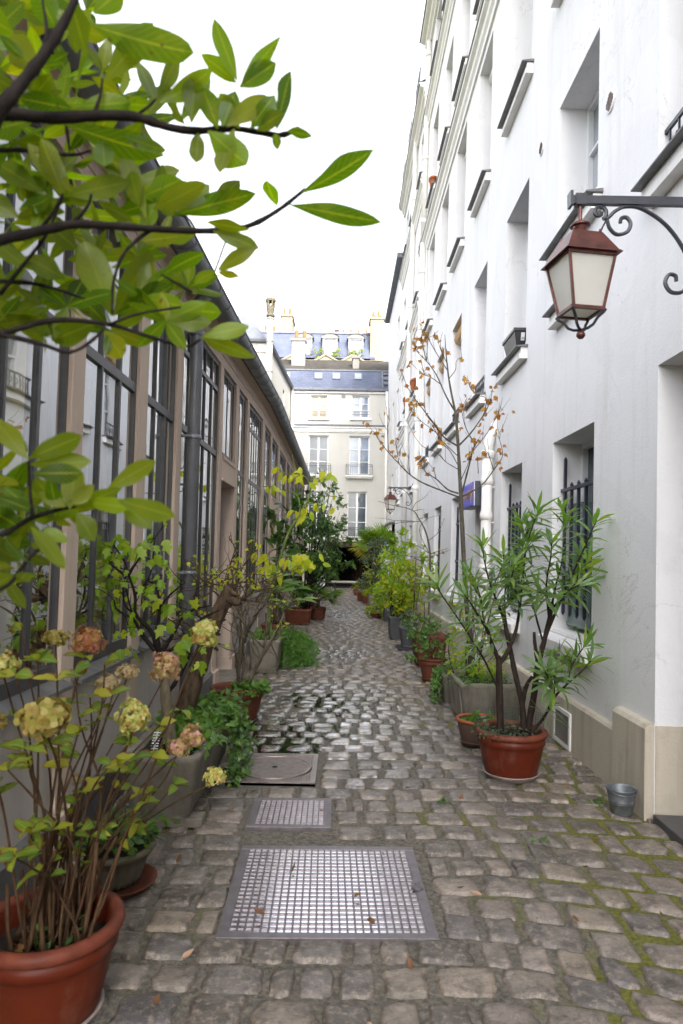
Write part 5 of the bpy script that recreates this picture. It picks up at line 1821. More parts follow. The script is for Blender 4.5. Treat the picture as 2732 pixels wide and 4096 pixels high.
s.tube([(-.80, 4.93, 1.27), (-.74, 4.90, 1.25), (-.71, 4.88, 1.25)], [.03, .03, .022], 8)
s.build('trunk', M['bark_thick'], st, True)
tw = MB(); lv = Leaves()
def gnarl(start, d, L, r, lv_n, depth=0):
    pts = grow(start, d, L, 7, .28, .04)
    tw.tube(pts, np.linspace(r, r * .5, len(pts)) * (1 + .25 * rng.normal(size=len(pts)) * .5), 5)
    for i in range(2, len(pts)):
        if rng.random() < .75 and depth < 2:
            gnarl(pts[i], unit(unit(pts[i] - pts[i - 1]) + rng.normal(size=3) * .8), L * rng.uniform(.35, .6), r * .55, lv_n, depth + 1)
        if rng.random() < lv_n:
            lv.fan(pts[i], rdir(1), rdir(1, .6), rng.uniform(.025, .05), HIB, .4)
for (x, y, Y, dx, dz, L) in [(925, 2390, 4.96, -.8, .7, .45), (925, 2390, 4.96, -.35, 1, .4), (925, 2390, 4.96, .2, 1, .38), (935, 2400, 4.96, .8, .6, .4), (900, 2480, 4.95, -1, .5, .55), (880, 2540, 4.94, -1, .35, .6), (935, 2400, 4.96, .9, .2, .5), (870, 2600, 4.94, -.8, .8, .55), (905, 2450, 4.95, -.6, .9, .45), (920, 2430, 4.95, .5, .9, .4)]:
    gnarl(pix(x, y, Y), np.array([dx, rng.normal() * .35, dz]), L * .8, .010, .10)
for k in range(16):
    p = pix(rng.uniform(700, 1000), rng.uniform(2330, 2560), 4.95)
    tw.tube(grow(p, (rng.normal() * 1.2, rng.normal() * .4, .55), rng.uniform(.25, .5), 6, .1), np.linspace(.0032, .0016, 7), 4)
tw.build('shoot', M['bark_brown'], st, True); lv.build('foliage', M['lf_yellow'], st)

hb = thing('hibiscus_shrub', 'upright shrub with forked dark branches and lobed yellow-green leaves against the workshop windows', 'shrub', (-1.085, 4.3, .4))
s = MB(); lv = Leaves()
tr = catmull([pix(690, 3000, 4.3), pix(680, 2930, 4.3), pix(665, 2800, 4.3), pix(655, 2700, 4.3), pix(640, 2620, 4.3)], 4)
MB().tube(tr, np.linspace(.038, .030, len(tr)) * (1 + .04 * rng.normal(size=len(tr))), 12).build('stem', M['pale_bark'], hb, True)
BR = [[(640, 2625), (570, 2540), (535, 2480), (470, 2440), (455, 2400)], [(640, 2620), (600, 2520), (545, 2460), (540, 2380), (515, 2300), (500, 2250), (455, 2180)], [(640, 2620), (628, 2520), (640, 2430), (625, 2350), (590, 2320)], [(640, 2620), (690, 2540), (730, 2470), (770, 2440), (850, 2420)],
      [(640, 2625), (700, 2590), (760, 2560), (800, 2480), (880, 2440)], [(535, 2480), (510, 2380), (500, 2300)], [(545, 2460), (500, 2420), (490, 2340)], [(630, 2440), (680, 2380), (740, 2330)], [(540, 2380), (600, 2300), (620, 2150)], [(515, 2300), (560, 2230), (650, 2110)], [(660, 2790), (720, 2700), (760, 2600), (730, 2520)], [(500, 2300), (445, 2260)]]
for b in BR:
    Y0 = 4.3; dy = rng.uniform(-.12, .22)
    pts = catmull([pix(x, y, Y0 + dy * i / len(b)) for i, (x, y) in enumerate(b)], 5)
    s.tube(pts, np.linspace(.015 if len(b) > 3 else .008, .004, len(pts)) * (1 + .12 * rng.normal(size=len(pts))), 6)
    for i in range(len(pts) // 3, len(pts)):
        if rng.random() < .36:
            tw_ = grow(pts[i], rdir(1, .5)[0], rng.uniform(.06, .2), 4, .2); s.tube(tw_, np.linspace(.003, .0015, 5), 4)
            for q in range(int(rng.integers(1, 3))):
                p = tw_[-1] + rng.normal(size=3) * .02
                lv.fan(p, np.array([rng.normal() * .6, rng.normal() * .5, -.7]), np.array([rng.normal() * .6, -1, .45]), rng.uniform(.045, .08), HIB, rng.uniform(.1, .6))
for (x, y) in [(510, 2160), (540, 2180), (500, 2200), (560, 2200), (640, 2170), (620, 2240), (470, 2310), (530, 2420), (600, 2340), (640, 2400), (680, 2420), (560, 2460), (450, 2440), (700, 2580), (740, 2560), (530, 2590), (500, 2600), (680, 2500), (720, 2620), (790, 2640), (420, 2270), (400, 2320), (440, 2220), (390, 2250), (470, 2150), (410, 2180), (430, 2400), (590, 2400)]:
    for k in range(2):
        lv.fan(pix(x + rng.normal() * 14, y + rng.normal() * 14, 4.3 + rng.normal() * .1), np.array([rng.normal() * .6, rng.normal() * .4, -.8]), np.array([rng.normal() * .5, -1, .4]), rng.uniform(.06, .11), HIB, rng.uniform(.1, .5))
s.build('trunk', M['bark_dark'], hb, True); lv.build('crown', M['lf_hibiscus'], hb)
# pale trunk bark in front, plant tag
tg = thing('plant_tag', 'white notched plastic strip stuck in the soil of the long trough', 'plant tag', (-1.09, 4.35, .4))
s = MB()
p0, p1 = pix(615, 3000, 4.2), pix(632, 2925, 4.2)
s.bar(p0, p1, .022, .004)
for k in range(7):
    q = p0 + (p1 - p0) * (k + .5) / 7
    s.bar(q - np.array([.022, 0, 0]), q + np.array([.022, 0, 0]), .004, .006)
s.build('strip', M['paper'], tg)

# ------------------------------------------------------------------ terracotta pot with bare stems
tc_ = np.array([-.965, 6.62, 0])
tp = thing('potted_shrub', 'terracotta pot of bare upright stems with strawberry leaves spilling over one side', 'potted plant', tc_)
pot_round(tp, tc_, .262, .17, .335, M['terracotta'], .035, .06, (M['greyplastic'], .2))
s = MB()
def bare(base, d, L, r, dep=0, maxd=3, wob=.16):
    pts = grow(base, d, L, 7, wob, .06)
    s.tube(pts, np.linspace(r, r * .55, len(pts)), 6)
    if dep < maxd:
        for k in range(int(rng.integers(2, 4))):
            i = int(rng.integers(3, len(pts)))
            bare(pts[i], unit(unit(pts[i] - pts[i - 1]) + rng.normal(size=3) * .55), L * rng.uniform(.4, .65), r * .5, dep + 1, maxd, wob)
for (dx, L) in [(-.55, .75), (-.35, .8), (-.12, .85), (.05, .9), (.2, .85), (.4, .8), (.25, .7)]:
    bare(tc_ + np.array([rng.uniform(-.05, .05) + .05, rng.uniform(-.05, .05), .27]), np.array([dx, rng.normal() * .2, 1.2]), L, .017, 0, 3)
s.build('trunk', M['twig_grey'], tp, True)
lv = ground_leaves(tc_ + np.array([.12, -.04, 0]), .17, .2, 80, .07, .30, .1, None, 'obovate', .7, None, True)
lv.build('strawberry', M['lf_straw'], tp)
lv = blob([((-.93, 6.62, 1.25), (.4, .3, .3), 40)], (.03, .05), .6)
lv.build('foliage', M['lf_yellow'], tp)

# ------------------------------------------------------------------ square concrete planter with tall yellow-leaved stem
sp_ = thing('square_planter', 'square concrete planter of small bright plants before the second doorway of the workshop', 'planter', (-1.0, 9.45, 0))
trough(sp_, -1.22, -.79, 9.22, 9.72, .05, .4, M['concrete'], .03, .04, -.05)
lv = ground_leaves((-1.0, 9.45), .22, .25, 160, .11, .42, .16, None, 'lance', .3)
lv.build('groundcover', M['lf_straw'], sp_)
yt = thing('yellow_leaved_tree', 'slender green stem with big drooping yellow leaves rising from the square planter', 'tree', (-.95, 9.5, .42))
s = MB()
main = catmull([pix(1092, 2560, 9.45), pix(1080, 2500, 9.45), pix(1078, 2420, 9.45), pix(1092, 2330, 9.45), pix(1117, 2248, 9.45), pix(1155, 2127, 9.45), pix(1203, 2057, 9.45), pix(1234, 1993, 9.45), pix(1243, 1951, 9.45)], 4)
s.tube(main, np.linspace(.026, .013, len(main)), 8)
LBR = [[(1234, 1993), (1243, 1951), (1222, 1907), (1192, 1893), (1175, 1850), (1168, 1815)], [(1192, 1893), (1140, 1895), (1085, 1855)], [(1203, 2057), (1190, 1985), (1150, 1965), (1098, 1950), (1050, 1945)], [(1234, 1993), (1290, 1985), (1350, 1985)], [(1243, 1951), (1280, 1920), (1305, 1870)], [(1225, 2010), (1280, 2020), (1300, 2050)], [(1110, 2270), (1060, 2240), (1040, 2200)], [(1117, 2248), (1170, 2230), (1200, 2215)]]
for b in LBR:
    pts = catmull([pix(x, y, 9.45 + .05 * i) for i, (x, y) in enumerate(b)], 4)
    s.tube(pts, np.linspace(.011, .004, len(pts)), 5)
s.build('trunk', M['greenstem'], yt, True)
lv = Leaves()
def droop(x, y, n, L, Y=9.45, sp=18):
    for k in range(n):
        p = pix(x + rng.normal() * sp, y + rng.normal() * sp * .7, Y + rng.normal() * .08)
        lv.strip(p, np.array([rng.normal() * .7, rng.normal() * .4, -.8]), np.array([rng.normal() * .5, -1, .35]), L * rng.uniform(.7, 1.15), L * rng.uniform(.4, .55), rng.uniform(0, .7), .18, 5, 'ovate')
for (x, y, n, L) in [(1184, 1895, 6, .16), (1200, 1890, 3, .14), (1100, 1880, 3, .15), (1095, 1945, 5, .14), (1150, 1960, 1, .12), (1255, 1925, 2, .16), (1300, 1885, 5, .16), (1215, 2030, 3, .2), (1210, 2060, 2, .22), (1240, 2030, 2, .15), (1330, 1985, 2, .13), (1300, 2020, 2, .12), (1190, 2225, 14, .2), (1225, 2240, 8, .18), (1165, 2235, 6, .19), (1045, 2215, 4, .2), (1060, 2260, 5, .2), (1090, 2280, 4, .2), (1260, 2240, 3, .15)]:
    droop(x, y, n, L)
lv.build('crown', M['lf_yellow'], yt)
lv = Leaves()
for (x, y, n, L) in [(1120, 2310, 6, .24), (1165, 2350, 7, .26), (1100, 2360, 6, .24), (1190, 2390, 4, .26), (1130, 2400, 4, .24), (1230, 2400, 2, .22), (1070, 2300, 4, .2)]:
    for k in range(n):
        p = pix(x + rng.normal() * 20, y + rng.normal() * 14, 9.5 + rng.normal() * .12)
        lv.strip(p, np.array([rng.normal(), rng.normal() * .6, rng.uniform(-.3, .25)]), np.array([0, -.5, 1]), L, L * .38, .5, .15, 5, 'ovate')
lv.build('undergrowth', M['lf_palm'], yt)

# weeping asparagus fern
fe = thing('weeping_fern', 'feathery bright green weeping fern spilling from a terracotta pot onto the cobbles', 'potted plant', (-.92, 10.15, 0))
pot_round(fe, np.array([-.95, 10.2, 0]), .2, .14, .34, M['terracotta'], .03, .05)
lv = Leaves(); s = MB()
for k in range(120):
    a = rng.uniform(-2.2, 1.2)
    pts = [np.array([-.93, 10.15, .36])]
    d = unit(np.array([math.cos(a) * .9 + .25, math.sin(a) * .7 - .15, rng.uniform(.3, 1.4)]))
    L = rng.uniform(.35, .85)
    for i in range(9):
        d = unit(d + np.array([.03, -.01, -.26]) + rng.normal(size=3) * .06)
        q = pts[-1] + d * L / 9; q[2] = max(q[2], .03); pts.append(q)
    P = np.array(pts)
    s.tube(P, np.linspace(.003, .001, len(P)), 3, cap=False)
    for q in range(3):
        PP = P[2:] + rng.normal(size=P[2:].shape) * .02
        lv.strip(PP, unit(rng.normal(size=PP.shape) + np.array([.2, -.2, -.4])), np.array([.1, -.6, .7]), .085, .022, .3, .1, 2, 'lance')
s.build('frond_stalk', M['greenstem'], fe); lv.build('foliage', M['lf_fern'], fe)


# ------------------------------------------------------------------ shrubs further along the workshop
def shrub(name, label, cat, base, ells, mat, Lr, wr, trunk=None, pot=None, group=None, prof='ovate', outline=None, nseg=3, stems=5, r=.012, up=.4):
    t = thing(name, label, cat, (base[0], base[1], 0), group)
    if pot:
        k = pot[0]
        if k == 'round': pot_round(t, np.array([base[0], base[1], 0]), pot[1], pot[2], pot[3], pot[4], .03, .05)
        else: trough(t, *pot[1:5], .02, pot[5], pot[6], .02, .03)
    s = MB()
    for (c, rd, n) in ells:
        for k in range(stems):
            e = np.array(c) + rng.normal(size=3) * np.array(rd) * .45
            b = np.array([base[0] + rng.normal() * .06, base[1] + rng.normal() * .06, base[2]])
            m = (b + e) / 2 + rng.normal(size=3) * .06
            s.tube(catmull([b, m, e], 4), np.linspace(r, r * .3, 9), 5)
    s.build('trunk', trunk or M['bark_brown'], t, True)
    blob(ells, Lr, wr, prof, nseg, up, .4, None, outline).build('crown', mat, t)
    return t


shrub('loquat_shrub', 'dark shrub with large leathery drooping leaves close against the workshop wall', 'shrub', (-1.15, 12.4, .3), [((-1.1, 12.4, 1.5), (.32, .35, .5), 110), ((-1.0, 12.4, 2.3), (.33, .3, .45), 80), ((-.98, 12.6, .9), (.35, .3, .35), 70)], M['lf_dark'], (.16, .28), .36, None, ('trough', -1.38, -.95, 12.1, 12.7, .34, M['terracotta']), nseg=4)
shrub('camellia_shrub', 'big glossy leafy shrub spreading over the alley above two terracotta troughs', 'shrub', (-.85, 16.0, .35),
      [((-.85, 16.0, 1.0), (.5, .5, .55), 420), ((-.55, 16.2, 1.75), (.62, .5, .55), 560), ((-.75, 16.2, 2.5), (.55, .5, .45), 330), ((-.25, 16.2, 1.4), (.45, .4, .4), 300), ((-.15, 16.3, 2.05), (.4, .35, .35), 170), ((-.35, 16.3, 2.95), (.3, .3, .42), 80)], M['lf_dark'], (.09, .17), .45, M['bark_dark'], ('trough', -1.25, -.66, 15.6, 16.3, .33, M['terracotta']), stems=4, r=.02)
shrub('laurel_tree', 'thin taller shrub with small glossy leaves in front of the end house windows', 'shrub', (-.9, 18.6, .3), [((-.75, 18.6, 2.6), (.35, .35, .45), 160), ((-.25, 18.6, 3.2), (.28, .3, .5), 120), ((-.55, 18.6, 3.5), (.3, .3, .4), 60), ((-.3, 18.6, 2.5), (.5, .4, .4), 200), ((.05, 18.7, 2.7), (.3, .3, .3), 50), ((-1.0, 18.6, 3.3), (.25, .25, .7), 90)], M['lf_dark'], (.07, .13), .4, M['bark_brown'], ('round', .25, .18, .35, M['terracotta']), stems=3, r=.014)


def fan_palm(name, label, base, fans, mat, stemh=.4, pot=None):
    t = thing(name, label, 'palm', (base[0], base[1], 0))
    if pot: pot_round(t, np.array([base[0], base[1], 0]), *pot)
    s = MB(); lv = Leaves()
    b = np.array(base, float)
    s.tube([b, b + np.array([0, 0, stemh])], [.05, .06], 8)
    for (dx, dy, dz, L, fr) in fans:
        d = unit(np.array([dx, dy, dz])); tip = b + np.array([0, 0, stemh]) + d * L
        s.tube([b + np.array([0, 0, stemh]), tip], [.008, .006], 5)
        side = unit(np.cross(d, np.array([0, 0, 1.0]) + rng.normal(size=3) * .3)); nn = np.cross(side, d)
        a = np.linspace(-1.9, 1.9, 26)
        D = d[None] * np.cos(a)[:, None] + side[None] * np.sin(a)[:, None]
        lv.strip(np.tile(tip, (26, 1)), D, nn, fr * (.75 + .25 * np.cos(a)), fr * .075, rng.uniform(.3, .9, 26), .3, 4, 'strap')
    s.build('trunk', M['bark_brown'], t, True); lv.build('frond', mat, t)


def rf(n, L, fr, zlo=.1, zhi=1.2):
    return [(math.cos(a), math.sin(a), rng.uniform(zlo, zhi), L * rng.uniform(.8, 1.2), fr * rng.uniform(.8, 1.15)) for a in rng.uniform(0, 6.28, n)]


fan_palm('fan_palm', 'small fan palm low beside the terracotta troughs on the workshop side', (-.55, 17.1, .15), rf(13, .4, .42, .0, .9), M['lf_palm'], .3, (.22, .16, .3, M['terracotta'], .03, .05))
shrub('oleander_bush', 'very dark tall bush beside the black passage on the workshop side', 'shrub', (-.75, 25.0, .35), [((-.75, 25.0, 1.2), (.5, .5, .7), 420), ((-.6, 25.0, 2.1), (.5, .5, .5), 380), ((-.3, 25.0, 1.0), (.25, .3, .5), 180)], M['lf_dark'], (.12, .2), .32, M['bark_dark'], ('trough', -1.2, -.3, 24.7, 25.3, .4, M['concrete']), stems=4)

# ================================================================== right side
oc = np.array([1.28, 5.14, 0])
ol = thing('potted_oleander', 'oleander with dark bare stems and narrow leaves in a large red pot', 'potted plant', oc)
pot_round(ol, oc, .265, .175, .345, M['redpot'], .045, .05, (M['palesaucer'], .2), M['redrim'])
s = MB(); lv = Leaves()
Z4 = lambda x, y, Y: pix(1600 + x * .574, 2000 + y * .574, Y)
OS = [  # px path in a close-up of the plant, start depth, end depth, start radius
    ([(700, 1590), (692, 1300), (690, 1150), (685, 1085)], 5.08, 5.08, .032, 0),
    ([(690, 1120), (640, 1000), (605, 900), (560, 830), (500, 730), (450, 660)], 5.08, 4.9, .017, 1),
    ([(690, 1140), (740, 1075), (790, 960), (820, 850), (850, 600), (880, 330), (960, 80)], 5.08, 5.25, .02, 1),
    ([(605, 900), (580, 820), (565, 700), (520, 620)], 5.05, 5.2, .008, 1),
    ([(860, 1590), (850, 1420), (800, 1200), (770, 1050), (740, 900), (715, 780)], 5.2, 5.2, .026, 0),
    ([(740, 900), (690, 740), (640, 620), (600, 480), (570, 300)], 5.2, 5.05, .010, 1),
    ([(760, 980), (730, 760), (735, 560), (720, 380)], 5.2, 5.35, .008, 1),
    ([(850, 1430), (880, 1300), (920, 1230)], 5.2, 5.15, .02, 0),
    ([(890, 1600), (935, 1350), (960, 1150), (1000, 1000), (1040, 840), (1060, 710)], 5.2, 5.25, .028, 0),
    ([(1040, 840), (1080, 620), (1130, 420), (1150, 160)], 5.25, 5.3, .010, 1),
    ([(1010, 960), (1120, 700), (1200, 520), (1290, 320), (1370, 140)], 5.25, 5.05, .012, 1),
    ([(1060, 760), (1150, 650), (1250, 590)], 5.25, 5.0, .009, 1),
    ([(1000, 1000), (950, 820), (910, 650), (850, 420), (870, 260)], 5.25, 5.4, .009, 1),
    ([(960, 1150), (940, 1000), (935, 920)], 5.2, 5.2, .018, 0),
    ([(1040, 840), (1020, 600), (1050, 400), (1060, 280)], 5.25, 5.1, .009, 1),
    ([(1150, 640), (1260, 560), (1330, 560)], 5.2, 5.15, .006, 1),
    ([(670, 1290), (590, 1120), (500, 970), (380, 790), (290, 660), (260, 590)], 5.05, 4.9, .008, 1),
    ([(920, 1610), (1000, 1520), (1080, 1370), (1170, 1280), (1260, 1200), (1330, 1120)], 5.1, 4.95, .012, 1),
    ([(1080, 1370), (1050, 1280), (1010, 1190)], 5.0, 4.85, .007, 1),
    ([(1170, 1280), (1200, 1150), (1290, 1010)], 5.0, 5.15, .007, 1),
    ([(820, 850), (830, 700), (780, 560), (800, 450)], 5.15, 5.0, .008, 1),
    ([(1060, 740), (1010, 660), (960, 640)], 5.2, 5.0, .006, 1),
    ([(1200, 520), (1280, 470), (1320, 400)], 5.15, 5.3, .006, 1)]
for (path, Ya, Yb, r0, leafy) in OS:
    n = len(path)
    pts = catmull([Z4(x, y, Ya + (Yb - Ya) * i / (n - 1)) for i, (x, y) in enumerate(path)], 6)
    if path[0][1] > 1580: pts = np.concatenate([[pts[0] * [1, 1, 0] + [0, 0, .28]], pts])
    s.tube(pts, np.linspace(r0, r0 * .6 if not leafy else .004, len(pts)) * (1 + .05 * rng.normal(size=len(pts))), 8)
    if leafy:
        seg = np.linalg.norm(np.diff(pts, axis=0), axis=1); cum = np.concatenate([[0], np.cumsum(seg)])
        tot = cum[-1]; q = max(tot - .68, tot * .25)
        ang = rng.uniform(0, 6.28)
        while q < tot + .001:
            i = min(np.searchsorted(cum, q), len(pts) - 1)
            p = pts[i] if i == 0 else pts[i - 1] + (pts[i] - pts[i - 1]) * ((q - cum[i - 1]) / max(seg[i - 1], 1e-6))
            ax = unit(pts[min(i + 1, len(pts) - 1)] - pts[max(i - 2, 0)])
            e1 = unit(np.cross(ax, [.3, .2, 1])); e2 = np.cross(ax, e1)
            near_tip = (tot - q) < .08
            for k in range(3):
                a = ang + k * 2.094
                rad = e1 * math.cos(a) + e2 * math.sin(a)
                d = unit(rad * (1 if not near_tip else .75) + ax * (.7 if not near_tip else 1.05) + rng.normal(size=3) * .15 + np.array([0, 0, -.25 if not near_tip else 0]))
                L = rng.uniform(.15, .23)
                if rng.random() < .9: lv.strip(p, d, ax + rng.normal(size=3) * .2, L, rng.uniform(.021, .029), rng.uniform(.2, 1.0), .12, 6, 'lance')
            ang += .9
            q += .022 if near_tip else .036
for k in range(13):
    path = [q for q in OS if q[4]][int(rng.integers(0, 16))]
    a_ = path[0][-1]; j_ = int(rng.integers(max(0, len(path[0]) - 3), len(path[0])))
    p = Z4(*path[0][j_], (path[1] + path[2]) / 2)
    tw_ = grow(p, (rng.normal() * .5, rng.normal() * .5, .8), rng.uniform(.1, .22), 4, .1)
    s.tube(tw_, np.linspace(.004, .003, 5), 5)
    for i in range(1, 5):
        for q in range(4 if i < 4 else 7):
            ax = unit(tw_[i] - tw_[i - 1]); d = unit(rng.normal(size=3) + ax * (.5 if i < 4 else 1.2))
            L = rng.uniform(.12, .18)
            lv.strip(tw_[i], d, ax + rng.normal(size=3) * .2, L, rng.uniform(.020, .028), rng.uniform(.2, .9), .12, 5, 'lance')
s.build('trunk', M['bark_oleander'], ol, True); lv.build('crown', M['lf_oleander'], ol)
lv = ground_leaves(oc, .24, .24, 260, .03, .32, .03, None, 'ovate', .7)
for k in range(24):
    a = rng.uniform(2.4, 4.6)
    lv.strip(oc + np.array([.25 * math.cos(a), .25 * math.sin(a), .345]) + rng.normal(size=(7, 3)) * .018, rdir(7), rdir(7, .6), .028, .02, .3, .1, 2, 'ovate')
lv.build('creeper', M['lf_grey'], ol)
s = MB()
for k in range(22):
    a0 = .2 + k * .09
    s.tube([oc + np.array([.26 * math.cos(a0), .26 * math.sin(a0), .33]), oc + np.array([.27 * math.cos(a0), .27 * math.sin(a0), .44])], .0016, 3)
for k in range(6): s.tube([oc + np.array([.265 * math.cos(a0), .265 * math.sin(a0), .345 + k * .018]) for a0 in np.linspace(.2, 2.1, 14)], .0016, 3)
s.build('plant_netting', m_plain('green_net', (.02, .06, .045), .5), ol)

bc = np.array([1.20, 5.97, 0])
bp = thing('potted_seedling', 'brown ribbed pot with a bright orange rim half hidden behind the large red pot', 'potted plant', bc)
pot_round(bp, bc, .185, .125, .225, M['brownpot'], .026, .035, (M['brownpot'], .145), M['clay'], False)
lv = ground_leaves(bc, .13, .13, 26, .08, .19, .1, HIB); lv.build('foliage', M['lf_straw'], bp)

ct = thing('planter_trough', 'deep ribbed concrete trough full of ferns at the foot of the young maple', 'planter', (1.45, 6.85, 0))
trough(ct, 1.14, 1.74, 6.48, 7.2, .0, .42, M['concrete'], .04, .04)
s = MB()
for k in range(22):
    y = 6.53 + k * .03
    s.hexa([(1.165, y, .06), (1.18, y, .06), (1.18, y + .015, .06), (1.165, y + .015, .06), (1.135, y, .36), (1.15, y, .36), (1.15, y + .015, .36), (1.135, y + .015, .36)])
s.build('side_rib', M['concrete'], ct)
lv = Leaves()
for k in range(70):
    b = np.array([rng.uniform(1.18, 1.7), rng.uniform(6.5, 7.15), .40])
    d = unit(np.array([rng.normal() * .8, rng.normal() * .6 - .4, rng.uniform(.3, 1.2)]))
    L = rng.uniform(.14, .3); pts = [b]
    for i in range(9):
        d = unit(d + np.array([0, 0, -.14])); pts.append(pts[-1] + d * L / 9)
    P = np.array(pts[1:]); sd = unit(np.cross(d, [0, 0, 1.0]))
    for sg_ in (-1, 1):
        ln = np.linspace(.05, .012, 9)
        lv.strip(P, sd * sg_ + unit(d) * .3, np.array([0, -.2, 1]), ln, ln * .32, .3, .1, 2, 'lance')
lv.build('fern', M['lf_straw'], ct)
lv = Leaves()
for k in range(12):
    b = np.array([rng.uniform(1.3, 1.6), 6.5, .5]); d = unit(np.array([rng.normal() * .5, -.4, .8])); L = .22; pts = [b]
    for i in range(9): d = unit(d + np.array([0, 0, -.12])); pts.append(pts[-1] + d * L / 9)
    P = np.array(pts[1:]); sd = unit(np.cross(d, [0, 0, 1.0]))
    for sg_ in (-1, 1): lv.strip(P, sd * sg_, np.array([0, -.4, 1]), np.linspace(.04, .012, 9), .012, .2, .1, 2, 'lance')
lv.build('yellow_fern', M['lf_yellow'], ct)
lv = blob([((1.45, 6.9, .62), (.3, .3, .25), 260), ((1.3, 7.0, .75), (.2, .2, .3), 90)], (.04, .08), .45); lv.build('foliage', M['lf_hibiscus'], ct)
shrub('thorny_shrub', 'thin twiggy shrub with tiny yellow leaves in the fern trough behind the oleander', 'shrub', (1.35, 7.0, .4), [((1.38, 7.0, 1.15), (.28, .25, .3), 90), ((1.3, 7.0, .85), (.25, .2, .3), 60)], M['lf_yellow'], (.03, .055), .5, M['bark_brown'], stems=9, r=.008)

# young maple with orange leaves
mt = thing('young_maple', 'slim young maple with bare upswept twigs and a scatter of orange leaves', 'tree', (1.31, 6.9, .4))
QZ = lambda x, y, Y: pix(1500 + x * .3827, 1250 + y * .3827, Y)
s = MB(); lv = Leaves(); YM = 6.9
tp_ = catmull([pix(1884, 2600, YM) * [1, 1, 0] + [0, 0, .36], pix(1881, 2574, YM), pix(1870, 2459, YM), pix(1858, 2287, YM), pix(1847, 2057, YM), QZ(900, 1950, YM), QZ(885, 1700, YM), QZ(870, 1400, YM), QZ(852, 1160, YM), QZ(835, 1020, YM), QZ(800, 850, YM), QZ(770, 680, YM), QZ(752, 520, YM), QZ(740, 400, YM), QZ(730, 230, YM)], 4)
s.tube(tp_, np.interp(np.linspace(0, 1, len(tp_)), [0, .3, .42, .7, 1], [.028, .022, .019, .011, .003]) * (1 + .06 * rng.normal(size=len(tp_))), 9)
MBR = [[(880, 1930), (720, 1870), (500, 1780), (360, 1690), (250, 1580), (140, 1460), (40, 1330), (12, 1230)], [(900, 1930), (1050, 1850), (1150, 1770), (1250, 1630), (1335, 1490), (1295, 1290), (1330, 1210)],
       [(870, 1890), (760, 1850), (640, 1740), (540, 1680), (490, 1600), (440, 1500)], [(900, 1920), (960, 1690), (1020, 1450), (1035, 1370), (960, 1230), (920, 1090), (950, 960)], [(1020, 1450), (1120, 1330), (1210, 1200), (1280, 1070), (1300, 1020)],
       [(862, 1395), (720, 1300), (640, 1190), (540, 1060), (440, 930), (340, 780), (270, 590)], [(872, 1395), (1000, 1260), (1080, 1150), (1160, 1030), (1210, 900), (1230, 800)], [(840, 1040), (740, 870), (640, 650), (540, 510), (450, 420), (405, 345)],
       [(540, 510), (500, 350), (490, 180)], [(540, 500), (550, 300), (565, 160)], [(775, 690), (840, 600), (850, 510), (905, 460)], [(870, 1640), (740, 1560), (640, 1460), (500, 1400), (410, 1290)], [(865, 1500), (700, 1340), (620, 1240), (460, 1120), (360, 1010)],
       [(755, 600), (640, 420), (560, 280), (490, 180), (430, 185)], [(850, 1080), (930, 980), (950, 950)], [(700, 760), (590, 680), (500, 640), (380, 535)], [(640, 1190), (530, 1050), (520, 800), (510, 650)], [(1150, 1030), (1160, 900), (1060, 860), (1000, 800)], [(250, 1580), (210, 1310)], [(140, 1460), (130, 1240), (128, 1080)], [(360, 1690), (350, 1480)], [(1240, 1640), (1180, 1470), (1140, 1430)], [(760, 540), (700, 420), (680, 300)], [(768, 440), (730, 350)], [(900, 1750), (980, 1560), (990, 1450)], [(1080, 1680), (1070, 1500)], [(640, 1740), (610, 1620)], [(430, 920), (440, 1040)], [(870, 1600), (770, 1430), (650, 1350), (640, 1290)]]
MLV = []
for b in MBR:
    dy = rng.uniform(-.35, .35) * min(1, len(b) / 5)
    pts = catmull([QZ(x, y, YM + dy * i / (len(b) - 1)) for i, (x, y) in enumerate(b)], 5)
    s.tube(pts, np.linspace(.0095 if len(b) >= 6 else .005, .0022, len(pts)) * (1 + .08 * rng.normal(size=len(pts))), 5)
    for i in range(3, len(pts)):
        if rng.random() < .38:
            d = unit(unit(pts[i] - pts[i - 1]) + rng.normal(size=3) * .35 + np.array([0, 0, .5]))
            tw_ = grow(pts[i], d, rng.uniform(.06, .22), 5, .1, .08)
            s.tube(tw_, np.linspace(.0026, .0015, 6), 4)
            if rng.random() < .32: MLV.append(tw_[-1])
    MLV.append(pts[-1])
    for i in range(len(pts) // 2, len(pts)):
        if rng.random() < .11: MLV.append(pts[i])
for p in MLV:
    for k in range(int(rng.integers(1, 3))):
        q = p + rng.normal(size=3) * .022
        lv.fan(q, np.array([rng.normal() * .7, rng.normal() * .6, -.45]), np.array([rng.normal() * .6, -.9, .5]), rng.uniform(.045, .075), MAPLE, rng.uniform(.1, .8))
s.build('trunk', M['maple_bark'], mt, True); lv.build('crown', M['lf_maple'], mt)

cb = thing('planter_trough', 'smaller concrete planter trailing pale ivy just behind the fern trough', 'planter', (1.3, 7.75, 0))
trough(cb, 1.13, 1.5, 7.5, 7.98, .0, .33, M['concrete'], .03, .035)
iv = Leaves()
ground_leaves((1.28, 7.72), .2, .25, 130, .05, .32, .12, IVY, lv=iv)
for k in range(14): trail(iv, (1.15, rng.uniform(7.5, 7.9), .34), (-.6, -.4, .2), rng.uniform(.2, .45), .05, IVY, .4)
iv.build('ivy', M['lf_ivy'], cb)

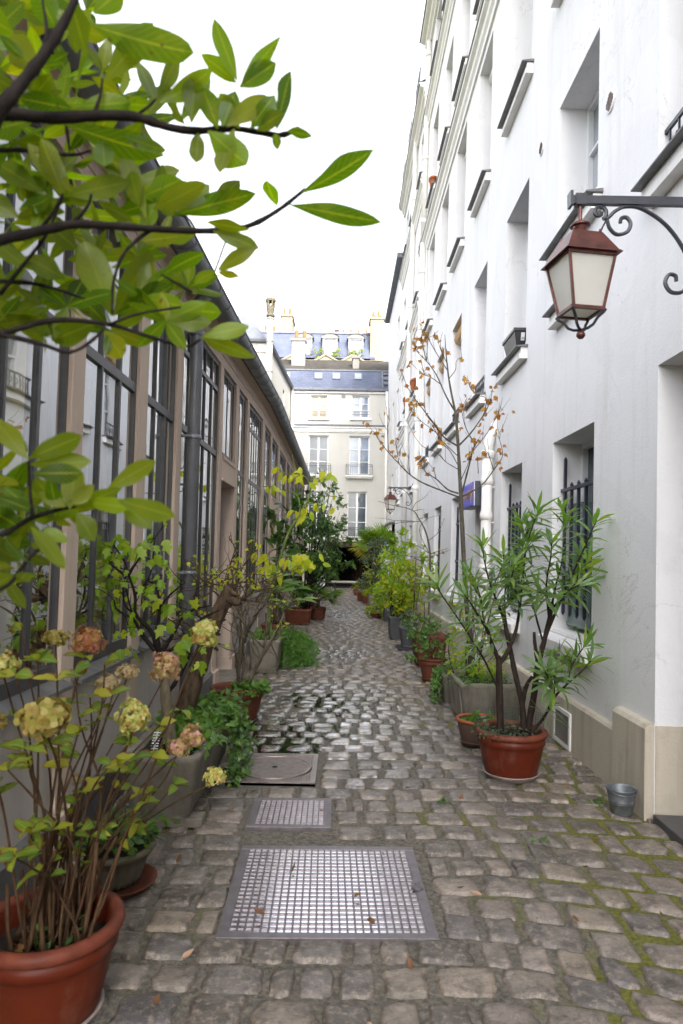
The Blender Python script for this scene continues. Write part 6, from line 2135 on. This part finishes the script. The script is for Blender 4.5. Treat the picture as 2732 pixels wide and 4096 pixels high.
pc = np.array([1.22, 8.95, 0])
pt = thing('potted_rose', 'small terracotta pot with a bushy dark green plant, farther along than the concrete troughs', 'potted plant', pc)
pot_round(pt, pc, .19, .125, .295, M['terracotta'], .035, .04, (M['terracotta'], .15))
lv = blob([((1.2, 8.9, .52), (.24, .22, .22), 330), ((1.0, 8.75, .36), (.12, .1, .1), 40)], (.035, .07), .6); lv.build('foliage', M['lf_ivy'], pt)
s, anc = skeleton(pc + np.array([0, 0, .26]), 9, .3, .5, .005, 1, 2); s.build('stem', M['twig'], pt)

rt_ = thing('planter_trough', 'rectangular ribbed terracotta trough holding the bare sapling', 'planter', (1.35, 10.2, 0))
trough(rt_, 1.10, 1.55, 9.9, 10.6, .0, .47, M['terracotta'], .03, .035)
lv = blob([((1.2, 10.0, .62), (.25, .25, .16), 260), ((1.05, 9.8, .5), (.15, .15, .12), 80)], (.04, .07), .55); lv.build('foliage', M['lf_ivy'], rt_)
bs = thing('bare_sapling', 'leafless grey sapling with spreading twigs and one or two orange leaves beside a cane trellis', 'tree', (1.29, 10.2, .4))
F5 = lambda x, y, Y: pix(1500 + x * .2551, 1900 + y * .2551, Y)
s = MB()
tr = catmull([F5(845, 2350, 10.2), F5(850, 2000, 10.2), F5(860, 1600, 10.2), F5(862, 1250, 10.2), F5(835, 1040, 10.2), F5(790, 880, 10.2), F5(740, 770, 10.2), F5(690, 690, 10.2), F5(640, 600, 10.2), F5(580, 550, 10.2), F5(460, 510, 10.2), F5(250, 470, 10.2), F5(50, 408, 10.2)], 4)
tr = np.concatenate([[tr[0] * [1, 1, 0] + [0, 0, .4]], tr])
s.tube(tr, np.linspace(.019, .003, len(tr)), 7)
for b in [[(862, 1250), (740, 1010), (700, 850), (760, 740), (830, 680), (1040, 620)], [(855, 1300), (700, 1290), (500, 1270), (380, 1220), (290, 1160)], [(700, 730), (500, 720), (300, 715), (180, 690), (0, 670)], [(620, 740), (450, 740), (200, 790), (90, 800)], [(830, 1035), (940, 950), (1010, 870), (1090, 680)], [(580, 550), (640, 440), (780, 350), (865, 240)], [(862, 1240), (1000, 1190), (1150, 1150)], [(850, 1230), (740, 1150), (600, 1090), (450, 1050)], [(690, 690), (830, 640), (740, 570)], [(875, 1275), (980, 1250), (1170, 1180)], [(620, 560), (700, 545), (775, 540)]]:
    dy = rng.uniform(-.4, .4)
    pts = catmull([F5(x, y, 10.2 + dy * i / (len(b) - 1)) for i, (x, y) in enumerate(b)], 5)
    s.tube(pts, np.linspace(.006, .002, len(pts)), 5)
    for i in range(3, len(pts), 2):
        if rng.random() < .6: s.tube(grow(pts[i], unit(rng.normal(size=3)), rng.uniform(.03, .10), 3, .1), [.002, .0017, .0015, .001], 4)
s.build('trunk', M['twig_grey'], bs, True)
lv = Leaves()
for (x, y) in ((985, 1140), (1050, 1195), (960, 1240)): lv.strip(F5(x, y, 10.2), (.4, 0, -.5), (0, -1, .3), .06, .03, .3, .1, 4, 'ovate')
lv.build('crown', M['lf_maple'], bs)
ts = thing('cane_trellis', 'weathered cane trellis poles with a climbing vine beside the yellow green bush', 'trellis', (1.3, 11.3, 0))
s = MB()
for b in [[(640, 1330), (600, 2330)], [(760, 1350), (610, 2330)], [(660, 1480), (580, 2300)], [(775, 1990), (770, 2340)], [(610, 1300), (740, 1355)], [(600, 1660), (690, 1720)]]:
    s.bar(F5(*b[0], 11.3), F5(*b[1], 11.3), .022, .016)
s.build('cane', M['twig_grey'], ts)
lv = blob([(F5(770, 1300, 11.3), (.18, .12, .22), 60), (F5(730, 1190, 11.3), (.14, .1, .1), 20)], (.05, .09), .6); lv.build('vine', M['lf_hibiscus'], ts)

shrub('yellow_green_bush', 'bushy shrub turning yellow in the tall grey planter, largest on the white building side', 'shrub', (1.15, 13.5, .4), [((1.28, 13.5, 1.12), (.42, .5, .33), 620), ((1.12, 13.3, .85), (.32, .4, .33), 420), ((1.55, 13.5, 1.0), (.35, .4, .4), 380), ((1.35, 13.0, .7), (.36, .3, .3), 260)], M['lf_yshrub'], (.06, .12), .6, M['bark_dark'], ('trough', .95, 1.27, 13.2, 13.7, .42, M['greyplastic']), stems=6, outline=None)
gp = thing('grey_planter', 'dark grey square planter with silvery leaves on a black base slab', 'planter', (1.16, 12.0, 0))
trough(gp, 1.05, 1.34, 11.85, 12.2, .04, .34, M['greyplastic'], .03, .03)
MB().box(1.0, 1.38, 11.78, 12.25, 0, .038).build('base_slab', M['blackplastic'], gp)
lv = blob([((1.2, 12.0, .5), (.22, .2, .14), 170)], (.05, .09), .5); lv.build('foliage', M['lf_grey'], gp)
shrub('climbing_shrub', 'fresh green lobed-leaf shrub hanging over the far cobbles behind the yellowing bush', 'shrub', (1.25, 16.8, .3), [((1.3, 16.8, 1.3), (.38, .5, .5), 420), ((1.15, 16.6, .75), (.34, .4, .38), 300), ((1.45, 16.8, 1.9), (.3, .3, .35), 130)], M['lf_hibiscus'], (.10, .19), .4, M['bark_brown'], ('trough', 1.05, 1.6, 16.5, 17.1, .35, M['greyplastic']), stems=5)
shrub('low_box_bush', 'low clipped round bush hugging the cobbles at the edge of the far planters', 'shrub', (.95, 17.8, .05), [((.93, 17.7, .22), (.27, .3, .2), 420), ((1.2, 17.2, .2), (.22, .25, .18), 220)], M['lf_yshrub'], (.04, .08), .6, M['bark_brown'], ('round', .16, .12, .12, M['terracotta']), stems=3, r=.006)
shrub('grass_planter', 'low concrete box of pale grasses and thin twigs, before the far terracotta troughs', 'shrub', (.98, 20.6, .35), [((.98, 20.6, .5), (.3, .25, .16), 160), ((1.05, 20.6, 1.0), (.35, .3, .5), 120)], M['lf_yshrub'], (.08, .16), .25, M['twig_grey'], ('trough', .82, 1.32, 20.4, 20.9, .4, M['concrete']), stems=12, r=.006)
shrub('grey_bush', 'tall silvery grey-green bush in the middle of the far planting on the white building side', 'shrub', (1.05, 23.0, .3), [((1.1, 23.0, 1.25), (.45, .5, .5), 560), ((1.3, 23.0, 1.85), (.5, .5, .35), 520), ((1.0, 23.0, .75), (.4, .4, .4), 300)], M['lf_grey'], (.07, .13), .45, M['bark_brown'], ('trough', .75, 1.5, 22.7, 23.3, .3, M['terracotta']), stems=5)
shrub('low_heather', 'low reddish green mound in the far terracotta trough', 'shrub', (.85, 24.6, .25), [((.85, 24.4, .5), (.4, .4, .3), 380)], M['lf_yshrub'], (.05, .1), .4, M['bark_brown'], ('trough', .6, 1.3, 24.2, 24.9, .28, M['terracotta']), stems=4)
fan_palm('fan_palm', 'tall fan palm with bright upright fans under the empty iron bracket', (1.45, 25.5, .3), [(math.cos(a), math.sin(a) * .6, rng.uniform(.35, 1.5), .5, .75) for a in np.linspace(0, 6.28, 15)], M['lf_palm'], 1.5, (.25, .2, .4, M['terracotta'], .03, .05))
fan_palm('fan_palm', 'yellowing fan palm drooping in front of the dark passage', (1.25, 26.5, .3), [(-.8, -.3, .15, .5, .6), (-.5, -.6, -.1, .45, .55), (-1, 0, .5, .5, .55), (-.3, -.8, .3, .4, .5), (.4, -.6, .2, .4, .5)], M['lf_palmy'], 1.45)
tw2 = shrub('dry_twig_bush', 'dry brown seed heads of a thin bush against the dark passage', 'shrub', (.7, 27.5, .2), [((.75, 27.5, 2.0), (.45, .3, .2), 90), ((1.0, 27.5, 1.7), (.4, .3, .3), 70)], M['lf_brown'], (.03, .07), .7, M['twig'], ('round', .2, .15, .25, M['terracotta']), stems=9, r=.005)

# zinc bucket
bk = thing('zinc_bucket', 'small galvanised bucket standing by the plastered corner', 'bucket', (1.80, 4.42, 0))
c = np.array([1.80, 4.42, .004])
s = MB().lathe([(0, 0), (.062, 0), (.066, .004), (.074, .065), (.077, .068), (.0775, .073), (.076, .076), (.079, .079), (.0795, .084), (.078, .087), (.088, .15), (.092, .153), (.092, .158), (.088, .159), (.085, .15), (.063, .008), (0, .008)], c, 32)
s.build('bucket', M['galv'], bk, True)
s = MB().tube([c + np.array([.09 * math.cos(a), .09 * math.sin(a), .152 - .02 * math.sin((a - 3.3) / 3.0 * math.pi)]) for a in np.linspace(3.3, 6.3, 16)], .0025, 5)
s.lathe([(.008, -.004), (.008, .004), (0, .004)], c + np.array([.092, -.01, .15]), 8)
s.build('handle', M['galv'], bk, True)

# fallen leaves on the cobbles: built once per kind, then copied
spots = [(-.57, 2.78, 'p'), (-.62, 2.5, 'b'), (-.05, 2.35, 'b'), (.12, 2.4, 'p'), (.3, 2.75, 'b'), (.66, 3.3, 'p'), (.60, 3.36, 'b'), (-.7, 3.3, 'p'), (-.62, 3.05, 'p'), (1.28, 3.6, 'b'), (1.5, 4.0, 'm'), (.82, 4.6, 'b'), (1.62, 4.9, 'm'), (1.65, 5.5, 'm'), (.48, 4.75, 'b'), (.2, 4.7, 'b'), (.95, 8.0, 'p'), (.7, 8.6, 'p'), (.85, 9.3, 'm'), (.6, 10.5, 'm'), (-.3, 9.9, 'b'), (.9, 11.5, 'm'), (.2, 12.4, 'b'), (-.62, 4.72, 'm'), (-.66, 4.3, 'm'), (-.55, 4.62, 'b'), (-.8, 3.62, 'b'), (1.45, 3.15, 'b'), (1.05, 3.1, 'b'), (.1, 3.3, 'm'), (-.2, 3.55, 'b'), (-.33, 3.1, 'b'), (.25, 3.72, 'b'), (-.1, 4.35, 'm'), (.15, 3.05, 'b')]
LBL = {'b': ('curled brown leaf fallen on the cobbles or drain covers', 'brown leaves fallen on the paving', M['lf_brown']), 'p': ('pale pinkish dry leaf fallen on the cobbles', 'pale leaves fallen on the paving', M['lf_pinkdry']), 'm': ('small orange leaf fallen on the cobbles', 'orange leaves fallen on the paving', M['lf_maple'])}
proto = {}
for (x, y, k) in spots:
    if k not in proto:
        l_ = Leaves()
        if k == 'm': l_.fan((0, 0, 0), (1, 0, 0), (0, 0, 1), .055, MAPLE, -.35)
        else: l_.strip((-.03, 0, 0), (1, 0, .1), (.1, .2, 1), .062, .034, -.9, .45, 6, 'ovate')
        o = l_.build('fallen_leaf', LBL[k][2]); proto[k] = o
    else:
        o = proto[k].copy(); COL.objects.link(o)
    tag(o, LBL[k][0], 'leaf', LBL[k][1])
    o.location = (x, y, .020); o.rotation_euler = (rng.normal() * .25, rng.normal() * .2, rng.uniform(0, 6.28)); sc_ = rng.uniform(.6, 1.05); o.scale = (sc_, sc_, sc_)
# little weeds growing in the joints
for (x, y, nm) in ((.70, 4.55, 'tiny weed sprouting between cobbles in mid alley'), (1.15, 3.95, 'small weed patch between mossy cobbles before the red pot'), (1.72, 4.62, 'small weed at the foot of the wall behind the zinc bucket')):
    l_ = ground_leaves((x, y), .045, .03, 26, .03, .0, .035)
    tag(l_.build('joint_weed', M['lf_ivy']), nm, 'weed')

# ------------------------------------------------------------------ magnolia overhanging from beyond the frame
mg = thing('magnolia_tree', 'large-leaved evergreen magnolia whose branches overhang the near end of the alley', 'tree', (-1.22, .75, 0))
A1 = lambda x, y, Y: pix(x * .8712, y * .8712, Y)
A3 = lambda x, y, Y: pix(x * .8712, 1200 + y * .8712, Y)
s = MB()
tr = catmull([(-1.22, .75, -.02), (-1.2, .78, .8), (-1.16, .84, 1.6), (-1.12, .9, 2.2), (-1.05, .95, 2.8), (-.98, 1.0, 3.3)], 5)
s.tube(tr, np.linspace(.075, .03, len(tr)), 12)
MGB = [([(-300, 560), (0, 520), (230, 540), (430, 530), (620, 535), (760, 580), (900, 600), (1080, 590), (1280, 620), (1370, 590)], A1, 1.25, 1.45, .017), ([(-280, 700), (0, 490), (100, 380), (230, 210), (330, 30), (380, -120)], A1, 1.15, 1.25, .02),
       ([(-300, 1150), (0, 1100), (180, 1060), (330, 1030), (500, 1035), (700, 1050), (950, 1060), (1130, 1040), (1270, 970), (1400, 870)], A1, 1.3, 1.5, .015), ([(-300, 700), (0, 690), (120, 690), (330, 710), (420, 690)], A1, 1.4, 1.45, .009),
       ([(-300, 1560), (0, 1530), (250, 1470), (500, 1490), (700, 1550), (850, 1590), (920, 1560)], A1, 1.35, 1.5, .009), ([(-300, 120), (0, 160), (180, 200), (320, 240), (430, 180), (490, 110)], A3, 1.3, 1.35, .008),
       ([(-300, 1150), (0, 1080), (150, 1000), (330, 950), (560, 920)], A3, 1.35, 1.45, .010), ([(150, 1000), (140, 900), (130, 740)], A3, 1.38, 1.38, .006), ([(-300, 1350), (0, 1330), (140, 1180), (290, 1060)], A3, 1.4, 1.45, .008),
       ([(100, 380), (210, 180), (190, -30)], A1, 1.2, 1.25, .006), ([(330, 1030), (400, 950), (420, 890)], A1, 1.38, 1.36, .005), ([(700, 1050), (620, 1110), (560, 1180), (520, 1300), (515, 1440)], A1, 1.42, 1.4, .005), ([(0, 1350), (120, 1200), (210, 1080), (290, 900)], A1, 1.45, 1.4, .006),
       ([(430, 530), (460, 440), (470, 360)], A1, 1.33, 1.32, .005), ([(620, 535), (680, 490), (715, 455)], A1, 1.35, 1.33, .004), ([(500, 1490), (640, 1440), (830, 1410)], A1, 1.42, 1.42, .004), ([(900, 1060), (860, 1000), (800, 980)], A1, 1.45, 1.44, .004), ([(1130, 1040), (1060, 1060), (985, 1250)], A1, 1.48, 1.5, .0025), ([(880, 1340), (740, 1260)], A1, 1.45, 1.44, .004), ([(300, 540), (310, 620), (320, 690)], A1, 1.4, 1.42, .006), ([(180, 1060), (240, 980), (290, 890)], A1, 1.36, 1.33, .005), ([(0, 1290), (200, 1310), (440, 1390)], A1, 1.5, 1.46, .006)]
tips = []
for (path, fn, Ya, Yb, r0) in MGB:
    n = len(path)
    ctrl = [fn(x, y, Ya + (Yb - Ya) * i / (n - 1)) for i, (x, y) in enumerate(path)]
    if path[0][0] <= -250:
        z = ctrl[0][2]; k = min(range(len(tr)), key=lambda q: abs(tr[q][2] - z + .12))
        ctrl = [tr[k]] + ctrl
    pts = catmull(ctrl, 5)
    s.tube(pts, np.linspace(r0 * .85, max(r0 * .3, .0025), len(pts)) * (1 + .08 * rng.normal(size=len(pts))), 7)
    tips.append(pts)
s.build('trunk', M['bark_dark'], mg, True)
lv = Leaves()


def mleaf(bx, by, tx, ty, hw, fn=A1, Y=1.35, tilt=None, bend=None, dY=None):
    B = fn(bx, by, Y)
    dy = rng.normal() * .04 if dY is None else dY
    T = fn(tx, ty, Y + dy)
    d = T - B; L = np.linalg.norm(d)
    W = hw * 2 * .8712 * Y / FPX
    c = unit(CAMP - B)
    n = unit(c + rng.normal(size=3) * (.28 if tilt is None else tilt))
    if rng.random() < .5: n = -n
    b = rng.uniform(-.35, .55) if bend is None else bend
    # keep the tip where it belongs although the blade bends
    N = unit(n - unit(d) * (n @ unit(d)))
    dd = unit(unit(d) + N * math.tan(b / 2))
    lv.strip(B, dd, N, L * (1 + b * b / 20) * 1.02, W * .86, b, rng.uniform(.05, .25), 10, 'obovate' if hw > 42 else 'lance', rng.uniform(.04, .2))


for q in [(415, 110, 880, 240, 100), (480, 370, 700, 110, 75), (1090, 370, 985, 90, 52), (1110, 380, 1285, 170, 42), (1085, 380, 925, 250, 45), (1100, 400, 1265, 290, 60), (1270, 595, 1335, 330, 52), (1320, 600, 1432, 625, 30), (1075, 590, 1010, 790, 60), (955, 600, 1130, 755, 85), (910, 610, 900, 745, 48), (1265, 610, 1275, 688, 28), (715, 465, 630, 280, 42), (720, 460, 820, 240, 48), (735, 470, 970, 320, 62), (880, 565, 900, 350, 62), (830, 560, 960, 350, 55), (850, 570, 760, 390, 60), (1000, 590, 930, 400, 60), (1150, 590, 1260, 440, 60), (1040, 580, 1240, 450, 62), (1100, 590, 1010, 430, 55), (1180, 600, 1300, 520, 45), (1020, 580, 1080, 420, 60),
          (300, 570, 745, 712, 78), (340, 490, 380, 190, 88), (330, 500, 90, 450, 62), (350, 490, 600, 470, 58), (560, 480, 690, 485, 45), (1385, 885, 1710, 690, 62), (1330, 940, 1745, 1020, 52), (1270, 945, 1225, 830, 48), (800, 985, 1170, 890, 62), (700, 960, 935, 840, 62), (660, 900, 832, 825, 60), (1000, 1240, 1185, 1130, 40), (1000, 1250, 1100, 1270, 22), (980, 1060, 1185, 1140, 48), (950, 1020, 1145, 1055, 35), (820, 960, 960, 850, 55), (960, 960, 1100, 830, 45),
          (515, 1450, 385, 1115, 88), (520, 1450, 695, 1150, 78), (528, 1445, 805, 1300, 78), (740, 1265, 935, 1165, 48), (890, 1295, 990, 1245, 32), (830, 1425, 1012, 1435, 58), (925, 1545, 1140, 1500, 48), (930, 1550, 1170, 1640, 42), (290, 895, 190, 640, 68), (300, 900, 590, 835, 62), (190, 880, 0, 760, 65), (330, 880, 130, 660, 60), (610, 1010, 455, 930, 42), (650, 1105, 830, 1085, 42), (670, 1000, 560, 710, 58), (640, 950, 600, 790, 55), (560, 620, 760, 690, 50), (470, 640, 480, 760, 60), (240, 1010, 130, 800, 60), (120, 560, -60, 600, 70), (90, 420, -80, 330, 80), (170, 330, 40, 170, 80), (60, 150, -90, 60, 90), (250, 120, 150, -60, 80), (380, 60, 250, -40, 60), (430, 60, 560, -50, 70), (400, 260, 330, 20, 60), (110, 270, 0, 160, 30),
          (440, 1480, 240, 1560, 70), (500, 1500, 330, 1330, 60), (480, 1520, 560, 1640, 60), (300, 1280, 120, 1180, 60), (230, 1040, 350, 1140, 55), (90, 1000, -80, 900, 60), (150, 1240, 0, 1130, 55), (240, 900, 90, 960, 50)]:
    mleaf(*q, fn=A1, Y=1.28 + .22 * (q[1] / 1500) * rng.uniform(.7, 1.2))
for q in [(130, 735, -30, 545, 58), (135, 725, 372, 625, 62), (140, 755, 415, 742, 58), (150, 795, 372, 795, 58), (125, 740, 20, 900, 55), (130, 700, 30, 600, 45), (320, 960, 345, 765, 62), (340, 950, 560, 862, 42), (495, 865, 712, 740, 52), (400, 925, 585, 955, 46), (540, 920, 800, 992, 58), (560, 935, 692, 1050, 54), (350, 970, 432, 1105, 54), (140, 1040, 295, 1235, 56), (255, 945, 230, 815, 40), (250, 930, 160, 820, 50), (90, 1050, -60, 960, 60), (100, 1080, -40, 1200, 60), (200, 1050, 310, 1110, 35), (90, 1200, -60, 1100, 60), (120, 1170, 230, 1210, 30), (60, 1260, -60, 1330, 60), (170, 980, 20, 860, 50), (300, 950, 170, 870, 40), (120, 1250, 90, 1290, 40), (-20, 900, 130, 960, 55), (30, 1100, 130, 1200, 50), (330, 940, 430, 850, 40)]:
    mleaf(*q, fn=A3, Y=1.38 + rng.normal() * .05)
# inner rosettes behind the outer leaves
def rosette(x, y, fn, Y, n, L):
    a0 = rng.uniform(0, 6.28)
    for k in range(n):
        a = a0 + k * 6.28 / n + rng.normal() * .25
        l_ = L * rng.uniform(.65, 1.1)
        sq = .45 + .55 * abs(math.sin(a * .5 + a0))
        mleaf(x, y, x + l_ * math.cos(a), y - 25 + l_ * math.sin(a) * sq, l_ * rng.uniform(.19, .26), fn, Y, .55)


for (x, y) in [(60, 60), (230, 40), (-40, 180), (120, 150), (330, 130), (420, 30), (20, 330), (200, 300), (330, 380), (480, 330), (120, 440), (560, 420), (250, 460), (640, 560), (420, 600), (200, 620), (60, 640), (330, 760), (480, 720), (220, 820), (90, 860), (600, 830), (420, 900), (720, 920), (560, 1010), (180, 980), (40, 1010), (320, 1080), (100, 1160), (240, 1230), (430, 1200), (620, 1180), (30, 1290), (180, 1380), (330, 1420), (640, 1360), (760, 1480), (520, 1530), (100, 1480), (-60, 1380), (400, 1320), (860, 1330), (700, 1100), (-80, 1150), (-80, 880), (-100, 560)]:
    rosette(x + rng.normal() * 15, y + rng.normal() * 15, A1, rng.uniform(1.42, 1.75), int(rng.integers(5, 8)), rng.uniform(150, 225))
for (x, y) in [(-20, 120), (90, 60), (200, 170), (-40, 800), (60, 880), (200, 900), (20, 980), (250, 1000), (100, 1020), (-60, 1060), (330, 960), (40, 1140), (140, 1120), (-40, 1220), (30, 1290)]:
    rosette(x, y, A3, rng.uniform(1.45, 1.65), int(rng.integers(5, 8)), rng.uniform(130, 200))
lv.build('crown', M['lf_magnolia'], mg)
